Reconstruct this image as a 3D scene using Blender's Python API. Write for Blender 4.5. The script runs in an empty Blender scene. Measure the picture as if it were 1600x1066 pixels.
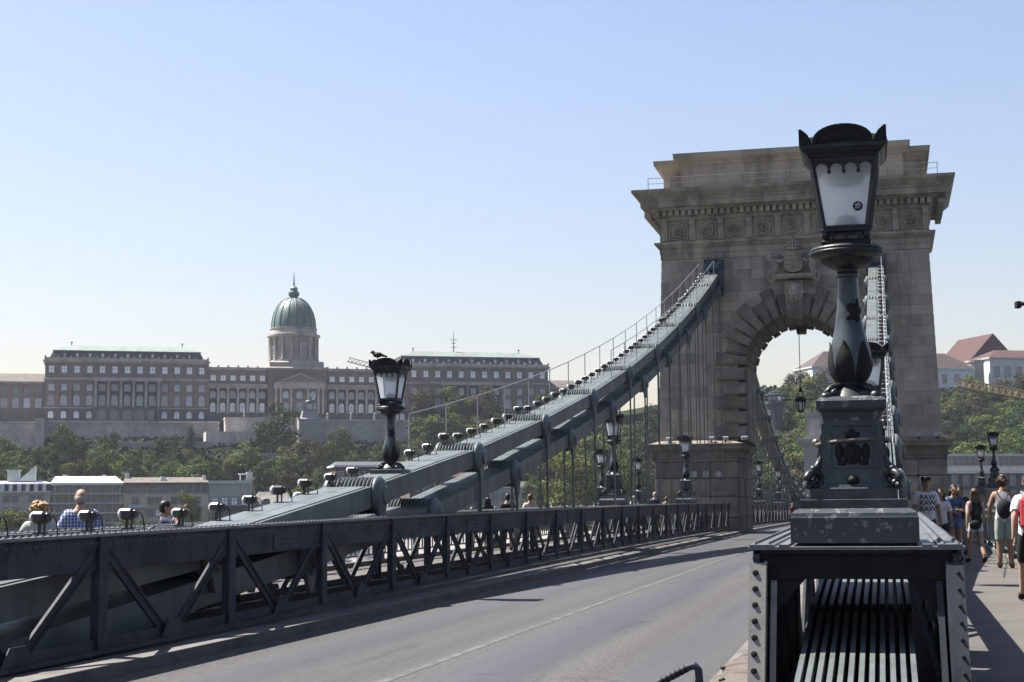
import bpy, math, random
from mathutils import Vector, Matrix
random.seed(7)
D = bpy.data
scene = bpy.context.scene
COL = scene.collection

# ------------------------------------------------------------------ camera
EYE = Vector((0.0, 0.0, 1.65))
YAW, PITCH, ROLL, FPX = 0.2355, 0.1059, 0.0089, 2430.0
cF = Vector((-math.sin(YAW) * math.cos(PITCH), math.cos(YAW) * math.cos(PITCH), math.sin(PITCH)))
cR0 = Vector((math.cos(YAW), math.sin(YAW), 0))
cU0 = cR0.cross(cF)
cR = cR0 * math.cos(ROLL) - cU0 * math.sin(ROLL)
cU = cR0 * math.sin(ROLL) + cU0 * math.cos(ROLL)
cam_data = D.cameras.new('camera')
cam_data.sensor_width = 36.0
cam_data.lens = FPX / 1600 * 36
cam_data.clip_start = 0.1
cam_data.clip_end = 20000
cam = D.objects.new('camera', cam_data)
COL.objects.link(cam)
cam.matrix_world = Matrix(((cR.x, cU.x, -cF.x, EYE.x), (cR.y, cU.y, -cF.y, EYE.y), (cR.z, cU.z, -cF.z, EYE.z), (0, 0, 0, 1)))
scene.camera = cam

# ------------------------------------------------------------------ sky, sun, exposure
HAZE = 0.00007
SUN_TO = Vector((-0.60, 0.10, 1.0)).normalized()
world = D.worlds.new('World')
scene.world = world
world.use_nodes = True
wn = world.node_tree
for n in list(wn.nodes):
    wn.nodes.remove(n)
sky = wn.nodes.new('ShaderNodeTexSky')
sky.sky_type = 'NISHITA'
sky.sun_disc = False
sky.sun_elevation = math.asin(SUN_TO.z)
sky.sun_rotation = math.atan2(SUN_TO.x, SUN_TO.y)
sky.altitude = 100
sky.air_density = 1.5
sky.dust_density = 1.5
sky.ozone_density = 4.0
bg = wn.nodes.new('ShaderNodeBackground')
bg.inputs['Strength'].default_value = 0.05
wo = wn.nodes.new('ShaderNodeOutputWorld')
tint = wn.nodes.new('ShaderNodeMix'); tint.data_type = 'RGBA'; tint.blend_type = 'MULTIPLY'; tint.inputs[0].default_value = 1.0
tint.inputs[7].default_value = (1.06, 0.915, 0.95, 1)      # the photograph's white balance, the same over the whole sky
wn.links.new(sky.outputs['Color'], tint.inputs[6])
wn.links.new(tint.outputs[2], bg.inputs['Color'])
wn.links.new(bg.outputs['Background'], wo.inputs['Surface'])
sun_data = D.lights.new('sun', 'SUN')
sun_data.energy = 5.0
sun_data.angle = math.radians(0.53)
sun_data.color = (1.0, 0.955, 0.88)
sun = D.objects.new('sun', sun_data)
COL.objects.link(sun)
sun.rotation_euler = SUN_TO.to_track_quat('Z', 'Y').to_euler()
scene.view_settings.view_transform = 'Standard'
scene.view_settings.look = 'None'
scene.view_settings.exposure = 1.82
scene.view_settings.gamma = 1.0
scene.view_settings.use_curve_mapping = False
try:
    scene.cycles.max_bounces = 8
    scene.cycles.transparent_max_bounces = 12
    scene.cycles.volume_bounces = 0
    scene.cycles.use_denoising = True
except Exception:
    pass

# ------------------------------------------------------------------ helpers
def at(px, py, dist):
    """point that lies dist metres in front of the camera along a line of sight (survey of the photograph, 1600 px wide)"""
    return EYE + (cF + cR * ((px - 800) / FPX) + cU * ((533 - py) / FPX)) * dist

def tag(o, label=None, cat=None, group=None, kind=None):
    if label: o['label'] = label
    if cat: o['category'] = cat
    if group: o['group'] = group
    if kind: o['kind'] = kind
    return o

def empty(name, loc=(0, 0, 0), rz=0.0, label=None, cat=None, group=None, parent=None):
    o = D.objects.new(name, None)
    COL.objects.link(o)
    o.location = loc
    o.rotation_euler = (0, 0, rz)
    o.empty_display_size = 0.2
    if parent: o.parent = parent
    return tag(o, label, cat, group)

def put(name, me, mat=None, parent=None, loc=None, rot=None, scale=None):
    o = D.objects.new(name, me)
    COL.objects.link(o)
    if parent: o.parent = parent
    if loc is not None: o.location = loc
    if rot is not None: o.rotation_euler = rot
    if scale is not None: o.scale = scale
    if mat is not None and len(me.materials) == 0: me.materials.append(mat)
    return o

def copy_tree(o, parent=None):
    c = o.copy()
    COL.objects.link(c)
    c.parent = parent
    for ch in list(o.children):
        copy_tree(ch, c)
    return c

class MB:
    def __init__(s):
        s.v = []; s.f = []; s.m = []
    def add(s, vs, fs, mi=0):
        b = len(s.v)
        s.v += [tuple(v) for v in vs]
        for f in fs:
            s.f.append(tuple(i + b for i in f)); s.m.append(mi)
        return s
    def box(s, x0, x1, y0, y1, z0, z1, mi=0):
        return s.add([(x0, y0, z0), (x1, y0, z0), (x1, y1, z0), (x0, y1, z0), (x0, y0, z1), (x1, y0, z1), (x1, y1, z1), (x0, y1, z1)],
                     [(0, 3, 2, 1), (4, 5, 6, 7), (0, 1, 5, 4), (1, 2, 6, 5), (2, 3, 7, 6), (3, 0, 4, 7)], mi)
    def cbox(s, x0, x1, y0, y1, z0, z1, c, mi=0):
        """box with chamfered edges (12 + 6 + corner faces)"""
        X = (x0, x1); Y = (y0, y1); Z = (z0, z1)
        vs = []; idx = {}
        for i in (0, 1):
            for j in (0, 1):
                for k in (0, 1):
                    sx = c if i == 0 else -c; sy = c if j == 0 else -c; sz = c if k == 0 else -c
                    idx[i, j, k, 0] = len(vs); vs.append((X[i], Y[j] + sy, Z[k] + sz))
                    idx[i, j, k, 1] = len(vs); vs.append((X[i] + sx, Y[j], Z[k] + sz))
                    idx[i, j, k, 2] = len(vs); vs.append((X[i] + sx, Y[j] + sy, Z[k]))
        fs = []
        for i in (0, 1):
            q = [idx[i, 0, 0, 0], idx[i, 1, 0, 0], idx[i, 1, 1, 0], idx[i, 0, 1, 0]]; fs.append(q if i else q[::-1])
            q = [idx[0, i, 0, 1], idx[1, i, 0, 1], idx[1, i, 1, 1], idx[0, i, 1, 1]]; fs.append(q[::-1] if i else q)
            q = [idx[0, 0, i, 2], idx[1, 0, i, 2], idx[1, 1, i, 2], idx[0, 1, i, 2]]; fs.append(q if i else q[::-1])
        for a in (0, 1):
            for b in (0, 1):
                q = [idx[0, a, b, 1], idx[1, a, b, 1], idx[1, a, b, 2], idx[0, a, b, 2]]; fs.append(q if (a == b) else q[::-1])
                q = [idx[a, 0, b, 0], idx[a, 1, b, 0], idx[a, 1, b, 2], idx[a, 0, b, 2]]; fs.append(q[::-1] if (a == b) else q)
                q = [idx[a, b, 0, 0], idx[a, b, 1, 0], idx[a, b, 1, 1], idx[a, b, 0, 1]]; fs.append(q if (a == b) else q[::-1])
        for i in (0, 1):
            for j in (0, 1):
                for k in (0, 1):
                    q = [idx[i, j, k, 0], idx[i, j, k, 1], idx[i, j, k, 2]]; fs.append(q if (i + j + k) % 2 else q[::-1])
        return s.add(vs, fs, mi)
    def beam(s, p, q, w, h, up=(0, 0, 1), mi=0):
        p = Vector(p); q = Vector(q); d = (q - p).normalized(); up = Vector(up)
        if abs(d.dot(up)) > 0.999: up = Vector((1, 0, 0))
        a = d.cross(up).normalized() * (w / 2); b = a.cross(d).normalized() * (h / 2)
        vs = [p - a - b, p + a - b, p + a + b, p - a + b, q - a - b, q + a - b, q + a + b, q - a + b]
        return s.add(vs, [(0, 1, 2, 3), (7, 6, 5, 4), (0, 4, 5, 1), (1, 5, 6, 2), (2, 6, 7, 3), (3, 7, 4, 0)], mi)
    def tube(s, pts, r, n=8, mi=0, cap=True):
        pts = [Vector(p) for p in pts]
        rs = r if isinstance(r, (list, tuple)) else [r] * len(pts)
        b = len(s.v); ref = None
        for i, p in enumerate(pts):
            d = (pts[min(i + 1, len(pts) - 1)] - pts[max(i - 1, 0)]).normalized()
            if ref is None or abs(ref.dot(d)) > 0.98:
                ref = Vector((0, 0, 1)) if abs(d.z) < 0.9 else Vector((1, 0, 0))
            a = d.cross(ref).normalized(); c = a.cross(d).normalized(); ref = c
            for k in range(n):
                t = 2 * math.pi * k / n
                s.v.append(tuple(p + (a * math.cos(t) + c * math.sin(t)) * rs[i]))
        for i in range(len(pts) - 1):
            for k in range(n):
                k2 = (k + 1) % n
                s.f.append((b + i * n + k, b + i * n + k2, b + (i + 1) * n + k2, b + (i + 1) * n + k)); s.m.append(mi)
        if cap:
            s.f.append(tuple(b + k for k in range(n))[::-1]); s.m.append(mi)
            s.f.append(tuple(b + (len(pts) - 1) * n + k for k in range(n))); s.m.append(mi)
        return s
    def lathe(s, prof, n=16, c=(0, 0, 0), axis='z', mi=0, phase=0.0, flute=None):
        b = len(s.v); m = len(prof)
        for r, z in prof:
            for k in range(n):
                t = 2 * math.pi * k / n + phase
                rr = r * (flute(t, z) if flute else 1)
                x, y = rr * math.cos(t), rr * math.sin(t)
                p = (x, y, z) if axis == 'z' else ((z, x, y) if axis == 'x' else (y, z, x))
                s.v.append((c[0] + p[0], c[1] + p[1], c[2] + p[2]))
        for i in range(m - 1):
            for k in range(n):
                k2 = (k + 1) % n
                s.f.append((b + i * n + k, b + i * n + k2, b + (i + 1) * n + k2, b + (i + 1) * n + k)); s.m.append(mi)
        s.f.append(tuple(b + k for k in range(n))[::-1]); s.m.append(mi)
        s.f.append(tuple(b + (m - 1) * n + k for k in range(n))); s.m.append(mi)
        return s
    def sq(s, prof, c=(0, 0, 0), mi=0, ry=1.0):
        """square lathe: half width, z"""
        b = len(s.v); m = len(prof)
        for r, z in prof:
            for sx, sy in ((-1, -1), (1, -1), (1, 1), (-1, 1)):
                s.v.append((c[0] + sx * r, c[1] + sy * r * ry, c[2] + z))
        for i in range(m - 1):
            for k in range(4):
                k2 = (k + 1) % 4
                s.f.append((b + i * 4 + k, b + i * 4 + k2, b + (i + 1) * 4 + k2, b + (i + 1) * 4 + k)); s.m.append(mi)
        s.f.append((b + 3, b + 2, b + 1, b)); s.m.append(mi)
        t = b + (m - 1) * 4
        s.f.append((t, t + 1, t + 2, t + 3)); s.m.append(mi)
        return s
    def rect_loft(s, rects, mi=0, caps=True):
        """rects: list of (x0,x1,y0,y1,z)"""
        b = len(s.v)
        for x0, x1, y0, y1, z in rects:
            s.v += [(x0, y0, z), (x1, y0, z), (x1, y1, z), (x0, y1, z)]
        for i in range(len(rects) - 1):
            for k in range(4):
                k2 = (k + 1) % 4
                s.f.append((b + i * 4 + k, b + i * 4 + k2, b + (i + 1) * 4 + k2, b + (i + 1) * 4 + k)); s.m.append(mi)
        if caps:
            s.f.append((b + 3, b + 2, b + 1, b)); s.m.append(mi)
            t = b + (len(rects) - 1) * 4
            s.f.append((t, t + 1, t + 2, t + 3)); s.m.append(mi)
        return s
    def prism(s, poly, a, b_, plane='xz', mi=0):
        """poly in a plane extruded between a and b_ along the third axis (poly counter-clockwise)"""
        n = len(poly)
        def P(u, v, w):
            return (u, w, v) if plane == 'xz' else ((w, u, v) if plane == 'yz' else (u, v, w))
        vs = [P(u, v, a) for u, v in poly] + [P(u, v, b_) for u, v in poly]
        fs = [tuple(range(n)), tuple(range(2 * n - 1, n - 1, -1))]
        for i in range(n):
            j = (i + 1) % n
            fs.append((i, n + i, n + j, j))
        if plane != 'xz': fs = [tuple(reversed(f)) for f in fs]
        return s.add(vs, fs, mi)
    def ball(s, c, r, n=10, m=6, mi=0, jit=0.0, rnd=random):
        rx, ry, rz = r if isinstance(r, (tuple, list)) else (r, r, r)
        b = len(s.v)
        for i in range(m + 1):
            ph = math.pi * i / m
            for k in range(n):
                t = 2 * math.pi * k / n
                j = 1 + (rnd.uniform(-jit, jit) if jit else 0)
                s.v.append((c[0] + rx * j * math.sin(ph) * math.cos(t), c[1] + ry * j * math.sin(ph) * math.sin(t), c[2] - rz * j * math.cos(ph)))
        for i in range(m):
            for k in range(n):
                k2 = (k + 1) % n
                s.f.append((b + i * n + k, b + i * n + k2, b + (i + 1) * n + k2, b + (i + 1) * n + k)); s.m.append(mi)
        return s
    def xf(s, M, start=0):
        for i in range(start, len(s.v)):
            s.v[i] = tuple(M @ Vector(s.v[i]))
        return s
    def mesh(s, name, mats=None, smooth=False, angle=None):
        me = D.meshes.new(name)
        me.from_pydata(s.v, [], s.f)
        if mats is not None:
            for m in (mats if isinstance(mats, (list, tuple)) else [mats]): me.materials.append(m)
            if len(me.materials) > 1: me.polygons.foreach_set('material_index', s.m)
        if smooth: me.shade_smooth()
        me.update()
        if smooth and angle:
            try: me.set_sharp_from_angle(angle=angle)
            except Exception: pass
        return me
    def build(s, name, mats=None, parent=None, smooth=False, loc=None, rot=None, scale=None, angle=math.radians(40)):
        return put(name, s.mesh(name, mats, smooth, angle), None, parent, loc, rot, scale)

# ------------------------------------------------------------------ materials
K = 0.46
def mat(name, col, rough=0.6, metal=0.0, var=0.25, scale=3.0, bump=0.15, bscale=40.0, rnd=0.0, col2=None, thr=(0.45, 0.62), streak=False, spec=0.5, fine=0.1):
    """painted / stone / mineral surface: base colour broken by two noises (stains + grain), relief from a bump"""
    col = tuple(c * K for c in col); col2 = tuple(c * K for c in col2) if col2 else None
    m = D.materials.new(name)
    m.use_nodes = True
    nt = m.node_tree; N = nt.nodes; L = nt.links
    b = N['Principled BSDF']
    b.inputs['Roughness'].default_value = rough
    b.inputs['Metallic'].default_value = metal
    b.inputs['Specular IOR Level'].default_value = spec
    tc = N.new('ShaderNodeTexCoord')
    geo = tc.outputs['Object']
    if rnd:
        oi = N.new('ShaderNodeObjectInfo')
        ad = N.new('ShaderNodeVectorMath'); ad.operation = 'MULTIPLY_ADD'
        L.new(oi.outputs['Random'], ad.inputs[0]); ad.inputs[1].default_value = (37, 53, 71); L.new(geo, ad.inputs[2])
        geo = ad.outputs[0]
    mp = N.new('ShaderNodeMapping')
    if streak: mp.inputs['Scale'].default_value = (1, 1, 0.22)
    L.new(geo, mp.inputs['Vector'])
    n1 = N.new('ShaderNodeTexNoise'); n1.inputs['Scale'].default_value = scale; n1.inputs['Detail'].default_value = 6; n1.inputs['Roughness'].default_value = 0.62
    n2 = N.new('ShaderNodeTexNoise'); n2.inputs['Scale'].default_value = bscale; n2.inputs['Detail'].default_value = 3
    L.new(mp.outputs[0], n1.inputs['Vector']); L.new(geo, n2.inputs['Vector'])
    r1 = N.new('ShaderNodeMapRange'); r1.inputs[1].default_value = thr[0]; r1.inputs[2].default_value = thr[1]
    L.new(n1.outputs['Fac'], r1.inputs[0])
    mx = N.new('ShaderNodeMix'); mx.data_type = 'RGBA'
    c2 = col2 if col2 else tuple(c * (1 - var) for c in col)
    mx.inputs[6].default_value = (*col, 1); mx.inputs[7].default_value = (*c2, 1)
    L.new(r1.outputs[0], mx.inputs[0])
    out = mx.outputs[2]
    hs = N.new('ShaderNodeHueSaturation')
    L.new(out, hs.inputs['Color'])
    mr = N.new('ShaderNodeMapRange'); mr.inputs[3].default_value = 1 - fine; mr.inputs[4].default_value = 1 + fine
    L.new(n2.outputs['Fac'], mr.inputs[0])
    val = mr.outputs[0]
    if rnd:
        m2 = N.new('ShaderNodeMapRange'); m2.inputs[3].default_value = 1 - rnd; m2.inputs[4].default_value = 1 + rnd
        L.new(oi.outputs['Random'], m2.inputs[0])
        mu = N.new('ShaderNodeMath'); mu.operation = 'MULTIPLY'
        L.new(val, mu.inputs[0]); L.new(m2.outputs[0], mu.inputs[1]); val = mu.outputs[0]
    L.new(val, hs.inputs['Value'])
    L.new(hs.outputs[0], b.inputs['Base Color'])
    if bump:
        bp = N.new('ShaderNodeBump'); bp.inputs['Strength'].default_value = bump; bp.inputs['Distance'].default_value = 0.02
        L.new(n2.outputs['Fac'], bp.inputs['Height']); L.new(bp.outputs[0], b.inputs['Normal'])
    rr = N.new('ShaderNodeMapRange'); rr.inputs[3].default_value = max(0.02, rough - 0.12); rr.inputs[4].default_value = min(1, rough + 0.12)
    L.new(n1.outputs['Fac'], rr.inputs[0]); L.new(rr.outputs[0], b.inputs['Roughness'])
    return m

M = {}
M['chain'] = mat('grey_green_paint', (0.165, 0.194, 0.196), 0.5, 0, 0.3, 1.6, 0.06, 60, streak=True, spec=0.35)
M['truss'] = mat('dark_bridge_paint', (0.066, 0.078, 0.097), 0.62, 0, 0.4, 2.0, 0.08, 60, col2=(0.04, 0.045, 0.053), spec=0.16)
M['plate'] = mat('worn_plate_paint', (0.19, 0.2, 0.205), 0.38, 0, 0.35, 3.0, 0.06, 50)
M['lamp'] = mat('lamp_iron_paint', (0.035, 0.042, 0.048), 0.42, 0, 0.45, 5.0, 0.12, 60, spec=0.3)
M['lampcol'] = mat('lamp_column_paint', (0.075, 0.092, 0.10), 0.33, 0, 0.4, 5.0, 0.1, 50, spec=0.35)
M['lampworn'] = mat('chipped_base_paint', (0.075, 0.09, 0.106), 0.42, 0, 0, 15.0, 0.2, 70, col2=(0.26, 0.27, 0.27), thr=(0.575, 0.60), spec=0.25)
M['black'] = mat('black_iron', (0.018, 0.018, 0.02), 0.65, 0, 0.3, 8, 0.1, 60, spec=0.2)
M['flood'] = mat('floodlight_body', (0.03, 0.03, 0.032), 0.45, 0, 0.3, 8, 0.05, 60)
M['floodglass'] = mat('floodlight_front', (1.1, 1.1, 1.08), 0.25, 0, 0.2, 8, 0.0, 60)
M['wire'] = mat('galvanised_wire', (0.5, 0.51, 0.53), 0.45, 0.3, 0.2, 8, 0, 60)
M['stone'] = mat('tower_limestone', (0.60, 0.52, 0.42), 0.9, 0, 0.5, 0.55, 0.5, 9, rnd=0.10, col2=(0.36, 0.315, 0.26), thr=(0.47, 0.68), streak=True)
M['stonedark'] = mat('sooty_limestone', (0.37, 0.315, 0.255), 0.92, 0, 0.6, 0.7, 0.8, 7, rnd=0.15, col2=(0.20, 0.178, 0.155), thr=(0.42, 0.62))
M['mortar'] = mat('tower_core', (0.10, 0.09, 0.08), 0.95, 0, 0.4, 0.6, 0.3, 8)
M['carve'] = mat('carved_limestone', (0.60, 0.525, 0.42), 0.9, 0, 0.5, 0.8, 0.3, 14, col2=(0.33, 0.285, 0.23), streak=True)
M['saddle'] = mat('blue_grey_saddle', (0.08, 0.13, 0.19), 0.45, 0, 0.3, 3, 0.05, 30)
M['kerb'] = mat('kerb_stone', (0.20, 0.185, 0.17), 0.85, 0, 0.4, 1.2, 0.4, 25)
M['walk'] = mat('walkway_asphalt', (0.125, 0.113, 0.10), 0.9, 0, 0.2, 0.8, 0.2, 90)
M['sand'] = mat('dusty_verge', (0.15, 0.122, 0.098), 0.95, 0, 0.6, 2.5, 0.9, 14)
M['endshade'] = mat('end_frame_shade_paint', (0.028, 0.029, 0.032), 0.75, 0, 0.3, 3.0, 0.1, 60, spec=0.1)  # near-black base colour paints in the shade on the truss end
M['flange'] = mat('sunlit_flange_paint', (0.34, 0.33, 0.30), 0.5, 0, 0.35, 4.0, 0.1, 50)  # lightened to paint in the sunlight on the left end post
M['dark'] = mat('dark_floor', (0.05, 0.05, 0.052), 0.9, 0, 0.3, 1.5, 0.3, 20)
M['whitebox'] = mat('white_box_paint', (0.55, 0.57, 0.6), 0.5, 0, 0.2, 6, 0.03, 40)

def asphalt():
    """worn deck: polished wheel tracks between coarse, grainy strips, darker repairs and fine grain"""
    m = D.materials.new('asphalt'); m.use_nodes = True
    nt = m.node_tree; N = nt.nodes; L = nt.links; b = N['Principled BSDF']; b.inputs['Specular IOR Level'].default_value = 0.3
    tc = N.new('ShaderNodeTexCoord'); sx = N.new('ShaderNodeSeparateXYZ'); L.new(tc.outputs['Object'], sx.inputs[0])
    def noise(scale, detail, sc=(1, 1, 1), rough=0.5):
        mp = N.new('ShaderNodeMapping'); mp.inputs['Scale'].default_value = sc; L.new(tc.outputs['Object'], mp.inputs[0])
        n = N.new('ShaderNodeTexNoise'); n.inputs['Scale'].default_value = scale; n.inputs['Detail'].default_value = detail; n.inputs['Roughness'].default_value = rough; L.new(mp.outputs[0], n.inputs['Vector']); return n.outputs['Fac']
    def math_(op, x, y=None, z=None):
        n = N.new('ShaderNodeMath'); n.operation = op
        for k, v in enumerate((x, y, z)):
            if v is None: continue
            if isinstance(v, (int, float)): n.inputs[k].default_value = v
            else: L.new(v, n.inputs[k])
        return n.outputs[0]
    wob = math_('MULTIPLY_ADD', noise(0.10, 2), 0.9, -0.45)
    pos = math_('MULTIPLY_ADD', math_('ADD', sx.outputs[0], wob), 1 / 6.6, 8.25 / 6.6)
    ramp = N.new('ShaderNodeValToRGB'); L.new(pos, ramp.inputs[0]); cr = ramp.color_ramp
    for q, v in ((0.0, 0.1), (0.10, 0.15), (0.17, 0.9), (0.24, 0.85), (0.30, 0.25), (0.36, 0.55), (0.42, 0.3), (0.49, 0.15), (0.55, 0.85), (0.65, 1.0), (0.70, 0.35), (0.74, 0.05), (0.80, 0.1), (0.855, 0.8), (0.91, 0.75), (0.96, 0.2)):
        e = cr.elements.new(q); e.color = (v, v, v, 1)
    trk = ramp.outputs[0]
    grain = noise(17, 5, rough=0.8); fine_ = noise(170, 2); patch = noise(0.22, 5, (1.6, 0.25, 1)); long_ = noise(1.5, 4, (1.2, 0.02, 1))
    mx = N.new('ShaderNodeMix'); mx.data_type = 'RGBA'; mx.inputs[6].default_value = (0.0430, 0.0415, 0.0390, 1); mx.inputs[7].default_value = (0.0325, 0.0340, 0.0398, 1); L.new(trk, mx.inputs[0])
    amp = math_('MULTIPLY_ADD', trk, -0.75, 1.0)
    g1 = math_('MULTIPLY_ADD', math_('MULTIPLY', math_('SUBTRACT', grain, 0.5), amp), 3.6, 1.0)
    g2 = math_('MULTIPLY_ADD', math_('SUBTRACT', fine_, 0.5), 0.9, g1)
    g3 = math_('MULTIPLY', g2, math_('MULTIPLY_ADD', patch, 0.55, 0.72)); g4 = math_('MULTIPLY', g3, math_('MULTIPLY_ADD', long_, 0.9, 0.55))
    # thin wandering cracks
    v = N.new('ShaderNodeTexVoronoi'); v.feature = 'DISTANCE_TO_EDGE'; v.inputs['Scale'].default_value = 0.45
    mp = N.new('ShaderNodeMapping'); mp.inputs['Scale'].default_value = (1, 0.35, 1); L.new(tc.outputs['Object'], mp.inputs[0])
    wv = N.new('ShaderNodeVectorMath'); wv.operation = 'MULTIPLY_ADD'; n3 = N.new('ShaderNodeTexNoise'); n3.inputs['Scale'].default_value = 2.0; L.new(tc.outputs['Object'], n3.inputs['Vector']); L.new(n3.outputs['Color'], wv.inputs[0]); wv.inputs[1].default_value = (0.5, 0.5, 0); L.new(mp.outputs[0], wv.inputs[2]); L.new(wv.outputs[0], v.inputs['Vector'])
    ck = N.new('ShaderNodeMapRange'); ck.inputs[1].default_value = 0.0; ck.inputs[2].default_value = 0.012; ck.inputs[3].default_value = 0.62; ck.inputs[4].default_value = 1.0; L.new(v.outputs['Distance'], ck.inputs[0])
    cm = N.new('ShaderNodeMapRange'); cm.inputs[1].default_value = 0.52; cm.inputs[2].default_value = 0.60; L.new(noise(0.35, 2), cm.inputs[0])
    ckm = math_('ADD', math_('MULTIPLY', math_('SUBTRACT', ck.outputs[0], 1.0), cm.outputs[0]), 1.0)
    g5 = math_('MULTIPLY', g4, ckm)
    hs = N.new('ShaderNodeHueSaturation'); L.new(mx.outputs[2], hs.inputs['Color']); L.new(g5, hs.inputs['Value']); L.new(hs.outputs[0], b.inputs['Base Color'])
    L.new(math_('MULTIPLY_ADD', trk, -0.22, 0.86), b.inputs['Roughness'])
    bp = N.new('ShaderNodeBump'); bp.inputs['Distance'].default_value = 0.012; L.new(math_('MULTIPLY', amp, 0.55), bp.inputs['Strength']); L.new(grain, bp.inputs['Height']); L.new(bp.outputs[0], b.inputs['Normal'])
    return m
M['road'] = asphalt()

def weather(m, scale, lo, hi, dark, rust=None, thr=(0.50, 0.68)):
    """run-off streaks and soot that cross the single pieces (world position), plus rust spots on iron"""
    nt = m.node_tree; N = nt.nodes; L = nt.links; b = N['Principled BSDF']; src = b.inputs['Base Color'].links[0].from_socket
    ge = N.new('ShaderNodeNewGeometry')
    def nz(sc, detail, s):
        mp = N.new('ShaderNodeMapping'); mp.inputs['Scale'].default_value = sc; L.new(ge.outputs['Position'], mp.inputs[0])
        n = N.new('ShaderNodeTexNoise'); n.inputs['Scale'].default_value = s; n.inputs['Detail'].default_value = detail; n.inputs['Roughness'].default_value = 0.65; L.new(mp.outputs[0], n.inputs['Vector']); return n.outputs['Fac']
    r = N.new('ShaderNodeMapRange'); r.inputs[1].default_value = thr[0]; r.inputs[2].default_value = thr[1]; r.inputs[3].default_value = hi; r.inputs[4].default_value = lo; L.new(nz(scale, 6, 1.0), r.inputs[0])
    r2 = N.new('ShaderNodeMapRange'); r2.inputs[1].default_value = 0.35; r2.inputs[2].default_value = 0.65; r2.inputs[3].default_value = 1 - dark; r2.inputs[4].default_value = 1 + dark; L.new(nz((1, 1, 1), 5, scale[0] * 0.45), r2.inputs[0])
    mu = N.new('ShaderNodeMath'); mu.operation = 'MULTIPLY'; L.new(r.outputs[0], mu.inputs[0]); L.new(r2.outputs[0], mu.inputs[1])
    hs = N.new('ShaderNodeHueSaturation'); L.new(src, hs.inputs['Color']); L.new(mu.outputs[0], hs.inputs['Value']); out = hs.outputs[0]
    if rust:
        r3 = N.new('ShaderNodeMapRange'); r3.inputs[1].default_value = 0.635; r3.inputs[2].default_value = 0.70; r3.inputs[4].default_value = 0.6; L.new(nz((1, 1, 0.55), 8, 4.5), r3.inputs[0])
        mx = N.new('ShaderNodeMix'); mx.data_type = 'RGBA'; L.new(r3.outputs[0], mx.inputs[0]); L.new(out, mx.inputs[6]); mx.inputs[7].default_value = (*rust, 1); out = mx.outputs[2]
    L.new(out, b.inputs['Base Color'])
weather(M['stone'], (0.75, 0.75, 0.10), 0.52, 1.06, 0.12)
weather(M['carve'], (0.9, 0.9, 0.22), 0.50, 1.06, 0.15)
weather(M['stonedark'], (0.7, 0.7, 0.25), 0.55, 1.1, 0.2)
weather(M['truss'], (5, 5, 0.8), 0.72, 1.1, 0.15, (0.030, 0.020, 0.014))
weather(M['chain'], (4, 4, 0.5), 0.74, 1.06, 0.10, (0.05, 0.040, 0.032))
weather(M['lampcol'], (9, 9, 1.5), 0.66, 1.12, 0.2, (0.022, 0.017, 0.014))
weather(M['plate'], (6, 1.5, 2), 0.70, 1.08, 0.15, (0.045, 0.032, 0.024))
def glass_milk():
    m = D.materials.new('frosted_lantern_glass'); m.use_nodes = True
    nt = m.node_tree; N = nt.nodes; L = nt.links
    for n in list(N): N.remove(n)
    o = N.new('ShaderNodeOutputMaterial'); t = N.new('ShaderNodeBsdfTranslucent'); d = N.new('ShaderNodeBsdfPrincipled')
    t.inputs['Color'].default_value = (0.88, 0.91, 0.95, 1)
    d.inputs['Base Color'].default_value = (0.7, 0.72, 0.75, 1); d.inputs['Roughness'].default_value = 0.2
    x = N.new('ShaderNodeMixShader'); x.inputs[0].default_value = 0.18
    g = N.new('ShaderNodeBsdfRefraction'); g.inputs['Roughness'].default_value = 0.24; g.inputs['IOR'].default_value = 1.01; g.inputs['Color'].default_value = (0.93, 0.95, 0.98, 1)
    x2 = N.new('ShaderNodeMixShader'); x2.inputs[0].default_value = 0.62
    L.new(t.outputs[0], x2.inputs[1]); L.new(g.outputs[0], x2.inputs[2])
    L.new(x2.outputs[0], x.inputs[1]); L.new(d.outputs[0], x.inputs[2]); L.new(x.outputs[0], o.inputs[0])
    return m
M['milk'] = glass_milk()

def lerp_table(tab):
    def f(y):
        if y <= tab[0][0]: return tab[0][1]
        for (a, b), (c, d) in zip(tab, tab[1:]):
            if y <= c:
                t = (y - a) / (c - a); return b + (d - b) * t
        return tab[-1][1]
    return f
def smooth_table(tab, w=5.0):
    f = lerp_table(tab)
    return lambda y: (f(y - w) + f(y - w / 2) + 2 * f(y) + f(y + w / 2) + f(y + w)) / 6
zt = smooth_table([(-40, -0.45), (0, -0.10), (16, 0.05), (27, 0.155), (45, 0.27), (66, 0.32), (90, 0.32), (130, 0.18), (200, -0.2), (320, -1.2)])     # foot of the trusses
zr = smooth_table([(-40, -0.45), (0, -0.20), (16, -0.13), (55, -0.04), (90, 0.0), (130, -0.06), (200, -0.35), (320, -1.3)])                         # road
ztop = smooth_table([(-40, 0.9), (0, 1.19), (12, 1.33), (16, 1.36), (27, 1.475), (45, 1.58), (66, 1.69), (90, 1.73), (130, 1.62), (200, 1.2), (320, 0.2)])  # top of the truss plate
XM = -4.87          # centre line of the bridge
TC = 4.61           # truss and chain axis off the centre line
ORD = ['first', 'second', 'third', 'fourth', 'fifth', 'sixth', 'seventh', 'eighth', 'ninth', 'tenth', 'eleventh', 'twelfth', 'thirteenth', 'fourteenth', 'fifteenth', 'sixteenth', 'seventeenth', 'eighteenth', 'nineteenth']
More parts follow.
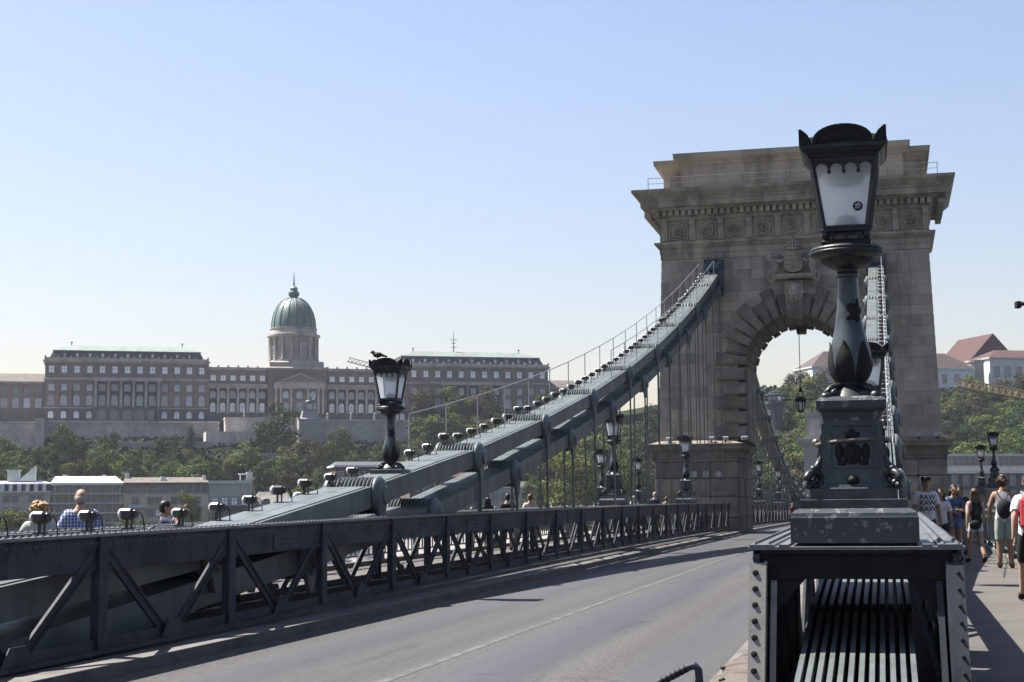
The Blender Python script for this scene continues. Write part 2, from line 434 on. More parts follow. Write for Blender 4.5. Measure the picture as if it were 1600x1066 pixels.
def ordinal(n):
    if n <= 19: return ORD[n - 1]
    tens = {2: 'twent', 3: 'thirt', 4: 'fort', 5: 'fift', 6: 'sixt', 7: 'sevent'}[n // 10]
    return tens + 'ieth' if n % 10 == 0 else tens + 'y-' + ORD[n % 10 - 1]
# ------------------------------------------------------------------ the deck (setting)
def ribbon(name, xs, zf, y0, y1, step, m, parent=None, skirt=0.0):
    mb = MB(); ys = []
    y = y0
    while y < y1 - 1e-6:
        ys.append(y); y += step
    ys.append(y1)
    for y in ys:
        x0, x1 = xs(y) if callable(xs) else xs
        mb.v += [(x0, y, zf(y)), (x1, y, zf(y)), (x0, y, zf(y) - skirt), (x1, y, zf(y) - skirt)]
    for i in range(len(ys) - 1):
        a = i * 4; b = a + 4
        mb.f.append((a, a + 1, b + 1, b)); mb.m.append(0)
        if skirt:
            mb.f += [(a + 2, a, b, b + 2), (a + 1, a + 3, b + 3, b + 1)]; mb.m += [0, 0]
    if skirt:
        mb.f += [(0, 2, 3, 1)]; mb.m.append(0)
    o = mb.build(name, m, parent)
    return o
tag(ribbon('road', (-8.22, -1.70), zr, -30, 300, 2.0, M['road'], skirt=0.6), kind='structure')
road_paint = mat('faded_lane_paint', (0.165, 0.163, 0.158), 0.75, 0, 0.5, 3.0, 0.2, 120, col2=(0.105, 0.105, 0.106), thr=(0.42, 0.56), spec=0.3)
ln = ribbon('lane_line', (-5.17, -5.06), lambda y: zr(y) + 0.004, 3, 290, 2.0, road_paint); tag(ln, kind='structure')
tag(ribbon('kerb_left', (-8.80, -8.16), lambda y: zr(y) + 0.13, -20, 300, 2.0, M['kerb'], skirt=0.5), kind='structure')
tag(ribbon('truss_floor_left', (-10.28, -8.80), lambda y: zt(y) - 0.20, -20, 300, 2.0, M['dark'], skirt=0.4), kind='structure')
tag(ribbon('kerb_right', (-1.70, -0.98), lambda y: zt(y) - 0.05, 4, 300, 2.0, M['kerb'], skirt=0.5), kind='structure')
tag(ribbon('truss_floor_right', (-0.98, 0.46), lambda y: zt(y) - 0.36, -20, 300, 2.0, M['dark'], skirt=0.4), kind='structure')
def wx(y):  # outer edge of the right-hand walkway, widening round the tower
    return lerp_table([(0, 2.95), (82, 2.95), (88, 6.3), (109, 6.3), (115, 2.95), (300, 2.95)])(y)
zw = lambda y: zt(y) + 0.03
tag(ribbon('walkway_right', lambda y: (0.46, wx(y)), zw, -20, 300, 1.0, M['walk'], skirt=0.5), kind='structure')
tag(ribbon('walkway_left', lambda y: (2 * XM - wx(y), -10.28), zw, -20, 300, 1.0, M['walk'], skirt=0.5), kind='structure')

# dusty verge with loose lumps beside the truss foot
rv = random.Random(5)
mb = MB()
NX, NY = 8, 40
for j in range(NY + 1):
    for i in range(NX + 1):
        y = 8 + j * 0.4; x = -1.04 - i * 0.082 - 0.10 * math.sin(y * 1.3) * (i / NX)
        h = (1 - (i / NX) ** 1.5) * 0.10 * (0.6 + 0.4 * math.sin(y * 0.9)) + rv.uniform(0, 0.025)
        base = zt(y) - 0.05 if x > -1.7 else zr(y)
        mb.v.append((x, y, base + (h if i < NX else -0.02)))
for j in range(NY):
    for i in range(NX):
        a = j * (NX + 1) + i
        mb.f.append((a, a + NX + 1, a + NX + 2, a + 1)); mb.m.append(0)
for k in range(40):
    y = rv.uniform(10.5, 16.5); x = -1.12 - rv.uniform(0, 0.55); s = rv.uniform(0.015, 0.05)
    mb.ball((x, y, zt(y) + 0.0), (s, s * 0.8, s * 0.6), 7, 5, jit=0.2, rnd=rv)
tag(mb.build('dirt_verge', M['sand'], smooth=True), 'dusty sand and dirt drifted along the kerb by the open truss end', 'dirt', kind='stuff')

# ------------------------------------------------------------------ stiffening trusses
HALF = 0.73         # half width between the two faces of a truss box
def post_mesh(h):
    mb = MB()
    mb.box(-0.012, 0.012, -0.09, 0.09, 0, h)
    mb.box(-0.05, -0.012, -0.10, -0.07, 0, h).box(-0.05, -0.012, 0.07, 0.10, 0, h)
    mb.box(0.012, 0.06, -0.105, 0.105, 0, h)
    return mb.mesh('post', M['truss'])
def diag_mesh(dy, h):
    mb = MB()
    L = math.hypot(dy, h)
    mb.box(-0.008, 0.008, -0.075, 0.075, 0, L).box(0.008, 0.026, 0.048, 0.074, 0, L).box(0.008, 0.026, -0.074, -0.048, 0, L)
    mb.xf(Matrix.Rotation(math.atan2(dy, h), 4, 'X'))
    # after the turn the member runs from (0,0,0) to (0,-dy,h)
    return mb.mesh('diagonal', M['truss'])
POST_H = 1.30
SP = 3.58
pm = post_mesh(POST_H)
dmA = diag_mesh(SP / 2 - 0.10, POST_H - 0.16)
dmB = diag_mesh(-(SP / 2 - 0.10), POST_H - 0.16)
def rivet(mb, x, y, z, r, up=(0, 0, 1), h=None):
    h = h or r * 0.7
    up = Vector(up); a = up.orthogonal().normalized(); b = up.cross(a); c = Vector((x, y, z))
    n = 6; base = len(mb.v)
    for k in range(n):
        t = 2 * math.pi * k / n
        mb.v.append(tuple(c + (a * math.cos(t) + b * math.sin(t)) * r))
    for k in range(n):
        t = 2 * math.pi * k / n
        mb.v.append(tuple(c + (a * math.cos(t) + b * math.sin(t)) * r * 0.55 + up * h))
    for k in range(n):
        k2 = (k + 1) % n
        mb.f.append((base + k, base + k2, base + n + k2, base + n + k)); mb.m.append(0)
    mb.f.append(tuple(base + n + k for k in range(n))); mb.m.append(0)

def truss(side, y0, y1, posts, label, name='stiffening_truss', near=True, endframe=False, lamps=()):
    """side -1: left of the road, +1: right of the road"""
    X = XM + side * TC
    root = empty(name, (X, y0, 0), 0, label, 'bridge truss', 'stiffening trusses along the road')
    L = lambda y: y - y0
    step = 3.58
    ys = [y0]
    if endframe: ys.append(y0 + 3.4)
    while ys[-1] + step < y1 - 0.5: ys.append(ys[-1] + step)
    ys.append(y1)
    # top plates: one riveted sheet per panel, laps over the next one
    for i, (a, b) in enumerate(zip(ys, ys[1:])):
        za, zb = ztop(a), ztop(b)
        mb = MB()
        t = 0.022; e = 0.004 * (i % 2)
        full = any(a - 0.3 < c < b + 0.3 for c in lamps)
        for w0, w1, th in (((-0.80, 0.80, t),) if full else ((-0.80, -0.47, t), (0.47, 0.80, t))):
            mb.add([(w0, L(a), za - th + e), (w1, L(a), za - th + e), (w1, L(b) - 0.006, zb - th + e), (w0, L(b) - 0.006, zb - th + e),
                    (w0, L(a), za + e), (w1, L(a), za + e), (w1, L(b) - 0.006, zb + e), (w0, L(b) - 0.006, zb + e)],
                   [(0, 3, 2, 1), (4, 5, 6, 7), (0, 1, 5, 4), (1, 2, 6, 5), (2, 3, 7, 6), (3, 0, 4, 7)])
        mb.build('top_plate', M['plate'], root)
        # raised riveted strips along both edges
        if near and a < 60:
            mb = MB()
            for w0, w1 in ((-0.78, -0.60), (0.60, 0.78)) + (((-0.56, -0.49), (0.49, 0.56)) if full else ()):
                mb.add([(w0, L(a), za), (w1, L(a), za), (w1, L(b), zb), (w0, L(b), zb), (w0, L(a), za + 0.018), (w1, L(a), za + 0.018), (w1, L(b), zb + 0.018), (w0, L(b), zb + 0.018)],
                       [(4, 5, 6, 7), (0, 1, 5, 4), (1, 2, 6, 5), (2, 3, 7, 6), (3, 0, 4, 7)])
            mb.build('edge_strip', M['plate'], root)
    for s in (-1, 1):
        # chord web under the plate, flange angle and bottom chord, panel by panel
        for a, b in zip(ys, ys[1:]):
            mb = MB(); x = s * HALF
            def band(xa, xb, zlo, zhi, base):
                f = base
                mb.add([(xa, L(a), f(a) + zlo), (xb, L(a), f(a) + zlo), (xb, L(b), f(b) + zlo), (xa, L(b), f(b) + zlo),
                        (xa, L(a), f(a) + zhi), (xb, L(a), f(a) + zhi), (xb, L(b), f(b) + zhi), (xa, L(b), f(b) + zhi)],
                       [(0, 3, 2, 1), (4, 5, 6, 7), (0, 1, 5, 4), (1, 2, 6, 5), (2, 3, 7, 6), (3, 0, 4, 7)])
            band(x - 0.012, x + 0.012, -0.40, -0.024, ztop)
            band(x + 0.013, x + 0.024, -0.15, -0.026, ztop)
            band(x - 0.024, x - 0.013, -0.15, -0.026, ztop)
            mb.build('top_chord', M['truss'], root)
            mb = MB()
            band(x - 0.10, x + 0.10, -0.02, 0.03, zt)
            band(x - 0.015, x + 0.015, 0.03, 0.15, zt)
            mb.build('bottom_chord', M['truss'], root)
        inner = -side  # faces of the box: the one to the road
        for k, py in enumerate(posts):
            rx = 0 if s > 0 else math.pi
            fl = 1 if s * 1 > 0 else -1
            o = put('post', pm, None, root, (s * HALF, L(py), zt(py) + 0.031)); o.scale = (fl, 1, (ztop(py) - zt(py) - 0.06) / POST_H)
            for dm, sg in ((dmA, 1), (dmB, -1)):
                base_y = py + sg * (SP / 2 - 0.06)
                if base_y < y0 + 0.1 or base_y > y1 - 0.1: continue
                o = put('diagonal', dm, None, root, (s * (HALF - 0.001), L(base_y), zt(base_y) + 0.035)); o.scale = (fl, 1, 1)
    # gussets at the mid panel feet and cross braces inside
    for k, py in enumerate(posts):
        if py + SP / 2 < y1 - 0.2:
            m_y = py + SP / 2
            mb = MB()
            for s in (-1, 1):
                x = s * (HALF + 0.0135) ; z0 = zt(m_y) + 0.032
                mb.prism([(L(m_y) - 0.32, z0), (L(m_y) + 0.32, z0), (L(m_y) + 0.16, z0 + 0.2), (L(m_y) - 0.16, z0 + 0.2)], x + 0.06 * s, x + 0.045 * s, 'yz')
            mb.build('foot_gusset', M['truss'], root)
    # rivets (too many to pick apart singly)
    if near:
        mb = MB()
        y = y0 + 0.06
        while y < min(y1, 52):
            z = ztop(y) + 0.020
            for x in (-0.745, -0.64, 0.64, 0.745):
                rivet(mb, x, L(y), z, 0.022, (0, 0, 1), 0.018)
            for s in (-1, 1):
                rivet(mb, s * (HALF + 0.024), L(y), ztop(y) - 0.085, 0.017, (s, 0, 0), 0.013)
            y += 0.145
        for k, py in enumerate(posts):
            if k % 3 == 0 and py > 14 and py < 70:
                for s in (-1, 1):
                    for i in range(9):
                        for j in range(3):
                            rivet(mb, s * (HALF + 0.026), L(py - 1.95 + i * 0.10), ztop(py) - 0.20 - j * 0.075, 0.016, (s, 0, 0), 0.012)
        o = mb.build('rivets', M['plate'], root); o['kind'] = 'stuff'
        mb = MB()
        for k, py in enumerate(posts):
            if k % 3 == 0 and py > 14 and py < 70:
                for s in (-1, 1):
                    za = ztop(py) - 0.16
                    mb.box(s * (HALF + 0.013), s * (HALF + 0.026), L(py - 2.03), L(py - 1.07), za - 0.23, za)
        mb.build('splice_plate', M['truss'], root)
    if endframe:
        zt0, zb0 = ztop(y0), zt(y0)
        # deep end beam, corner brackets and the two heavy riveted end posts
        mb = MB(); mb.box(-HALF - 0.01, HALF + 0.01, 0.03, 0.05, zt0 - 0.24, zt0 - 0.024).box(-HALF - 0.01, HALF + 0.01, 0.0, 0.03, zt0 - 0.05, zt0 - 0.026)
        mb.build('end_beam', M['endshade'], root)
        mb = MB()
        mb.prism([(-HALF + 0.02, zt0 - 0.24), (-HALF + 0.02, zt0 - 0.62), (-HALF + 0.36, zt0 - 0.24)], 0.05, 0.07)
        mb.build('corner_bracket', M['endshade'], root)
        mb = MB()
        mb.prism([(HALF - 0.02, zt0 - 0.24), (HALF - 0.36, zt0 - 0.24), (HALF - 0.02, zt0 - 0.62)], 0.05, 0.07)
        mb.build('corner_bracket', M['endshade'], root)
        # solid web plates that close the first bays, with narrow slits between them
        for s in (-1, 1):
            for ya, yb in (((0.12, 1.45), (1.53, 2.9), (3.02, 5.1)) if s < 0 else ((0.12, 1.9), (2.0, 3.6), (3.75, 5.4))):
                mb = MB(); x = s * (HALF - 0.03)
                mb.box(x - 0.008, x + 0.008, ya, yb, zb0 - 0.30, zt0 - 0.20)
                mb.build('web_plate', M['endshade'], root)
        for s in (-1, 1):
            mb = MB()
            T = Vector((s * HALF, 0.0, zt0 - 0.12)); Bm = Vector((s * (HALF + 0.02), -0.6, zb0 - 0.45))
            ax = (Bm - T).normalized(); n_ = Vector((1, 0, 0))
            mb.beam(T + Vector((-s * 0.012, 0, 0)), Bm + Vector((-s * 0.012, 0, 0)), 0.125, 0.018, up=(0, 1, 0.3))
            mb.beam(T + Vector((-s * 0.07, 0.05, 0)), Bm + Vector((-s * 0.07, 0.05, 0)), 0.02, 0.09, up=(0, 1, 0.3))
            mb.beam(T + Vector((-s * 0.125, 0.07, -0.12)), Bm + Vector((-s * 0.125, 0.07, 0)), 0.045, 0.03, up=(0, 1, 0.3))
            p = mb.build('end_post', M['flange'] if s < 0 else M['truss'], root)  # left post paler for sun, right one dark for shade, by material
            rv2 = MB()
            nr = 14
            for k in range(nr):
                c = T.lerp(Bm, (k + 0.6) / nr) + Vector((s * 0.006, -0.010, 0))
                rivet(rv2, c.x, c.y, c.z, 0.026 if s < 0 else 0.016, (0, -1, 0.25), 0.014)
            rv2.build('rivets', M['endshade'], p)['kind'] = 'stuff'
    return root
POSTS = [16.26 + SP * k for k in range(-1, 21)]
truss(-1, 10.0, 88.9, POSTS, 'dark riveted truss left of the road, from the frame edge to the stone tower', lamps=(54.9, 75.3), )
truss(1, 12.0, 88.9, POSTS, 'open-ended riveted truss under the large near lamp, right of the road', endframe=True, lamps=(12.8,))
POSTS2 = [100.4 + SP * k for k in range(0, 27)]
truss(-1, 98.7, 196, POSTS2, 'low dark truss left of the road beyond the tower arch', near=False)
truss(1, 98.7, 196, POSTS2, 'low dark truss right of the road beyond the tower arch', near=False)

# ------------------------------------------------------------------ suspension chains
CZN = lerp_table([(6.5, -0.35), (13.6, 0.58), (19.94, 1.06), (27.1, 1.87)])
def chain_z(y):      # axis of the upper chain of the side span
    if y < 27.1: return CZN(y)
    t = y - 27.1
    return 1.87 + 0.1135 * t + 0.00152 * t * t
LOW = 0.80
def chain_main(y):
    return 2.25 + 13.0 * ((190 - y) / 93.0) ** 2
def chain_set(side, zf, nodes, label, group='suspension chains', covered=True, bars=12, hang=True, name='suspension_chain', open_until=0):
    X = XM + side * TC
    root = empty(name, (X, 0, 0), 0, label, 'chain', group)
    W = 0.43
    for i, (a, b) in enumerate(zip(nodes, nodes[1:])):
        p = Vector((0, a, zf(a))); q = Vector((0, b, zf(b))); d = (q - p).normalized(); n = Vector((0, -d.z, d.y))
        mb = MB()
        nb = bars if a < 75 else 6
        pitch = 2 * W / nb
        isopen = b < open_until
        th = pitch * (0.52 if isopen else 0.84)
        hgt = 0.19
        for k in range(nb):
            x = -W + pitch * (k + 0.5)
            mb.add([(x - th / 2, *(p + n * -hgt)[1:]), (x + th / 2, *(p + n * -hgt)[1:]), (x + th / 2, *(q + n * -hgt)[1:]), (x - th / 2, *(q + n * -hgt)[1:]),
                    (x - th / 2, *(p + n * hgt)[1:]), (x + th / 2, *(p + n * hgt)[1:]), (x + th / 2, *(q + n * hgt)[1:]), (x - th / 2, *(q + n * hgt)[1:])],
                   [(0, 3, 2, 1), (4, 5, 6, 7), (0, 1, 5, 4), (1, 2, 6, 5), (2, 3, 7, 6), (3, 0, 4, 7)])
        if covered and not isopen:
            # thin walkable lid laid on the bars between the joints
            for (u0, u1) in ((-W + 0.03, -W + 0.44), (-W + 0.455, W - 0.09)):
                pa = p + d * 0.45 + n * (hgt + 0.002); qa = q - d * 0.40 + n * (hgt + 0.002); up = n * 0.012
                mb.add([(u0, *pa[1:]), (u1, *pa[1:]), (u1, *qa[1:]), (u0, *qa[1:]), (u0, *(pa + up)[1:]), (u1, *(pa + up)[1:]), (u1, *(qa + up)[1:]), (u0, *(qa + up)[1:])],
                       [(0, 3, 2, 1), (4, 5, 6, 7), (0, 1, 5, 4), (1, 2, 6, 5), (2, 3, 7, 6), (3, 0, 4, 7)])
        mb.build('chain_link', M['chain'], root)
    for i, y in enumerate(nodes):
        c = (0, y, zf(y))
        mb = MB()
        nd = 12 if y < 75 else 6
        pitch = 2 * W / nd
        R_ = 0.345 if y > 16 else 0.235
        for k in range(nd):
            x = -W + pitch * (k + 0.5)
            mb.lathe([(R_ * 0.78, x - pitch * 0.47), (R_ * 0.96, x - pitch * 0.27), (R_, x), (R_ * 0.96, x + pitch * 0.27), (R_ * 0.78, x + pitch * 0.47)], 20, c, 'x')
        mb.build('chain_joint', M['chain'], root, smooth=True)
        for s in (-1, 1):
            if y < 16: continue
            mb = MB()
            x0 = s * (W + 0.004)
            mb.lathe([(0.355, x0), (0.36, x0 + s * 0.03), (0.35, x0 + s * 0.055), (0.30, x0 + s * 0.095), (0.22, x0 + s * 0.13), (0.17, x0 + s * 0.145), (0.16, x0 + s * 0.19), (0.05, x0 + s * 0.20)], 24, c, 'x')
            # neck that runs down to the hanger
            mb.prism([(y - 0.26, c[2] - 0.15), (y - 0.07, c[2] - 0.55), (y + 0.07, c[2] - 0.55), (y + 0.26, c[2] - 0.15)], x0 + s * 0.03, x0 + s * 0.10, 'yz')
            mb.build('pin_cover', M['chain'], root, smooth=True, angle=0.6)
            zb = ztop(y) - 0.03
            if hang and c[2] - 0.5 > zb + 0.05:
                mb = MB()
                zs = c[2] - 0.5
                mb.box(x0 + s * 0.04, x0 + s * 0.085, y - 0.047, y + 0.047, zb, zs)
                if zs - zb > 1.2:
                    mb.box(x0 + s * 0.03, x0 + s * 0.095, y - 0.06, y + 0.06, zb + 0.02, zb + 0.20)
                mb.build('hanger_rod', M['chain'], root)
    return root
UP = [12.78 + 7.16 * k for k in range(0, 11)]      # 12.78 .. 84.4
UP = [6.5, 13.6] + UP[1:] + [90.6]
LO = [7.0, 14.6] + [9.2 + 7.16 * k for k in range(2, 12)] + [90.6]
low_z = lambda y: chain_z(y) - LOW * (1 if y > 27 else 0.75)
chain_set(-1, chain_z, UP, 'upper of the two chains climbing left of the road, floodlights along its top')
chain_set(-1, low_z, LO, 'lower of the two chains climbing left of the road, beneath the lit one', covered=False)
chain_set(1, chain_z, UP, 'upper chain right of the road, bars showing inside the open truss end', open_until=40)
chain_set(1, low_z, LO, 'lower chain right of the road, mostly hidden behind the near lamp', covered=False)
MN = [97.0 + 7.16 * k for k in range(0, 14)]
chain_set(-1, chain_main, MN, 'upper chain falling away left of the road beyond the arch', covered=False, bars=6)
chain_set(1, chain_main, MN, 'upper chain falling away right of the road beyond the arch', covered=False, bars=6)
ML = [100.58 + 7.16 * k for k in range(0, 13)]
chain_set(-1, lambda y: chain_main(y) - LOW, ML, 'lower chain falling away left of the road beyond the arch', covered=False, bars=6)

# wire handrails on the left chain
def handrail(side, off, y0, y1, pitch, label):
    X = XM + side * TC
    root = empty('chain_handrail', (X, 0, 0), 0, label, 'handrail', 'wire handrails on the chains')
    pts = []
    y = y0
    while y <= y1:
        z0 = chain_z(y) + 0.19; z1 = z0 + 1.02
        mb = MB(); mb.tube([(off, y, z0), (off, y, z1)], 0.016, 6)
        mb.build('post', M['wire'], root)
        pts.append((off, y, z1)); y += pitch
    mb = MB(); mb.tube(pts, 0.014, 6); mb.build('wire', M['wire'], root)
    return root
handrail(-1, -0.36, 31.6, 88.5, 2.85, 'long wire handrail on the outer edge of the left chain')
handrail(-1, 0.36, 52.6, 88.5, 2.85, 'shorter wire handrail on the road edge of the left chain')
handrail(1, 0.30, 31.6, 88.5, 2.85, 'wire handrail on the walkway edge of the right chain')
# ------------------------------------------------------------------ cast-iron lamps
def lamp_meshes():
    me = {}
    # pedestal pieces
    mb = MB(); mb.sq([(0.497, 0.0), (0.497, 0.19), (0.492, 0.20), (0.485, 0.225), (0.465, 0.245), (0.43, 0.258), (0.42, 0.26)])
    me['plinth'] = mb.mesh('plinth', M['lampworn'])
    mb = MB(); mb.sq([(0.415, 0.259), (0.415, 0.325), (0.405, 0.33)]).sq([(0.345, 0.33), (0.345, 0.41), (0.33, 0.42)]).sq([(0.30, 0.42), (0.285, 0.445)])
    me['base_step'] = mb.mesh('base_step', M['lampcol'])
    mb = MB()
    mb.sq([(0.275, 0.44), (0.268, 0.46), (0.262, 0.53), (0.225, 0.955)])
    # raised panel frames on the four faces
    for k in range(4):
        st = len(mb.v)
        def fz(z): return -(0.262 + (0.225 - 0.262) * (z - 0.53) / 0.425)
        def strip(x0, x1, z0, z1, t):
            vs = []
            for dz in (0, -t):
                vs += [(x0, fz(z0) + dz, z0), (x1, fz(z0) + dz, z0), (x1 * (0.93 if z1 - z0 > 0.1 else 1), fz(z1) + dz, z1), (x0 * (0.93 if z1 - z0 > 0.1 else 1), fz(z1) + dz, z1)]
            mb.add(vs, [(0, 3, 2, 1), (4, 5, 6, 7), (0, 1, 5, 4), (1, 2, 6, 5), (2, 3, 7, 6), (3, 0, 4, 7)])
        strip(-0.20, -0.175, 0.57, 0.92, 0.014); strip(0.175, 0.20, 0.57, 0.92, 0.014)
        strip(-0.175, 0.175, 0.57, 0.59, 0.014); strip(-0.17, 0.17, 0.90, 0.92, 0.014)
        mb.xf(Matrix.Rotation(k * math.pi / 2, 4, 'Z'), st)
    me['pedestal'] = mb.mesh('pedestal', M['lampcol'])
    # cartouche: shield with crown and side leaves
    mb = MB()
    for k in range(4):
        st = len(mb.v)
        mb.ball((0, -0.248, 0.68), (0.075, 0.035, 0.085), 12, 8)
        mb.ball((0, -0.275, 0.685), (0.03, 0.02, 0.045), 8, 6)
        for sx in (-1, 1):
            mb.ball((sx * 0.105, -0.247, 0.69), (0.035, 0.018, 0.075), 8, 6)
            mb.ball((sx * 0.085, -0.247, 0.61), (0.05, 0.018, 0.03), 8, 6)
        mb.prism([(-0.05, 0.80), (0.05, 0.80), (0.06, 0.85), (0.03, 0.845), (0.0, 0.885), (-0.03, 0.845), (-0.06, 0.85)], -0.262, -0.225)
        mb.ball((0, -0.272, 0.475), (0.05, 0.035, 0.04), 8, 5)
        mb.xf(Matrix.Rotation(k * math.pi / 2, 4, 'Z'), st)
    me['cartouche'] = mb.mesh('cartouche', M['black'], True)
    # corner scroll, placed at the four corners
    mb = MB()
    for k in range(1):
        st = len(mb.v)
        pts = []
        for i in range(17):
            a = math.pi * 1.9 * i / 16; r = 0.075 * (1 - 0.55 * i / 16)
            pts.append((0.30 + r * math.cos(a) * 0.9, 0.30 + r * math.cos(a) * 0.9, 0.475 + r * math.sin(a)))
        mb.tube(pts, [0.034 - 0.012 * i / 16 for i in range(17)], 8)
        mb.tube([(0.315, 0.315, 0.53), (0.275, 0.275, 0.60), (0.255, 0.255, 0.66)], [0.034, 0.026, 0.012], 8)
        mb.ball((0.31, 0.31, 0.565), (0.035, 0.035, 0.03), 8, 6)
        for j in range(3):
            mb.ball((0.355 - 0.03 * j, 0.355 - 0.03 * j, 0.435 + 0.02 * j), (0.035, 0.035, 0.03), 7, 5)
        mb.xf(Matrix.Rotation(k * math.pi / 2, 4, 'Z'), st)
    me['corner_scroll'] = mb.mesh('corner_scroll', M['lamp'], True)
    mb = MB(); mb.sq([(0.226, 0.94), (0.232, 0.965), (0.24, 0.985), (0.24, 1.0), (0.275, 1.03), (0.278, 1.04), (0.278, 1.095), (0.262, 1.115), (0.22, 1.13), (0.12, 1.15)])
    me['cap'] = mb.mesh('cap', M['lampworn'])
    return me
def lamp_upper():
    me = {}
    # local z measured from the foot of the column block (1.10 above the plinth foot)
    mb = MB()
    rl = random.Random(3)
    for k in range(4):
        a = k * math.pi / 2 + math.pi / 4
        st = len(mb.v)
        mb.ball((0.16, 0, 0.045), (0.11, 0.07, 0.05), 10, 6, jit=0.10, rnd=rl)
        mb.ball((0.27, 0, 0.03), (0.06, 0.05, 0.045), 8, 5, jit=0.12, rnd=rl)
        mb.ball((0.22, 0.035, 0.06), (0.04, 0.03, 0.035), 7, 5, jit=0.15, rnd=rl)
        mb.tube([(0.30, 0, 0.05), (0.22, 0, 0.10), (0.12, 0, 0.12)], [0.02, 0.03, 0.03], 7)
        mb.xf(Matrix.Rotation(a, 4, 'Z'), st)
    mb.lathe([(0.24, 0.0), (0.22, 0.03), (0.15, 0.09), (0.11, 0.12), (0.095, 0.128)], 20)
    me['leaf_foot'] = mb.mesh('leaf_foot', M['lamp'], True)
    mb = MB()
    mb.lathe([(0.090, 0.118), (0.094, 0.135), (0.115, 0.15), (0.15, 0.20), (0.172, 0.26), (0.178, 0.31), (0.170, 0.385), (0.155, 0.45), (0.135, 0.52), (0.115, 0.60), (0.101, 0.70), (0.090, 0.80),
              (0.084, 0.90), (0.081, 0.985), (0.081, 0.99)], 28)
    mb.lathe([(0.083, 0.99), (0.094, 0.995), (0.096, 1.008), (0.094, 1.02), (0.083, 1.025)], 28)
    me['column'] = mb.mesh('column', M['lampcol'], True)
    # dark acanthus leaves clasping the bulb
    mb = MB()
    prof = [(0.115, 0.15), (0.15, 0.20), (0.172, 0.26), (0.178, 0.31), (0.170, 0.385), (0.157, 0.44), (0.147, 0.475)]
    for k in range(1):
        a0 = 0.0
        vs = []; n = len(prof)
        for i, (r, z) in enumerate(prof):
            hw = (0.52, 0.50, 0.47, 0.43, 0.33, 0.17, 0.03)[i]
            for t in (-1, 0, 1):
                rr = r + (0.012 if t == 0 else 0.004)
                if i == n - 1: rr += 0.012
                vs.append((rr * math.cos(a0 + t * hw), rr * math.sin(a0 + t * hw), z))
        fs = []
        for i in range(n - 1):
            for j in (0, 1):
                a = i * 3 + j
                fs.append((a, a + 1, a + 4, a + 3))
        mb.add(vs, fs)
    me['bulb_leaf'] = mb.mesh('bulb_leaf', M['black'], True)
    # dark leaf spray laid on the shaft
    mb = MB()
    rad = lambda z: (0.101 + (0.70 - z) * 0.11 if z > 0.6 else 0.112)
    outline = []
    for i in range(22):
        t = 2 * math.pi * i / 22; k = 1 + 0.28 * math.sin(5 * t + 1) + rl.uniform(-0.12, 0.12)
        outline.append((-0.95 + 0.75 * k * math.cos(t) + 0.25 * math.sin(t), 0.715 + 0.085 * k * math.sin(t)))
    for rr, dz in ((1.0, 0.004), (0.6, 0.016), (0.2, 0.020)):
        for (aa, zz) in outline:
            a2 = -0.95 + (aa + 0.95) * rr; z2 = 0.715 + (zz - 0.715) * rr
            mb.v.append(((rad(z2) + dz) * math.cos(a2), (rad(z2) + dz) * math.sin(a2), z2))
    for q in (0, 1):
        for i in range(22):
            k = (i + 1) % 22; mb.f.append((q * 22 + i, q * 22 + k, q * 22 + 22 + k, q * 22 + 22 + i)); mb.m.append(0)
    mb.f.append(tuple(44 + i for i in range(22))); mb.m.append(0)
    me['shaft_leaf'] = mb.mesh('shaft_leaf', M['black'], True)
    mb = MB()
    mb.lathe([(0.083, 1.02), (0.088, 1.045), (0.10, 1.06)], 24)
    fl = lambda t, z: 1 + 0.03 * math.cos(24 * t)
    mb.lathe([(0.098, 1.058), (0.14, 1.075), (0.185, 1.10), (0.212, 1.13), (0.222, 1.145)], 72, flute=fl)
    mb.lathe([(0.222, 1.14), (0.275, 1.158), (0.302, 1.178), (0.306, 1.19), (0.297, 1.20)], 36)
    mb.lathe([(0.297, 1.20), (0.296, 1.215), (0.285, 1.23), (0.22, 1.243), (0.20, 1.245)], 36, flute=lambda t, z: 1 + 0.012 * math.cos(36 * t))
    me['cup'] = mb.mesh('cup', M['lamp'], True)
    mb = MB()
    mb.sq([(0.20, 1.242), (0.205, 1.262), (0.19, 1.275), (0.175, 1.285)])
    for sx in (-1, 1):
        for sy in (-1, 1):
            mb.ball((sx * 0.17, sy * 0.17, 1.318), (0.035, 0.035, 0.035), 8, 6)
    for k in range(4):
        st = len(mb.v)
        mb.box(-0.012, 0.012, -0.18, -0.15, 1.283, 1.335).box(-0.115, -0.10, -0.18, -0.15, 1.283, 1.335).box(0.10, 0.115, -0.18, -0.15, 1.283, 1.335)
        mb.xf(Matrix.Rotation(k * math.pi / 2, 4, 'Z'), st)
    mb.sq([(0.188, 1.333), (0.205, 1.345), (0.20, 1.362), (0.188, 1.372)])
    me['lantern_base'] = mb.mesh('lantern_base', M['lamp'])
    # frame of the lantern: corner bars, top and bottom rails, scalloped valance
    Z0, Z1, H0, H1 = 1.37, 1.925, 0.178, 0.262
    mb = MB()
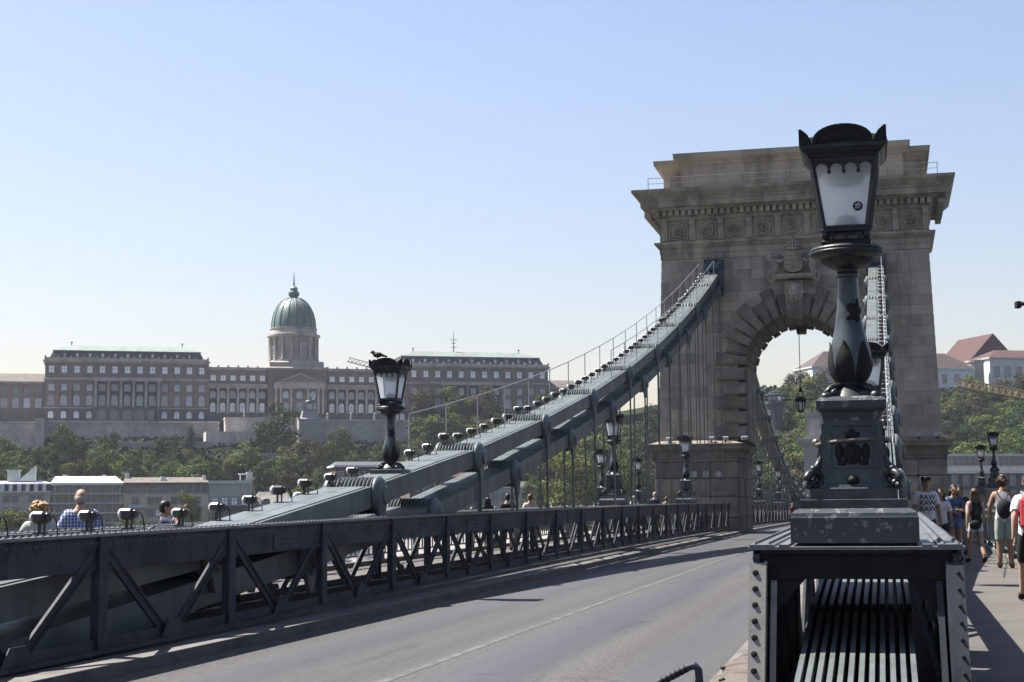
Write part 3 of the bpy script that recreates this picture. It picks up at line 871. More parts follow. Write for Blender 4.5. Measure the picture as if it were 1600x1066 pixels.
    for k in range(4):
        st = len(mb.v)
        mb.beam((-H0, -H0, Z0), (-H1, -H1, Z1), 0.036, 0.036, up=(1, 1, 0))
        def rail(za, zb, out):
            ha = H0 + (H1 - H0) * (za - Z0) / (Z1 - Z0); hb = H0 + (H1 - H0) * (zb - Z0) / (Z1 - Z0)
            mb.add([(-ha, -ha - out, za), (ha, -ha - out, za), (ha, -ha + 0.02, za), (-ha, -ha + 0.02, za), (-hb, -hb - out, zb), (hb, -hb - out, zb), (hb, -hb + 0.02, zb), (-hb, -hb + 0.02, zb)],
                   [(0, 3, 2, 1), (4, 5, 6, 7), (0, 1, 5, 4), (1, 2, 6, 5), (2, 3, 7, 6), (3, 0, 4, 7)])
        rail(Z0, Z0 + 0.022, 0.012); rail(Z1 - 0.045, Z1, 0.012)
        # four hanging arches
        nA = 4; zc = Z1 - 0.045; hh = H0 + (H1 - H0) * (zc - Z0) / (Z1 - Z0) - 0.02
        wA = 2 * hh / nA
        for i in range(nA):
            x0 = -hh + i * wA
            pts = []
            for j in range(9):
                a = math.pi - math.pi * j / 8
                pts.append((x0 + wA / 2 + math.cos(a) * wA * 0.42, zc - 0.045 + math.sin(a) * 0.045))
            poly = [(x0, zc + 0.005), (x0, zc - 0.06)] + pts + [(x0 + wA, zc - 0.06), (x0 + wA, zc + 0.005)]
            for a, b in zip(poly[1:-1], poly[2:]):
                q = [(a[0], a[1]), (b[0], b[1]), (b[0], zc + 0.005), (a[0], zc + 0.005)]
                if abs(b[0] - a[0]) < 1e-5: continue
                mb.prism(q, -hh - 0.024, -hh - 0.008)
        for i in range(1, nA):
            mb.ball((-hh + i * wA, -hh - 0.016, zc - 0.066), (0.017, 0.014, 0.017), 8, 5)
        mb.xf(Matrix.Rotation(k * math.pi / 2, 4, 'Z'), st)
    me['lantern_frame'] = mb.mesh('lantern_frame', M['lamp'])
    mb = MB()
    mb.sq([(0.268, Z1 - 0.002), (0.285, Z1 + 0.005), (0.29, Z1 + 0.02), (0.325, Z1 + 0.045), (0.332, Z1 + 0.06), (0.345, Z1 + 0.065), (0.345, Z1 + 0.098), (0.30, Z1 + 0.10)])
    me['cornice'] = mb.mesh('cornice', M['lamp'])
    mb = MB()
    mb.sq([(0.30, Z1 + 0.095), (0.27, Z1 + 0.17), (0.17, Z1 + 0.215), (0.05, Z1 + 0.225)])
    me['roof'] = mb.mesh('roof', M['black'])
    # crown: an arched crest on every side and curled horns at the corners
    mb = MB(); zb = Z1 + 0.097
    for k in range(4):
        st = len(mb.v)
        n = 14; R = 0.245; Hh = 0.155
        po = [(R * math.cos(math.pi * i / n), zb + Hh * math.sin(math.pi * i / n) ** 0.8) for i in range(n + 1)]
        pi_ = [((R - 0.03) * math.cos(math.pi * i / n), zb + max(0, (Hh - 0.03)) * math.sin(math.pi * i / n) ** 0.8) for i in range(n + 1)]
        for i in range(n):
            mb.prism([po[i], po[i + 1], pi_[i + 1], pi_[i]], -0.352, -0.325)
        mb.prism([(p[0], p[1]) for p in pi_], -0.343, -0.330)
        for sx in (-1, 1):
            mb.lathe([(0.038, -0.357), (0.038, -0.343), (0.03, -0.343)], 12, (sx * 0.045, 0, zb + 0.06), 'y')
            mb.lathe([(0.012, -0.362), (0.022, -0.343)], 10, (sx * 0.045, 0, zb + 0.06), 'y')
            mb.ball((sx * 0.125, -0.343, zb + 0.04), (0.045, 0.014, 0.025), 8, 5)
            mb.ball((sx * 0.165, -0.343, zb + 0.02), (0.04, 0.014, 0.018), 8, 5)
            # horn half on this side of the corner
            poly = [(sx * 0.245, zb), (sx * 0.255, zb + 0.035), (sx * 0.285, zb + 0.085), (sx * 0.32, zb + 0.115), (sx * 0.352, zb + 0.125), (sx * 0.352, zb)]
            if sx > 0: poly = poly[::-1]
            mb.prism(poly, -0.352, -0.328)
        mb.xf(Matrix.Rotation(k * math.pi / 2, 4, 'Z'), st)
    me['crest'] = mb.mesh('crest', M['black'], True, 0.7)
    # one pane, reused on the four sides
    g = 0.012
    mb = MB()
    mb.add([(-H0 + 0.012, -H0 + 0.004, Z0 + 0.01), (H0 - 0.012, -H0 + 0.004, Z0 + 0.01), (H1 - 0.012, -H1 + 0.004, Z1), (-H1 + 0.012, -H1 + 0.004, Z1),
            (-H0 + 0.012, -H0 + 0.010, Z0 + 0.01), (H0 - 0.012, -H0 + 0.010, Z0 + 0.01), (H1 - 0.012, -H1 + 0.010, Z1), (-H1 + 0.012, -H1 + 0.010, Z1)], [(0, 1, 2, 3)])
    mb.v = mb.v[:4]
    me['pane'] = mb.mesh('pane', M['milk'])
    mb = MB(); mb.lathe([(0.20, Z1 - 0.01), (0.19, Z1 - 0.09), (0.15, Z1 - 0.16), (0.06, Z1 - 0.19)], 20)
    me['reflector'] = mb.mesh('reflector', M['lampcol'], True)
    mb = MB(); mb.lathe([(0.12, Z0 + 0.012), (0.115, Z0 + 0.06), (0.085, Z0 + 0.11), (0.03, Z0 + 0.135)], 18)
    me['lamp_socket'] = mb.mesh('lamp_socket', M['lampcol'], True)
    return me
LMp, LMu = lamp_meshes(), lamp_upper()
def lamp(x, y, z, label, pedestal=True, rz=0.0, detail=True):
    root = empty('bridge_lamp', (x, y, z), rz, label, 'lamp', 'cast iron lamps on the bridge')
    root.scale = (0.96, 0.96, 1.0)
    dz = 0.0
    if pedestal:
        for n, me in LMp.items():
            if n == 'corner_scroll':
                for k in range(4): put(n, me, None, root, rot=(0, 0, k * math.pi / 2))
            else: put(n, me, None, root)
        dz = 1.10
    else:
        mb = MB(); mb.sq([(0.34, -0.25), (0.34, 0.06), (0.33, 0.075), (0.25, 0.08)], ry=0.9)
        mb.build('base_block', M['lampcol'], root); dz = 0.075
    for n, me in LMu.items():
        if n == 'pane': continue
        if n == 'bulb_leaf':
            for k in range(6): put(n, me, None, root, (0, 0, dz), (0, 0, k * math.pi / 3 + 0.26))
            continue
        put(n, me, None, root, (0, 0, dz))
    for k in range(4):
        put('pane', LMu['pane'], None, root, (0, 0, dz), (0, 0, k * math.pi / 2))
    return root
XR, XL = XM + TC, XM - TC
near_lamp = lamp(XR, 12.62, ztop(12.62) + 0.021, 'largest lamp, chipped pedestal on the truss end in front of the tower')
# round sticker on the front pane, strap round the pedestal
mb = MB(); mb.lathe([(0.040, 0.0), (0.040, -0.002)], 20, (0, 0, 0), 'y')
stk = mb.build('sticker', M['black'], near_lamp, loc=(0.105, -0.232, 2.63), rot=(-0.155, 0, 0))
mb = MB()
wht = mat('sticker_white', (0.8, 0.8, 0.78), 0.6)
for a, r0 in ((0.3, 0.018), (1.5, 0.020), (2.6, 0.017), (3.9, 0.021), (5.1, 0.017)):
    mb.lathe([(0.0075, -0.0028), (0.0075, -0.004)], 8, (r0 * math.cos(a), 0, r0 * math.sin(a)), 'y')
mb.tube([(-0.022, -0.003, -0.016), (-0.004, -0.003, 0.004), (0.006, -0.003, -0.01), (0.022, -0.003, 0.016)], 0.0034, 6)
mb.tube([(-0.018, -0.003, 0.018), (0.0, -0.003, 0.008), (0.012, -0.003, 0.026)], 0.003, 6)
mb.build('sticker_mark', wht, stk)
mb = MB(); pts = []
for i in range(33):
    a = 2 * math.pi * i / 32
    pts.append((0.30 * math.cos(a), 0.30 * math.sin(a), 0.775 + 0.022 * math.cos(a + 0.6)))
mb.tube(pts, 0.014, 8)
mb.ball((-0.30, -0.03, 0.78), 0.03, 8, 6)
mb.build('strap', mat('rusty_strap', (0.34, 0.30, 0.25), 0.5, 0.4, 0.5, 14, 0.2, 50, col2=(0.12, 0.09, 0.07)), near_lamp)

lamp(XL, 29.2, chain_z(29.2) + 0.20, 'lamp standing on the left chain, a bird on its crest', pedestal=False, rz=0.0)
lamp(XR, 29.2, chain_z(29.2) + 0.20, 'lamp on the right chain, only a corner showing behind the near lamp', pedestal=False)
lamp(XL, 54.9, ztop(54.9) + 0.002, 'pedestal lamp on the left truss among the hangers, before the tower')
lamp(XL, 75.3, ztop(75.3) + 0.002, 'pedestal lamp on the left truss, in front of the stone tower foot')
lamp(XL, 119.3, ztop(119.3) + 0.002, 'lamp on the left truss just beyond the tower arch')
lamp(XL, 140.5, ztop(140.5) + 0.002, 'small lamp on the left truss, second beyond the tower arch')
lamp(XL, 162.0, ztop(162.0) + 0.002, 'tiny lamp on the left truss, third beyond the tower arch')
lamp(XL, 185.0, ztop(185.0) + 0.002, 'tiny lamp on the left truss, fourth beyond the tower arch')
lamp(-15.7, 86.9, 1.55, 'lamp on the left balcony round the tower, half behind a hanger')
lamp(-15.7, 100.0, 1.45, 'small lamp behind the left balcony, left of the tower foot')
lamp(6.05, 94.9, 2.45, 'taller of two lamps right of the tower, above the walkers')
lamp(6.05, 108.0, 2.15, 'smaller of two lamps right of the tower, nearer its foot')
for (x, y, z) in ((6.05, 94.9, 2.45), (6.05, 108.0, 2.15), (-15.7, 86.9, 1.55), (-15.7, 100.0, 1.45)):
    w = 0.55
    mb = MB(); z0 = zw(y) - 0.01
    mb.rect_loft([(-w - 0.08, w + 0.08, -w - 0.08, w + 0.08, 0), (-w - 0.08, w + 0.08, -w - 0.08, w + 0.08, 0.2), (-w, w, -w, w, 0.24), (-w, w, -w, w, z - z0 - 0.14), (-w - 0.06, w + 0.06, -w - 0.06, w + 0.06, z - z0 - 0.1), (-w - 0.06, w + 0.06, -w - 0.06, w + 0.06, z - z0)])
    o = mb.build('stone_pier', M['carve'], None, loc=(x, y, z0))
    sd = 'right' if x > 0 else 'left'
    wh = 'nearer' if y < 97 else 'farther'
    tag(o, f'short stone pier under the {wh} lamp on the {sd} tower balcony', 'pier', 'stone piers under the balcony lamps')
# bird on the crest of the left lamp
mb = MB()
mb.ball((0, 0, 0.07), (0.10, 0.055, 0.055), 12, 8); mb.ball((-0.10, 0, 0.125), (0.04, 0.035, 0.035), 10, 7)
mb.tube([(-0.06, 0, 0.09), (-0.09, 0, 0.115)], [0.04, 0.032], 8)
mb.tube([(0.07, 0, 0.065), (0.19, 0, 0.03)], [0.035, 0.018], 6); mb.tube([(-0.13, 0, 0.12), (-0.165, 0, 0.11)], [0.012, 0.003], 5)
for sy in (-1, 1): mb.tube([(0, sy * 0.02, 0.03), (0, sy * 0.02, -0.02)], 0.006, 5)
tag(mb.build('pigeon', M['black'], None, smooth=True, loc=(XL - 0.16, 28.88, chain_z(29.2) + 0.20 + 0.075 + 2.165)), 'dark pigeon perched on the crest of the left chain lamp', 'bird')

# ------------------------------------------------------------------ floodlights along the chains
mb = MB()
mb.cbox(-0.09, 0.09, -0.095, 0.095, 0.13, 0.285, 0.03)
mb.cbox(0.09, 0.13, -0.06, 0.06, 0.155, 0.265, 0.012)
fl_body = mb.mesh('housing', M['flood'])
mb = MB(); mb.box(-0.07, 0.08, -0.06, 0.06, 0, 0.012).box(-0.03, 0.0, -0.02, 0.02, 0.012, 0.165).box(0.045, 0.065, -0.02, 0.02, 0.012, 0.165)
fl_br = mb.mesh('bracket', M['flood'])
mb = MB(); mb.lathe([(0.02, -0.145), (0.055, -0.132), (0.075, -0.11), (0.08, -0.085)], 12, (0, 0, 0.21), 'x')
fl_gl = mb.mesh('front_glass', M['floodglass'], True)
mb = MB(); mb.tube([(0.13, 0, 0.23), (0.17, 0.01, 0.235), (0.21, 0.015, 0.17), (0.225, 0.02, 0.07), (0.23, 0.02, 0.0)], 0.009, 6)
fl_cb = mb.mesh('cable', M['black'], True)
rf = random.Random(11)
def floodlight(x, y, z, label, rz, sc=1.0, group='floodlights along the chains'):
    r = empty('floodlight', (x, y, z), rz, label, 'floodlight', group)
    sc = rf.uniform(0.86, 0.98); r.scale = (sc, sc, sc)
    put('housing', fl_body, None, r); put('bracket', fl_br, None, r); put('front_glass', fl_gl, None, r); put('cable', fl_cb, None, r)
    return r
LY = [14.6, 15.7, 16.8, 17.93, 19.0, 20.56, 21.83, 23.06, 24.25, 25.48, 26.74, 27.94, 31.57, 32.89, 34.2]
y = 35.4
while y < 88:
    LY.append(y); y += 1.235
LY = [v for v in LY if abs(v - 29.2) > 0.8]
jt = lambda nodes, y: min(abs(n - y) for n in nodes)
for i, y in enumerate(LY):
    z = max(ztop(y) + 0.003, chain_z(y) + 0.2)
    if jt(UP, y) < 0.30: z = chain_z(y) + 0.30
    floodlight(XL - 0.34, y, z, f'floodlight on the left chain side, {ordinal(i + 1)} counting up from the frame edge', rf.uniform(-0.25, 0.25))
k = 0
for y in LY:
    if y < 36: continue
    k += 1
    floodlight(XR + 0.24, y, chain_z(y) + (0.30 if jt(UP, y) < 0.3 else 0.2), f'floodlight on the right chain behind the near lamp, {ordinal(k)} counting up', math.pi + rf.uniform(-0.25, 0.25))
# ------------------------------------------------------------------ the stone tower
TX = -4.92           # axis of the tower
AX, AZ, AR = -4.87, 9.62, 2.87     # arch axis, springing height and radius
YF, YB = 90.0, 97.0
tower = empty('bridge_tower', (TX, YF, 0), 0, 'massive sooty limestone arch tower of the bridge behind the near lamp', 'tower')
rt = random.Random(21)
ax = AX - TX
def hw(z): return 7.62 + (16.25 - z) * 0.0315
def yf(z): return (z - 5.3) * 0.022            # front face leans back a little
# core with the arch cut through
mb = MB()
D2 = YB - YF
def core_strip(xl0, xl1, xr0, xr1, z0, z1):
    """solid between heights, left/right x at bottom and top"""
    mb.add([(xl0, yf(z0) + 0.12, z0), (xr0, yf(z0) + 0.12, z0), (xr0, D2 - yf(z0), z0), (xl0, D2 - yf(z0), z0),
            (xl1, yf(z1) + 0.12, z1), (xr1, yf(z1) + 0.12, z1), (xr1, D2 - yf(z1), z1), (xl1, D2 - yf(z1), z1)],
           [(0, 3, 2, 1), (4, 5, 6, 7), (0, 1, 5, 4), (1, 2, 6, 5), (2, 3, 7, 6), (3, 0, 4, 7)])
RC = AR + 0.10
core_strip(-hw(5.2) + 0.1, -hw(AZ) + 0.1, ax - RC, ax - RC, 5.2, AZ)
core_strip(ax + RC, ax + RC, hw(5.2) - 0.1, hw(AZ) - 0.1, 5.2, AZ)
NA = 12
for i in range(NA):
    a0 = math.pi / 2 * i / NA; a1 = math.pi / 2 * (i + 1) / NA
    z0, z1 = AZ + RC * math.sin(a0), AZ + RC * math.sin(a1)
    w0, w1 = RC * math.cos(a0), RC * math.cos(a1)
    core_strip(-hw(z0) + 0.1, -hw(z1) + 0.1, ax - w0, ax - w1, z0, z1)
    core_strip(ax + w0, ax + w1, hw(z0) - 0.1, hw(z1) - 0.1, z0, z1)
core_strip(-hw(AZ + RC) + 0.1, -hw(16.3) + 0.1, hw(AZ + RC) - 0.1, hw(16.3) - 0.1, AZ + RC, 16.3)
mb.build('core', M['mortar'], tower)
# ashlar facing: each stone its own piece, shared unit block
ub = MB(); ub.cbox(0, 1, 0, 1, 0, 1, 0.014)
unit = ub.mesh('stone', M['stone'])
def stone(x0, x1, z0, z1, y=None, d=0.25):
    pr = rt.uniform(-0.007, 0.008)
    o = put('stone', unit, None, tower, (x0, (yf((z0 + z1) / 2) if y is None else y) + pr, z0))
    o.scale = (x1 - x0, d, z1 - z0)
    return o
z = 5.30; j = 0
while z < 16.2:
    h = rt.choice((0.58, 0.64, 0.70))
    z1 = min(z + h, 16.25)
    if 16.25 - z1 < 0.3: z1 = 16.25
    open_w = 0.0
    if z < AZ: open_w = 3.35 + AR - 2.86
    elif z < AZ + AR + 0.5: open_w = math.sqrt(max(0, (AR + 0.5) ** 2 - (z - AZ) ** 2))
    spans = [(-hw((z + z1) / 2), hw((z + z1) / 2))] if open_w <= 0 else [(-hw((z + z1) / 2), ax - open_w), (ax + open_w, hw((z + z1) / 2))]
    for a, b in spans:
        x = a; first = rt.uniform(0.6, 1.7)
        while x < b - 0.05:
            L_ = first if first else rt.uniform(1.15, 2.1); first = None
            x1 = min(x + L_, b)
            if b - x1 < 0.55: x1 = b
            stone(x, x1 - 0.010, z + 0.005, z1 - 0.005)
            x = x1
    z = z1; j += 1
# rusticated voussoirs of both faces (front ones proud, long and short in turn)
def voussoir(a0, a1, r0, r1, ya, yb_, name='voussoir', m=None, key=False):
    mb = MB()
    g = 0.011
    def P(a, r): return (ax + r * math.cos(a), AZ + r * math.sin(a))
    aa, ab = a0 + g, a1 - g
    am = (aa + ab) / 2
    c = 0.09
    outer = [P(aa, r0), P(am, r0 * 0.995), P(ab, r0), P(ab, r1), P(aa, r1)]
    ca = c / ((r0 + r1) / 2)
    inner = [P(aa + ca * 1.4, r0 + c), P(am, r0 + c), P(ab - ca * 1.4, r0 + c), P(ab - ca * 0.9, r1 - c), P(aa + ca * 0.9, r1 - c)]
    sgn = -1 if yb_ > ya else 1
    vs = [(p[0], yb_, p[1]) for p in outer] + [(p[0], ya - sgn * c * 0 + (c if yb_ > ya else -c), p[1]) for p in outer] + [(p[0] , ya + rt.uniform(-0.03, 0.03), p[1]) for p in inner]
    n = 5
    fs = [tuple(range(n))[::-1]]
    for i in range(n):
        k = (i + 1) % n
        fs.append((i, k, n + k, n + i)); fs.append((n + i, n + k, 2 * n + k, 2 * n + i))
    fs.append(tuple(2 * n + i for i in range(n)))
    mb.add(vs, fs)
    return mb.build(name, m or M['stonedark'], tower)
NV = 17
for i in range(NV):
    a0 = math.pi * i / NV; a1 = math.pi * (i + 1) / NV
    key = i == NV // 2
    r1 = AR + (1.75 if i % 2 == 0 else 1.25)
    zc = AZ + AR * math.sin((a0 + a1) / 2)
    if key: continue
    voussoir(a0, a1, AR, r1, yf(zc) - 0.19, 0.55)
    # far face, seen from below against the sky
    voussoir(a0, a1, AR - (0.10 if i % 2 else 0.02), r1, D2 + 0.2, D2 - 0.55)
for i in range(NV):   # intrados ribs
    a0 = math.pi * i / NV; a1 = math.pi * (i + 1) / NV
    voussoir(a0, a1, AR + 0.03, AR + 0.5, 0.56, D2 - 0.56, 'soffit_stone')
i = NV // 2
voussoir(math.pi * i / NV - 0.03, math.pi * (i + 1) / NV + 0.03, AR - 0.42, AR + 1.1, D2 + 0.3, D2 - 0.7)
# keystone bracket with the lion mask
key = MB()
key.rect_loft([(ax - 0.42, ax + 0.42, -0.30, 0.5, AZ + AR - 0.28), (ax - 0.46, ax + 0.46, -0.42, 0.5, AZ + AR + 0.2), (ax - 0.52, ax + 0.52, -0.50, 0.5, AZ + AR + 1.75), (ax - 0.62, ax + 0.62, -0.6, 0.5, AZ + AR + 1.85)])
ks = key.build('keystone', M['stonedark'], tower)
mb = MB(); zc = AZ + AR + 1.15
mb.ball((ax, -0.52, zc + 0.05), (0.36, 0.22, 0.40), 14, 10)
mb.ball((ax, -0.76, zc - 0.12), (0.16, 0.14, 0.13), 10, 8); mb.ball((ax, -0.72, zc + 0.10), (0.07, 0.12, 0.17), 8, 6)
for sx in (-1, 1):
    mb.ball((ax + sx * 0.12, -0.72, zc - 0.30), (0.11, 0.10, 0.10), 8, 6)
    mb.ball((ax + sx * 0.15, -0.70, zc + 0.17), (0.09, 0.07, 0.06), 8, 6)
    mb.ball((ax + sx * 0.25, -0.62, zc + 0.36), (0.09, 0.08, 0.10), 8, 6)
for k in range(14):
    a = 2 * math.pi * k / 14
    mb.ball((ax + 0.43 * math.cos(a), -0.46, zc + 0.04 + 0.46 * math.sin(a)), (0.13, 0.12, 0.14), 8, 6, jit=0.12, rnd=rt)
mb.build('lion_mask', M['carve'], tower, smooth=True)
# rusticated quoins beside the opening
zq = 5.42; k = 0
while zq < AZ - 0.3:
    hq = (AZ - 5.42) / 5 - 0.13
    for sx in (-1, 1):
        w = 1.72 if k % 2 == 0 else 1.30
        x0, x1 = (ax - AR - w, ax - AR) if sx < 0 else (ax + AR, ax + AR + w)
        mb = MB(); c = 0.10
        ya = yf(zq) - 0.24
        # pillow-faced block
        mb.add([(x0, 0.8, zq), (x1, 0.8, zq), (x1, 0.8, zq + hq), (x0, 0.8, zq + hq), (x0, ya + c, zq), (x1, ya + c, zq), (x1, ya + c, zq + hq), (x0, ya + c, zq + hq),
                (x0 + c * 1.3, ya + rt.uniform(-.02, .03), zq + c), (x1 - c, ya + rt.uniform(-.02, .03), zq + c), (x1 - c, ya + rt.uniform(-.02, .03), zq + hq - c), (x0 + c * 1.3, ya + rt.uniform(-.02, .03), zq + hq - c)],
               [(3, 2, 1, 0), (0, 1, 5, 4), (1, 2, 6, 5), (2, 3, 7, 6), (3, 0, 4, 7), (4, 5, 9, 8), (5, 6, 10, 9), (6, 7, 11, 10), (7, 4, 8, 11), (8, 9, 10, 11)])
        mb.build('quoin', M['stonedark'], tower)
        mb = MB(); mb.box(x0 if sx < 0 else x1 - w, x1 if sx < 0 else x1, D2 - 0.8, D2 + 0.16, zq, zq + hq)
        mb.build('quoin', M['stonedark'], tower)
    zq += hq + 0.13; k += 1
# jamb facing inside the arch
for sx in (-1, 1):
    zq = 5.3; k = 0
    while zq < AZ:
        z1 = min(zq + 0.72, AZ)
        y = 0.82
        while y < D2 - 0.85:
            y1 = min(y + rt.uniform(1.1, 1.9), D2 - 0.82)
            o = put('stone', unit, None, tower, (ax - AR - 0.2 if sx < 0 else ax + AR - 0.01, y, zq))
            o.scale = (0.21, y1 - y - 0.015, z1 - zq - 0.014)
            y = y1
        zq = z1
# pedestal: base blocks, recessed panels, moulded cap; the road passes between the two halves
def pedestal(xa, xb, nm):
    y0, y1 = -0.62, D2 + 1.3
    mb = MB()
    mb.rect_loft([(xa, xb, y0 + 0.2, y1 - 0.2, -12), (xa, xb, y0 + 0.2, y1 - 0.2, 4.2)])
    mb.build('pedestal_core', M['mortar'], tower)
    mb = MB()
    def ring(o, z): return (xa - o, xb + o, y0 - o, y1 + o, z)
    mb.rect_loft([ring(-0.05, 4.08), ring(0.0, 4.12), ring(0.02, 4.25), ring(0.10, 4.32), ring(0.12, 4.42), ring(0.05, 4.45), ring(0.06, 4.62), ring(0.25, 4.78), ring(0.30, 4.82), ring(0.30, 4.98), ring(0.36, 5.04), ring(0.38, 5.12), ring(0.1, 5.17), ring(-0.25, 5.32)])
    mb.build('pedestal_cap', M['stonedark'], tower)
    zz = -0.25
    for h in (1.15, 1.2, 1.05, 0.92):
        x = xa; n = max(2, round((xb - xa) / 1.75)); w = (xb - xa) / n
        for i in range(n):
            o = put('pedestal_block', unit, None, tower, (xa + i * w + 0.012, y0 + rt.uniform(-0.02, 0.02), zz + 0.02)); o.scale = (w - 0.024, 0.5, h - 0.04)
            o.data = unit_dark
        side_x = xb if xa < 0 else xa
        n2 = 6; w2 = (y1 - y0 - 0.5) / n2
        for i in range(n2):
            o = put('pedestal_block', unit_dark, None, tower, (side_x - 0.2 if xa < 0 else side_x - 0.02, y0 + 0.5 + i * w2 + 0.012, zz + 0.02)); o.scale = (0.22, w2 - 0.024, h - 0.04)
        zz += h
ub2 = MB(); ub2.cbox(0, 1, 0, 1, 0, 1, 0.05)
unit_dark = ub2.mesh('pedestal_block', M['stonedark'])
XI = AX - TX   # arch axis in the tower's own frame
pedestal(-hw(5.2) - 0.18, -3.36, 'left')
pedestal(3.40, hw(5.2) + 0.18, 'right')
# string moulding (architrave) and the entablature
def ringT(o, z, w=hw(16.3)): return (-w - o, w + o, 0.24 - o, D2 - 0.24 + o, z)
mb = MB()
mb.rect_loft([ringT(0.0, 15.95), ringT(0.05, 16.0), ringT(0.05, 16.30), ringT(0.09, 16.33), ringT(0.09, 16.62), ringT(0.16, 16.66), ringT(0.34, 16.84), ringT(0.38, 16.88), ringT(0.38, 16.98), ringT(0.10, 17.02)])
mb.build('architrave', M['carve'], tower)
mb = MB(); mb.rect_loft([ringT(0.06, 17.0), ringT(0.06, 18.25), ringT(0.22, 18.36), ringT(0.24, 18.46), ringT(0.30, 18.48), ringT(0.30, 18.86)])
mb.build('frieze', M['carve'], tower)
mb = MB(); mb.rect_loft([ringT(0.62, 18.84), ringT(0.66, 18.92), ringT(1.02, 18.98), ringT(1.05, 19.0), ringT(1.05, 19.32), ringT(1.12, 19.36), ringT(1.14, 19.44), ringT(1.42, 19.72), ringT(1.50, 19.80), ringT(1.52, 19.97), ringT(1.2, 20.02), ringT(-0.4, 20.16)])
mb.build('cornice', M['carve'], tower)
db = MB(); db.box(-0.11, 0.11, 0, 0.34, 0, 0.30)
dm = db.mesh('dentil', M['carve'])
W3 = hw(16.3)
nD = 42
for i in range(nD):
    x = -W3 - 0.1 + (2 * W3 + 0.2) * i / (nD - 1)
    put('dentil', dm, None, tower, (x, 0.24 - 0.60, 18.52))
nS = 14
for i in range(nS):
    y = 0.1 + (D2 - 0.2) * i / (nS - 1)
    for sx in (-1, 1):
        put('dentil', dm, None, tower, (sx * (W3 + 0.60), y, 18.52), (0, 0, -sx * math.pi / 2))
bb = MB()
bb.prism([(0.24 - 0.06, 17.06), (0.24 - 0.14, 17.06), (0.24 - 0.16, 17.5), (0.24 - 0.22, 17.75), (0.24 - 0.40, 18.02), (0.24 - 0.42, 18.24), (0.24 - 0.06, 18.24)], -0.17, 0.17, 'yz')
bb.box(-0.22, 0.22, -0.25, 0.18, 18.24, 18.34).box(-0.05, 0.05, 0.05, 0.09, 17.1, 17.5)
bm_ = bb.mesh('bracket', M['carve'])
rb = MB()
rb.lathe([(0.42, 0.0), (0.42, -0.10), (0.35, -0.13), (0.31, -0.03), (0.1, -0.03)], 20, axis='y')
for k in range(6):
    a = 2 * math.pi * k / 6
    rb.ball((0.17 * math.cos(a), -0.09, 0.17 * math.sin(a)), (0.095, 0.09, 0.095), 8, 6)
rb.ball((0, -0.09, 0), (0.07, 0.06, 0.07), 8, 6)
rm_ = rb.mesh('rosette', M['carve'], True)
pf = MB()
for (x0, x1, z0, z1) in ((-0.56, 0.56, -0.5, -0.44), (-0.56, 0.56, 0.44, 0.5), (-0.56, -0.50, -0.44, 0.44), (0.50, 0.56, -0.44, 0.44)):
    pf.box(x0, x1, -0.07, 0.02, z0, z1)
pm_ = pf.mesh('panel_frame', M['carve'])
for i in range(10):
    put('bracket', bm_, None, tower, (XI + (i - 4.5) * 1.655, 0, 0))
    if i < 9:
        o = put('rosette', rm_, None, tower, (XI + (i - 4) * 1.655, 0.18, 17.66), (0, i * 0.7, 0))
        put('panel_frame', pm_, None, tower, (XI + (i - 4) * 1.655, 0.175, 17.66))
# attic with projecting centre
mb = MB()
def ringA(o, z, x0=-7.45, x1=7.35, y0=0.55, y1=6.3): return (x0 - o, x1 + o, y0 - o, y1 + o, z)
mb.rect_loft([ringA(0.0, 20.05), ringA(0.0, 20.25), ringA(0, 21.15), ringA(0.08, 21.2), ringA(0.1, 21.3), ringA(0.34, 21.55), ringA(0.5, 21.62), ringA(0.54, 21.90), ringA(0.3, 21.95), ringA(-1, 22.0)])
mb.build('attic', M['stone'], tower)
mb = MB()
def ringB(o, z): return (-6.4 - o, 6.4 + o, 0.1 - o, 5.6 + o, z)
mb.rect_loft([ringB(0.0, 20.04), ringB(0.0, 20.3), ringB(-0.04, 20.32), ringB(-0.04, 21.50), ringB(0.05, 21.56), ringB(0.08, 21.68), ringB(0.30, 21.85), ringB(0.36, 21.9), ringB(0.38, 22.22), ringB(0.1, 22.28), ringB(-1, 22.34)])
mb.build('attic', M['stone'], tower)
# safety rail on the cornice
mb = MB()
for i in range(13):
    mb.tube([(-8.2 + 16.4 * i / 12, -0.7, 20.0), (-8.2 + 16.4 * i / 12, -0.7, 20.75)], 0.02, 6)
mb.tube([(-8.2, -0.7, 20.72), (8.2, -0.7, 20.72)], 0.018, 6); mb.tube([(-8.2, -0.7, 20.4), (8.2, -0.7, 20.4)], 0.014, 6)
mb.build('safety_rail', M['chain'], tower)
# coat of arms: ledge, shield, crown and two supporters
zs = 14.86
mb = MB(); mb.rect_loft([(XI - 1.02, XI + 1.02, -0.42, 0.3, zs - 0.36), (XI - 1.1, XI + 1.1, -0.5, 0.3, zs - 0.26), (XI - 1.1, XI + 1.1, -0.52, 0.3, zs - 0.16), (XI - 1.02, XI + 1.02, -0.44, 0.3, zs - 0.08)])
mb.build('arms_ledge', M['carve'], tower)
sh = [(-0.56, 1.28), (-0.60, 1.02), (-0.50, 0.90), (-0.55, 0.55), (-0.52, 0.25), (-0.34, 0.08), (0, 0.0), (0.34, 0.08), (0.52, 0.25), (0.55, 0.55), (0.50, 0.90), (0.60, 1.02), (0.56, 1.28)]
mb = MB(); mb.prism([(XI + a, zs + b) for a, b in sh], -0.34, 0.2)
shield = mb.build('shield', M['carve'], tower)
mb = MB()
for i in range(4):
    mb.box(XI - 0.48, XI - 0.04, -0.40, -0.335, zs + 0.22 + i * 0.27, zs + 0.34 + i * 0.27)
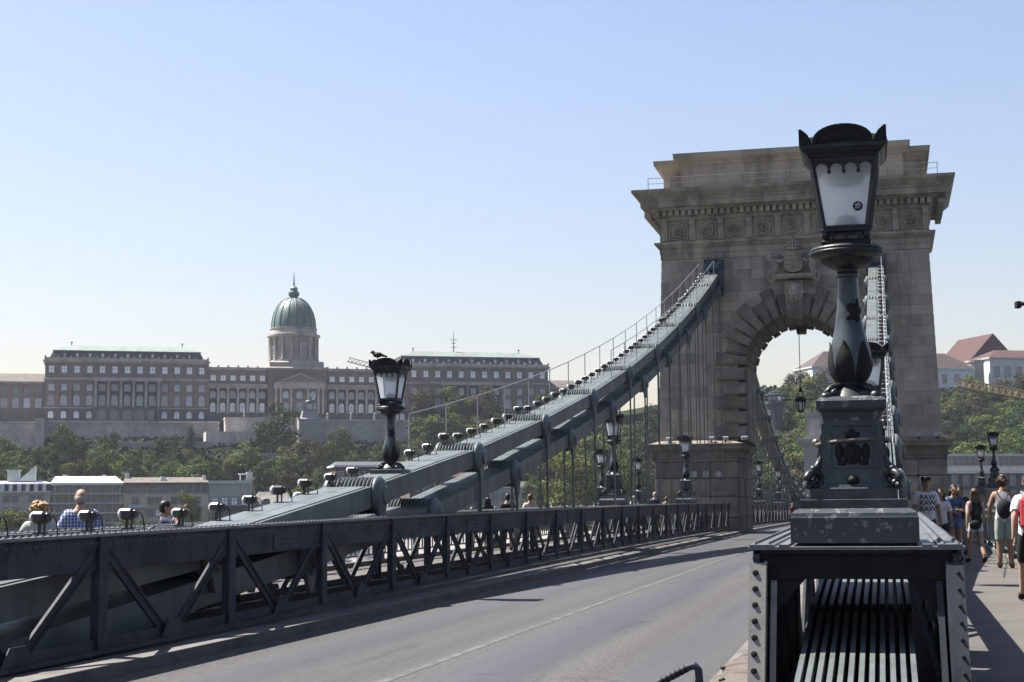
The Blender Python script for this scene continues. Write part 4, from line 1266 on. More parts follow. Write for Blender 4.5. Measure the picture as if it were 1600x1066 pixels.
mb.box(XI + 0.20, XI + 0.28, -0.40, -0.335, zs + 0.35, zs + 1.2).box(XI + 0.06, XI + 0.42, -0.40, -0.338, zs + 0.98, zs + 1.06).box(XI + 0.02, XI + 0.46, -0.40, -0.338, zs + 0.74, zs + 0.83)
for sx in (0.1, 0.24, 0.38): mb.ball((XI + sx, -0.34, zs + 0.30), (0.09, 0.06, 0.09), 8, 6)
mb.build('shield_relief', M['carve'], shield)
mb = MB()
cz = zs + 1.32
mb.lathe([(0.40, 0.0), (0.43, 0.05), (0.40, 0.12), (0.42, 0.16)], 18, (XI, -0.1, cz))
for k in range(9):
    a = math.pi + math.pi * k / 8
    mb.tube([(XI + 0.42 * math.cos(a), -0.1 + 0.42 * math.sin(a), cz + 0.15), (XI + 0.46 * math.cos(a), -0.1 + 0.46 * math.sin(a), cz + 0.32), (XI + 0.28 * math.cos(a), -0.1 + 0.28 * math.sin(a), cz + 0.50), (XI, -0.12, cz + 0.56)], 0.045, 6)
    mb.ball((XI + 0.45 * math.cos(a), -0.1 + 0.45 * math.sin(a), cz + 0.22), 0.07, 7, 5)
mb.ball((XI, -0.15, cz + 0.62), 0.08, 8, 6); mb.box(XI - 0.03, XI + 0.03, -0.18, -0.12, cz + 0.66, cz + 0.88).box(XI - 0.09, XI + 0.09, -0.18, -0.12, cz + 0.76, cz + 0.81)
mb.build('crown_relief', M['carve'], tower, smooth=True)
for sx in (-1, 1):
    mb = MB()
    bx = XI + sx * 1.08
    mb.ball((bx, -0.22, zs + 0.52), (0.26, 0.24, 0.42), 12, 8, jit=0.05, rnd=rt)          # trunk
    mb.ball((bx - sx * 0.08, -0.34, zs + 1.02), (0.16, 0.17, 0.19), 10, 8)                  # head
    mb.tube([(bx - sx * 0.12, -0.30, zs + 0.76), (bx - sx * 0.34, -0.42, zs + 0.62), (bx - sx * 0.52, -0.38, zs + 0.78)], [0.10, 0.085, 0.06], 8)   # arm to the shield
    for i in range(5):                                                                      # wing feathers
        a = 0.5 + i * 0.28
        mb.tube([(bx + sx * 0.12, -0.16, zs + 0.62), (bx + sx * (0.12 + 0.26 * math.cos(a)), -0.20, zs + 0.62 + 0.40 * math.sin(a)), (bx + sx * (0.16 + 0.40 * math.cos(a)), -0.14, zs + 0.62 + 0.62 * math.sin(a))], [0.09, 0.085, 0.03], 7)
    mb.tube([(bx, -0.22, zs + 0.25), (bx + sx * 0.10, -0.34, zs - 0.02), (bx + sx * 0.02, -0.30, zs - 0.32), (bx + sx * 0.22, -0.26, zs - 0.52)], [0.20, 0.17, 0.13, 0.07], 9)   # draped legs
    mb.tube([(bx + sx * 0.08, -0.18, zs + 0.2), (bx + sx * 0.36, -0.26, zs - 0.15), (bx + sx * 0.30, -0.24, zs - 0.45), (bx + sx * 0.02, -0.25, zs - 0.68)], [0.17, 0.13, 0.10, 0.05], 8)
    mb.build('supporter', M['carve'], tower, smooth=True)
# chain saddles where the chains enter the shaft
for sx, sd in ((-1, 'left'), (1, 'right')):
    X = sx * TC + (XM - TX)
    mb = MB(); zt_ = chain_z(90.2)
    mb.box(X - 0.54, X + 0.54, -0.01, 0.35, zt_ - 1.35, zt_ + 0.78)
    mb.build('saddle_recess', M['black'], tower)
    mb = MB()
    mb.box(X - 0.50, X - 0.40, -0.75, 0.3, zt_ - 0.25, zt_ + 0.55).box(X + 0.40, X + 0.52, -0.55, 0.3, zt_ - 0.9, zt_ + 0.7)
    mb.lathe([(0.26, X - 0.40), (0.26, X + 0.40)], 14, (0, -0.62, zt_ + 0.22), 'x')
    for k in range(4): mb.lathe([(0.20, X - 0.36 + k * 0.2), (0.20, X - 0.24 + k * 0.2)], 12, (0, -0.28, zt_ + 0.48), 'x')
    mb.build('saddle', M['saddle'], tower)
# floodlights and boxes on the tower foot
fb = MB(); fb.cbox(-0.19, 0.19, -0.10, 0.10, 0, 0.22, 0.03); fb_me = fb.mesh('casing', M['whitebox'])
fs_ = MB(); fs_.box(-0.04, 0.04, -0.04, 0.04, -0.12, 0.0); fs_me = fs_.mesh('foot', M['black'])
names = [(-12.1, 'far left'), (-8.9 - 0.5, 'left of middle'), (-7.95 - 0.2, 'by the quoins')]
kk = 0
for x in (-12.15, -9.75, -8.95, -7.85, -1.65, 0.25, 1.75, 2.75):
    kk += 1
    r = empty('tower_floodlight', (x, 89.30, 5.27), 0, f'small white floodlight on the tower ledge, {ordinal(kk)} from the left', 'floodlight', 'white floodlights on the tower ledge')
    put('casing', fb_me, None, r, (0, 0, 0.02)); put('foot', fs_me, None, r, (0, 0, 0.02))
kk = 0
for x in (-10.78, -10.08, -9.38):
    kk += 1
    mb = MB(); mb.cbox(-0.18, 0.18, -0.10, 0.10, 0, 0.36, 0.03)
    r = empty('electrical_box', (x, 89.24, 3.2), 0, f'grey electrical box on the tower foot, {ordinal(kk)} from the left', 'box', 'electrical boxes on the tower foot')
    mb.build('casing', M['whitebox'], r)
    mb = MB(); mb.prism([(-0.14, 0.362), (0.12, 0.362), (0.12, 0.40), (-0.14, 0.42)], -0.20, 0.20, 'yz'); mb.build('hood', M['plate'], r)
    mb = MB(); mb.tube([(0.1, 0, 0), (0.1, 0, -0.2)], 0.02, 6); mb.build('conduit', M['black'], r)

# hanging lantern in the arch with its wires
r = empty('hanging_lantern', (-5.02, 96.2, 0), 0, 'small dark lantern hanging on a long wire under the arch', 'lantern')
mb = MB(); mb.tube([(0.02, 0, 12.35), (0.02, 0, 8.75)], 0.025, 6); mb.build('wire', M['black'], r)
mb = MB()
for k in range(4):
    a = k * math.pi / 2 + math.pi / 4
    mb.tube([(0.02, 0, 8.8), (0.30 * math.cos(a), 0.30 * math.sin(a), 8.05)], 0.018, 5)
mb.lathe([(0.05, 8.75), (0.09, 8.5), (0.12, 8.45), (0.05, 8.42)], 10)
mb.build('hanger_frame', M['black'], r)
mb = MB(); mb.lathe([(0.30, 7.82), (0.36, 7.9), (0.36, 8.02), (0.25, 8.1), (0.1, 8.15)], 8, phase=math.pi / 8); mb.build('cap', M['black'], r)
mb = MB()
for k in range(6):
    a = k * math.pi / 3
    mb.tube([(0.27 * math.cos(a), 0.27 * math.sin(a), 7.84), (0.17 * math.cos(a), 0.17 * math.sin(a), 7.28)], 0.03, 5)
mb.lathe([(0.12, 7.18), (0.20, 7.22), (0.20, 7.3), (0.17, 7.31)], 10); mb.build('cage', M['black'], r)
mb = MB(); mb.lathe([(0.16, 7.30), (0.25, 7.82)], 6); mb.build('glass', M['milk'], r)
mb = MB(); mb.tube([(-2.75, 0, 8.02), (-1.3, 0, 7.97), (0, 0, 7.95), (1.4, 0, 8.0), (2.9, 0, 8.1)], 0.02, 5); mb.build('stay_wire', M['black'], r)

# balustrades of the two walkways
def railing(side, label, pts, bal, name='railing'):
    root = empty(name, (0, 0, 0), 0, label, 'railing', 'iron railings of the walkways')
    X = lambda x: x if side > 0 else 2 * XM - x
    n = 0
    bmesh_ = MB(); bmesh_.box(-0.016, 0.016, -0.016, 0.016, 0.16, 1.0).box(-0.04, 0.04, -0.012, 0.012, 0.42, 0.50).box(-0.03, 0.03, -0.014, 0.014, 0.72, 0.78)
    bme = bmesh_.mesh('baluster', M['chain'])
    pmesh = MB(); pmesh.box(-0.05, 0.05, -0.05, 0.05, 0, 1.10).box(-0.07, 0.07, -0.07, 0.07, 0, 0.2); pmesh.lathe([(0.03, 1.1), (0.06, 1.14), (0.05, 1.2), (0.01, 1.24)], 8)
    pme = pmesh.mesh('post', M['chain'])
    for (x0, y0), (x1, y1) in zip(pts, pts[1:]):
        L_ = math.hypot(x1 - x0, y1 - y0); m = max(1, round(L_ / 3.0)); ang = math.atan2(-(X(x1) - X(x0)), y1 - y0)
        for i in range(m):
            a = i / m; b = (i + 1) / m
            ya, yb = y0 + (y1 - y0) * a, y0 + (y1 - y0) * b; xa, xb = X(x0 + (x1 - x0) * a), X(x0 + (x1 - x0) * b)
            put('post', pme, None, root, (xa, ya, zw(ya) + 0.1), (0, 0, ang))
            mb = MB(); za, zb = zw(ya) + 0.1, zw(yb) + 0.1
            mb.beam((xa, ya, za + 1.02), (xb, yb, zb + 1.02), 0.10, 0.05); mb.beam((xa, ya, za + 0.15), (xb, yb, zb + 0.15), 0.06, 0.04); mb.beam((xa, ya, za + 0.84), (xb, yb, zb + 0.84), 0.04, 0.025)
            mb.build('rail', M['chain'], root)
            mb = MB(); mb.beam((xa, ya, za - 0.06), (xb, yb, zb - 0.06), 0.24, 0.13); mb.build('kerb_block', M['kerb'], root)
            nb = bal(ya)
            for j in range(1, nb):
                if n >= 290: break
                t = j / nb
                put('baluster', bme, None, root, (xa + (xb - xa) * t, ya + (yb - ya) * t, za + (zb - za) * t), (0, 0, ang)); n += 1
    return root
PATH = [(2.78, 26), (2.78, 82), (6.1, 88), (6.1, 109), (2.78, 115)]
railing(1, 'iron railing with slim bars along the sunlit right walkway', PATH, lambda y: 12 if 32 < y < 78 else 5)
railing(-1, 'iron railing of the left walkway, glimpsed through the truss', PATH[:1] + PATH[1:], lambda y: 9)
railing(-1, 'near stretch of left railing behind the plaid-shirted man', [(2.78, 4), (2.78, 26)], lambda y: 12)

# bent tubular hoop with banded tape at the frame's lower edge
r = empty('barrier_hoop', (-1.005, 7.9, 0.363), 0.0, 'bent steel hoop with dark banded tape beside the road, cut by the lower frame edge', 'barrier')
mb = MB()
r.scale = (0.62, 0.62, 0.62)
P = [(-0.34, 0, -1.0), (-0.33, 0, 0.52), (-0.30, 0, 0.60), (-0.22, 0.0, 0.655), (0.0, 0.0, 0.77), (0.055, 0, 0.785), (0.085, 0, 0.75), (0.09, 0, 0.68), (0.085, 0, -1.0)]
mb.tube(P, 0.032, 12); mb.build('tube', M['truss'], r, smooth=True)
mb = MB()
for i in range(6):
    t0 = i / 6; a = Vector((-0.22, 0, 0.655)).lerp(Vector((0.0, 0, 0.77)), t0 + 0.03); b = Vector((-0.22, 0, 0.655)).lerp(Vector((0.0, 0, 0.77)), t0 + 0.10)
    mb.tube([a, a.lerp(b, 1.35)], 0.0345, 12)
for i in range(3):
    mb.tube([(0.088, 0, 0.66 - i * 0.07), (0.087, 0, 0.63 - i * 0.07)], 0.0345, 12)
mb.build('tape_band', M['black'], r, smooth=True)
# ------------------------------------------------------------------ far bank: terrain, palace, walls, houses, trees
P0 = Vector((-206.37, 526.13, 0.0))
UD = Vector((0.8791, 0.4766, 0.0)); ND = Vector((0.4766, -0.8791, 0.0))     # along the palace front / towards the river
ROT = math.atan2(UD.y, UD.x)
def uv(u, v, z=0.0):
    p = P0 + UD * u + ND * v
    return Vector((p.x, p.y, z))
def onv(px, py, v):
    """where a line of sight meets the upright plane v metres in front of the palace front: (u, z)"""
    r = cF + cR * ((px - 800) / FPX) + cU * ((533 - py) / FPX)
    t = (P0 + ND * v - EYE).dot(ND) / r.dot(ND)
    p = EYE + r * t
    return (p - P0).dot(UD), p.z
terr = lerp_table([(-400, 31), (95, 32.6), (130, 36), (170, 46), (300, 47), (420, 40), (700, 20)])
slope0 = lerp_table([(-400, 20), (-95, 21), (-84, 26), (95, 26.5), (130, 33), (170, 46), (300, 47), (420, 40), (700, 20)])     # foot of the terrace walls
def ground(u, v):
    t = terr(u)
    if v < 7.5: return t
    s = slope0(u)
    if v < 178: return s - (s + 4.0) * min(1, (v - 7.5) / 168)
    return -4.0
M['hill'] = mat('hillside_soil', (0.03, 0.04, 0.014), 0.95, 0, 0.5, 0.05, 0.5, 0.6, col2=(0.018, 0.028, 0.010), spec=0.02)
M['wallA'] = mat('terrace_masonry', (0.66, 0.61, 0.57), 0.92, 0, 0.4, 0.12, 0.5, 0.9, col2=(0.42, 0.385, 0.36), fine=0.4)
M['wallB'] = mat('pale_terrace_masonry', (0.76, 0.70, 0.64), 0.92, 0, 0.35, 0.15, 0.5, 0.9, fine=0.35)
M['water'] = mat('river_water', (0.05, 0.075, 0.07), 0.12, 0, 0.2, 0.02, 0.6, 0.5)
mb = MB()
us = [-420 + 14 * i for i in range(84)]; vs_ = [-260, -160, -90, -50, -30, -18, 7.4, 7.6] + [12 + 6 * i for i in range(29)] + [215]
rg = random.Random(2)
for v in vs_:
    for u in us:
        j = rg.uniform(-0.6, 0.6) if 10 < v < 170 else 0
        mb.v.append(tuple(uv(u, v, ground(u, v) + j)))
n = len(us)
for i in range(len(vs_) - 1):
    for k in range(n - 1):
        a = i * n + k
        mb.f.append((a, a + n, a + n + 1, a + 1)); mb.m.append(0)
tag(mb.build('hillside', M['hill'], smooth=True), kind='structure')
mb = MB(); p = [uv(-2500, 222, -10), uv(-2500, 5000, -10), uv(3500, 5000, -10), uv(3500, 222, -10)]
mb.add(p, [(0, 1, 2, 3)])
tag(mb.build('river', M['water']), kind='structure')
mb = MB(); mb.add([uv(-420, 215, -4), uv(740, 215, -4), uv(740, 224, -11), uv(-420, 224, -11)], [(0, 3, 2, 1)])
tag(mb.build('embankment', M['wallA']), kind='structure')
mb = MB(); mb.add([uv(-9000, -120, -6), uv(9000, -120, -6), uv(9000, -9000, -6), uv(-9000, -9000, -6)], [(0, 1, 2, 3)])
tag(mb.build('plain', M['hill']), kind='structure')

# ---- palace
PW = dict(
    wall=mat('palace_wall', (0.35, 0.265, 0.24), 0.9, 0, 0.25, 0.2, 0.1, 1.0, col2=(0.27, 0.205, 0.195)),
    stone=mat('palace_stone', (0.68, 0.62, 0.57), 0.9, 0, 0.3, 0.3, 0.1, 1.0),
    base=mat('palace_base', (0.19, 0.185, 0.19), 0.9, 0, 0.3, 0.3, 0.2, 1.0),
    dark=mat('palace_recess_shade', (0.10, 0.086, 0.088), 0.9, 0, 0.3, 0.3, 0.1, 1.0),  # darker wall colour stands in for shade behind the columns
    mansard=mat('mansard_slate', (0.045, 0.062, 0.066), 0.6, 0, 0.3, 0.4, 0.1, 1.0),
    copper=mat('pale_copper_roof', (0.33, 0.38, 0.34), 0.45, 0, 0.25, 0.3, 0.05, 0.6, streak=True),
    dome=mat('green_copper_dome', (0.15, 0.26, 0.225), 0.5, 0, 0.45, 0.35, 0.05, 0.6, col2=(0.07, 0.115, 0.115), streak=True, thr=(0.5, 0.7)),
    white=mat('white_window_pane', (1.7, 1.75, 1.8), 0.5, 0, 0.1, 0.3, 0, 1),  # plain white base colour for the palest window panes
    frame=mat('pale_window_surround', (0.46, 0.45, 0.45), 0.8, 0, 0.1, 0.3, 0, 1))
def window_glass(name, col, rough=0.12):
    m = D.materials.new(name); m.use_nodes = True; b = m.node_tree.nodes['Principled BSDF']
    N = m.node_tree.nodes; L = m.node_tree.links
    oi = N.new('ShaderNodeObjectInfo'); hs = N.new('ShaderNodeHueSaturation'); mr = N.new('ShaderNodeMapRange')
    mr.inputs[3].default_value = 0.6; mr.inputs[4].default_value = 1.5
    L.new(oi.outputs['Random'], mr.inputs[0]); L.new(mr.outputs[0], hs.inputs['Value']); hs.inputs['Color'].default_value = (*col, 1)
    L.new(hs.outputs[0], b.inputs['Base Color'])
    b.inputs['Roughness'].default_value = rough; b.inputs['Specular IOR Level'].default_value = 0.9
    return m
PW['glass'] = window_glass('palace_sky_glass', (0.22, 0.265, 0.33))  # pale blue base colour stands in for sky reflected in the panes
PW['hglass'] = window_glass('house_glass', (0.045, 0.07, 0.088))
PW['dglass'] = window_glass('dark_glass', (0.05, 0.06, 0.075))
ZB = 32.8
pal = empty('palace', uv(0, 0, ZB), ROT, 'long hilltop palace with green dome and mansard-roofed blocks', 'palace')
def arch_poly(w, z0, z1, n=6):
    r = w / 2
    pts = [(-r, z0), (r, z0)]
    for i in range(n + 1):
        a = math.pi * i / n
        pts.append((r * math.cos(a), z1 - r + r * math.sin(a)))
    return pts
def win_mesh(w, h, arched, glass, key, tall_frame=True):
    fr = MB(); t = 0.28
    if arched:
        o = arch_poly(w + 2 * t, -0.2, h + t); i = arch_poly(w, 0, h)
    else:
        o = [(-w / 2 - t, -0.2), (w / 2 + t, -0.2), (w / 2 + t, h + t), (-w / 2 - t, h + t)]; i = [(-w / 2, 0), (w / 2, 0), (w / 2, h), (-w / 2, h)]
    m = len(o)
    fr.v += [(x, -0.18, z) for x, z in o] + [(x, -0.18, z) for x, z in i] + [(x, 0.05, z) for x, z in o] + [(x, 0.12, z) for x, z in i]
    for k in range(m):
        k2 = (k + 1) % m
        fr.f += [(k, k2, m + k2, m + k), (2 * m + k, 2 * m + k2, k2, k), (m + k, m + k2, 3 * m + k2, 3 * m + k)]; fr.m += [0, 0, 0]
    fr.box(-0.05, 0.05, -0.08, 0.06, 0, h * (0.86 if arched else 1)).box(-w / 2, w / 2, -0.07, 0.05, h * 0.58, h * 0.58 + 0.1)
    fme = fr.mesh('window', PW['frame'])
    g = MB(); g.add([(x, -0.03, z) for x, z in i], [tuple(range(m))])
    gme = g.mesh('pane', glass)
    return fme, gme
WIN = {}
def window(parent, u, z, w, h, arched=False, glass='glass', y=0.0):
    k = (w, h, arched, glass)
    if k not in WIN: WIN[k] = win_mesh(w, h, arched, PW[glass], k)
    f = put('window', WIN[k][0], None, parent, (u, y - 0.02, z))
    put('pane', WIN[k][1], None, f)
    return f
Z = lambda z: z - ZB
def lbox(name, m, parent, x0, x1, y0, y1, z0, z1):
    mb = MB(); mb.box(x0, x1, y0, y1, z0, z1); return mb.build(name, m, parent)
colm = MB(); colm.lathe([(0.72, 0), (0.72, 0.3), (0.55, 0.45), (0.52, 0.6), (0.45, 8.6), (0.6, 8.8), (0.72, 9.1)], 10)
col_me = colm.mesh('column', PW['stone'], True)
pilm = MB(); pilm.box(-0.5, 0.5, -0.35, 0.1, 0, 9.1)
pil_me = pilm.mesh('pilaster', mat('pilaster_stone', (0.40, 0.285, 0.225), 0.9, 0, 0.2, 0.4, 0.1, 1.0))
def block(u0, u1, dep=20):
    y0 = -1.2
    W = u1 - u0
    n = 13; st = W / n
    lbox('wall', PW['wall'], pal, u0, u1, y0, dep, Z(37.1), Z(53.2))
    lbox('base_wall', PW['base'], pal, u0 - 0.2, u1 + 0.2, y0 - 0.25, dep, Z(26), Z(36.7))
    mb = MB(); mb.rect_loft([(u0 - o, u1 + o, y0 - o, dep + o, Z(z)) for o, z in ((0, 36.7), (0.5, 36.8), (0.5, 37.1), (0, 37.2))]); mb.build('string_course', PW['stone'], pal)
    mb = MB(); mb.rect_loft([(u0 - o, u1 + o, y0 - o, dep + o, Z(z)) for o, z in ((0, 46.6), (0.3, 46.7), (0.5, 47.2), (0.5, 47.4), (0, 47.5))]); mb.build('string_course', PW['stone'], pal)
    mb = MB(); mb.rect_loft([(u0 - o, u1 + o, y0 - o, dep + o, Z(z)) for o, z in ((0, 52.6), (0.5, 52.9), (0.8, 53.3), (0.8, 53.6), (0.3, 53.62), (0.3, 54.5), (-0.2, 54.5))]); mb.build('cornice', PW['stone'], pal)
    # mansard and flat copper top
    mb = MB(); mb.rect_loft([(u0 + o, u1 - o, y0 + o, dep - o, Z(z)) for o, z in ((1.2, 53.7), (1.6, 55), (2.6, 57.0))]); mb.build('mansard', PW['mansard'], pal)
    mb = MB(); mb.rect_loft([(u0 + o, u1 - o, y0 + p, dep - p, Z(z)) for o, p, z in ((2.3, 2.3, 57.0), (2.3, 2.3, 57.3), (8.5, 8.2, 59.6))]); rf_ = mb.build('roof', PW['copper'], pal)
    mb = MB()
    for x in (u0 + 8.5, u1 - 8.5): mb.tube([(x, (y0 + dep) / 2, Z(59.4)), (x, (y0 + dep) / 2, Z(61))], [0.25, 0.06], 6)
    for x in (u0 + 8.5, u1 - 8.5):
        m2 = MB(); m2.tube([(x, (y0 + dep) / 2, Z(59.4)), (x, (y0 + dep) / 2, Z(60.6))], [0.3, 0.1], 6); m2.ball((x, (y0 + dep) / 2, Z(60.9)), 0.35, 8, 6); m2.build('finial', PW['mansard'], rf_)
    c0, c1 = 4, 8        # portico bays
    for i in range(n):
        u = u0 + st * (i + 0.5)
        window(pal, u, Z(49.2), 1.7, 2.3, False, 'white', y0)
        port = c0 <= i <= c1
        window(pal, u, Z(43.0), 1.7, 2.1, False, 'glass', y0)
        window(pal, u, Z(37.9), 1.9, 3.4, True, 'glass', y0)
        if port: window(pal, u, Z(33.0), 2.5, 3.0, True, 'dglass', y0 - 1.81)
        else: window(pal, u, Z(33.4), 1.6, 2.3, True, 'white', y0 - 0.27)
        if 0 < i < n - 1:
            mb = MB(); mb.box(-0.6, 0.6, -0.5, 0.8, 0, 1.5).prism([(-0.8, 1.5), (0.8, 1.5), (0, 2.0)], -0.6, 0.8)
            d = mb.build('dormer', PW['mansard'], pal, loc=(u, y0 + 1.5, Z(54.7)))
            g = MB(); g.add([(-0.42, -0.52, 0.25), (0.42, -0.52, 0.25), (0.42, -0.52, 1.35), (-0.42, -0.52, 1.35)], [(0, 1, 2, 3)]); g.build('pane', PW['glass'], d)
        if not (c0 <= i < c1 + 0):
            o = put('pilaster', pil_me, None, pal, (u0 + st * (i + 1), y0 - 0.01, Z(37.25)))
    for i in range(c0, c1 + 2):
        put('column', col_me, None, pal, (u0 + st * i, y0 - 1.0, Z(37.2)))
    lbox('portico_shade_panel', PW['dark'], pal, u0 + st * c0 + 0.1, u0 + st * (c1 + 1) - 0.1, y0 - 0.025, y0 + 0.5, Z(37.25), Z(46.25))  # dark slab before the wall paints in the shade behind the columns
    lbox('portico_beam', PW['stone'], pal, u0 + st * c0 - 1, u0 + st * (c1 + 1) + 1, y0 - 1.8, y0 - 0.02, Z(46.3), Z(47.6))
    lbox('portico_floor', PW['base'], pal, u0 + st * c0 - 1, u0 + st * (c1 + 1) + 1, y0 - 1.8, y0 - 0.26, Z(26), Z(37.2))
    # balustrade posts
    for i in range(n + 1):
        lbox('balustrade_post', PW['stone'], pal, u0 + st * i - 0.3, u0 + st * i + 0.3, y0 - 0.5, y0 + 0.1, Z(54.4), Z(55.1))
block(-87.0, -31.6); block(36.2, 94.2)
def wing(u0, u1, n, dep=16):
    st = (u1 - u0) / n; y0 = 0.0
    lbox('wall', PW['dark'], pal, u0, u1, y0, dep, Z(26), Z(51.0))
    lbox('attic_wall', PW['wall'], pal, u0, u1, y0 - 1.0, y0 - 0.01, Z(46), Z(51.0))
    mb = MB(); mb.rect_loft([(u0, u1, y0 - 1.0 - o, dep, Z(z)) for o, z in ((0, 50.8), (0.5, 51.1), (0.6, 51.5), (0.3, 51.52), (0.3, 51.9))]); mb.build('cornice', PW['stone'], pal)
    mb = MB(); mb.rect_loft([(u0, u1, y0 - 1.5 - o, y0 - 0.3, Z(z)) for o, z in ((0, 44.4), (0, 45.2), (0.5, 45.6), (0.5, 45.9), (0, 46))]); mb.build('entablature', PW['stone'], pal)
    lbox('base_wall', PW['base'], pal, u0, u1, y0 - 2.2, y0 - 0.01, Z(26), Z(35.3))
    for i in range(n):
        u = u0 + st * (i + 0.5)
        window(pal, u, Z(47.1), 1.7, 1.8, False, 'white', y0 - 1.0)
        window(pal, u, Z(41.0), 1.7, 2.3, True, 'glass', y0)
        window(pal, u, Z(35.9), 1.7, 3.3, True, 'white', y0)
        if i: put('column', col_me, None, pal, (u0 + st * i, y0 - 1.3, Z(35.3)))
        lbox('balustrade_post', PW['stone'], pal, u0 + st * i - 0.3, u0 + st * i + 0.3, y0 - 1.6, y0 - 1.0, Z(51.8), Z(52.5))
wing(-31.4, -10.6, 6); wing(11.0, 36.0, 7)
# outer wings
for (u0, u1, nn) in ((-140, -87.2, 14), (94.4, 120, 7)):
    st = (u1 - u0) / nn
    lbox('wall', PW['wall'], pal, u0, u1, 0.8, 16, Z(26), Z(45.8))
    mb = MB(); mb.rect_loft([(u0, u1, 0.8 - o, 16 + o, Z(z)) for o, z in ((0, 45.4), (0.6, 45.8), (0.6, 46.1))]); mb.build('cornice', PW['stone'], pal)
    mb = MB(); mb.rect_loft([(u0, u1, 0.4 + o, 16.4 - o, Z(z)) for o, z in ((0, 46.1), (7.5, 49.4))]); mb.build('roof', mat('brown_tile_roof', (0.13, 0.105, 0.085), 0.8, 0, 0.3, 0.4, 0.2, 1.2), pal)
    for i in range(nn):
        u = u0 + st * (i + 0.5)
        window(pal, u, Z(41.6), 1.7, 2.2, False, 'dglass', 0.8); window(pal, u, Z(37.0), 1.9, 3.2, False, 'glass', 0.8)
        put('pilaster', pil_me, None, pal, (u0 + st * i, 0.8, Z(36.6)))
# centre block, pediment, drum and dome
lbox('wall', PW['wall'], pal, -10.4, 10.8, -2.0, 18, Z(26), Z(51.4))
mb = MB(); mb.rect_loft([(-10.4 - o, 10.8 + o, -2.0 - o, 18 + o, Z(z)) for o, z in ((0, 51.3), (0.5, 51.6), (0.6, 51.9), (0.1, 52.2))]); mb.build('cornice', PW['stone'], pal)
mb = MB(); mb.prism([(-8.6, Z(46.2)), (10.2, Z(46.2)), (0.8, Z(50.0))], -3.6, -2.02); pd = mb.build('pediment', PW['stone'], pal)
mb = MB(); mb.prism([(-6.4, Z(46.7)), (8.0, Z(46.7)), (0.8, Z(49.4))], -3.75, -3.62); mb.build('tympanum', PW['wall'], pd)
lbox('entablature', PW['stone'], pal, -8.4, 10.0, -3.5, -2.02, Z(44.4), Z(46.15))
for u in (-7.6, -5.9, -2.3, 3.9, 7.6, 9.2): put('column', col_me, None, pal, (u, -2.9, Z(35.3)))
lbox('portico_floor', PW['base'], pal, -10.0, 11, -4.4, -2.02, Z(26), Z(35.3))
for u in (-4.1, 0.8, 5.7):
    window(pal, u, Z(41.0), 1.8, 2.3, True, 'glass', -2.0); window(pal, u, Z(36.0), 2.0, 3.4, True, 'glass', -2.0)
DC = (-0.1, 8.5)
dome = empty('dome', (DC[0], DC[1], 0), 0, None, None, None, pal)
mb = MB(); mb.sq([(9.8, Z(51.8)), (9.8, Z(54.0)), (9.2, Z(54.4))]); mb.build('drum_base', PW['stone'], dome)
mb = MB(); mb.lathe([(8.9, Z(54.2)), (8.9, Z(55.2)), (8.2, Z(55.4)), (8.2, Z(63.4)), (8.7, Z(63.6)), (9.7, Z(64.1)), (9.7, Z(64.7)), (8.6, Z(64.9)), (8.3, Z(66.6)), (8.6, Z(66.9)), (8.6, Z(67.2)), (8.0, Z(67.3))], 40); mb.build('drum', PW['stone'], dome, smooth=True, angle=0.5)
for k in range(16):
    a = 2 * math.pi * k / 16 + 0.2
    o = put('drum_column', col_me, None, dome, (8.7 * math.cos(a), 8.7 * math.sin(a), Z(55.3))); o.scale = (0.9, 0.9, 0.9)
    a2 = a + math.pi / 16
    if math.sin(a2 + 0) < 0.2:
        f = put('window', WIN[(1.7, 2.3, False, 'white')][0], None, dome, (8.24 * math.cos(a2), 8.24 * math.sin(a2), Z(57)), (0, 0, a2 + math.pi / 2))
        f.scale = (0.8, 1, 1.2)
dp = []
for i in range(19):
    t = math.pi / 2 * i / 18
    dp.append((8.05 * math.cos(t) ** 0.86 + 0.02, Z(67.3 + 11.4 * math.sin(t))))
mb = MB(); mb.lathe(dp, 48); mb.build('shell', PW['dome'], dome, smooth=True)
for k in range(16):
    a = 2 * math.pi * k / 16
    mb = MB(); mb.tube([((r + 0.05) * math.cos(a), (r + 0.05) * math.sin(a), z) for r, z in dp[::2]], 0.20, 6); mb.build('rib', PW['mansard'], dome, smooth=True)
mb = MB(); mb.lathe([(1.0, Z(78.4)), (1.9, Z(79.6)), (2.1, Z(80.2)), (1.9, Z(80.9)), (1.2, Z(81.3)), (1.5, Z(82.2)), (0.8, Z(83.0)), (0.35, Z(83.2)), (0.18, Z(86.2)), (0.05, Z(88.6))], 12); mb.build('lantern', PW['dome'], dome, smooth=True)
# roof mast on the right-hand block
mb = MB(); mb.tube([(60, 8, Z(59.4)), (60, 8, Z(67.5))], [0.22, 0.06], 6)
for z, w in ((61.5, 1.2), (63.0, 0.9), (64.2, 1.4)): mb.tube([(60 - w, 8, Z(z)), (60 + w, 8, Z(z))], 0.12, 5)
mb.build('roof_mast', PW['mansard'], pal)

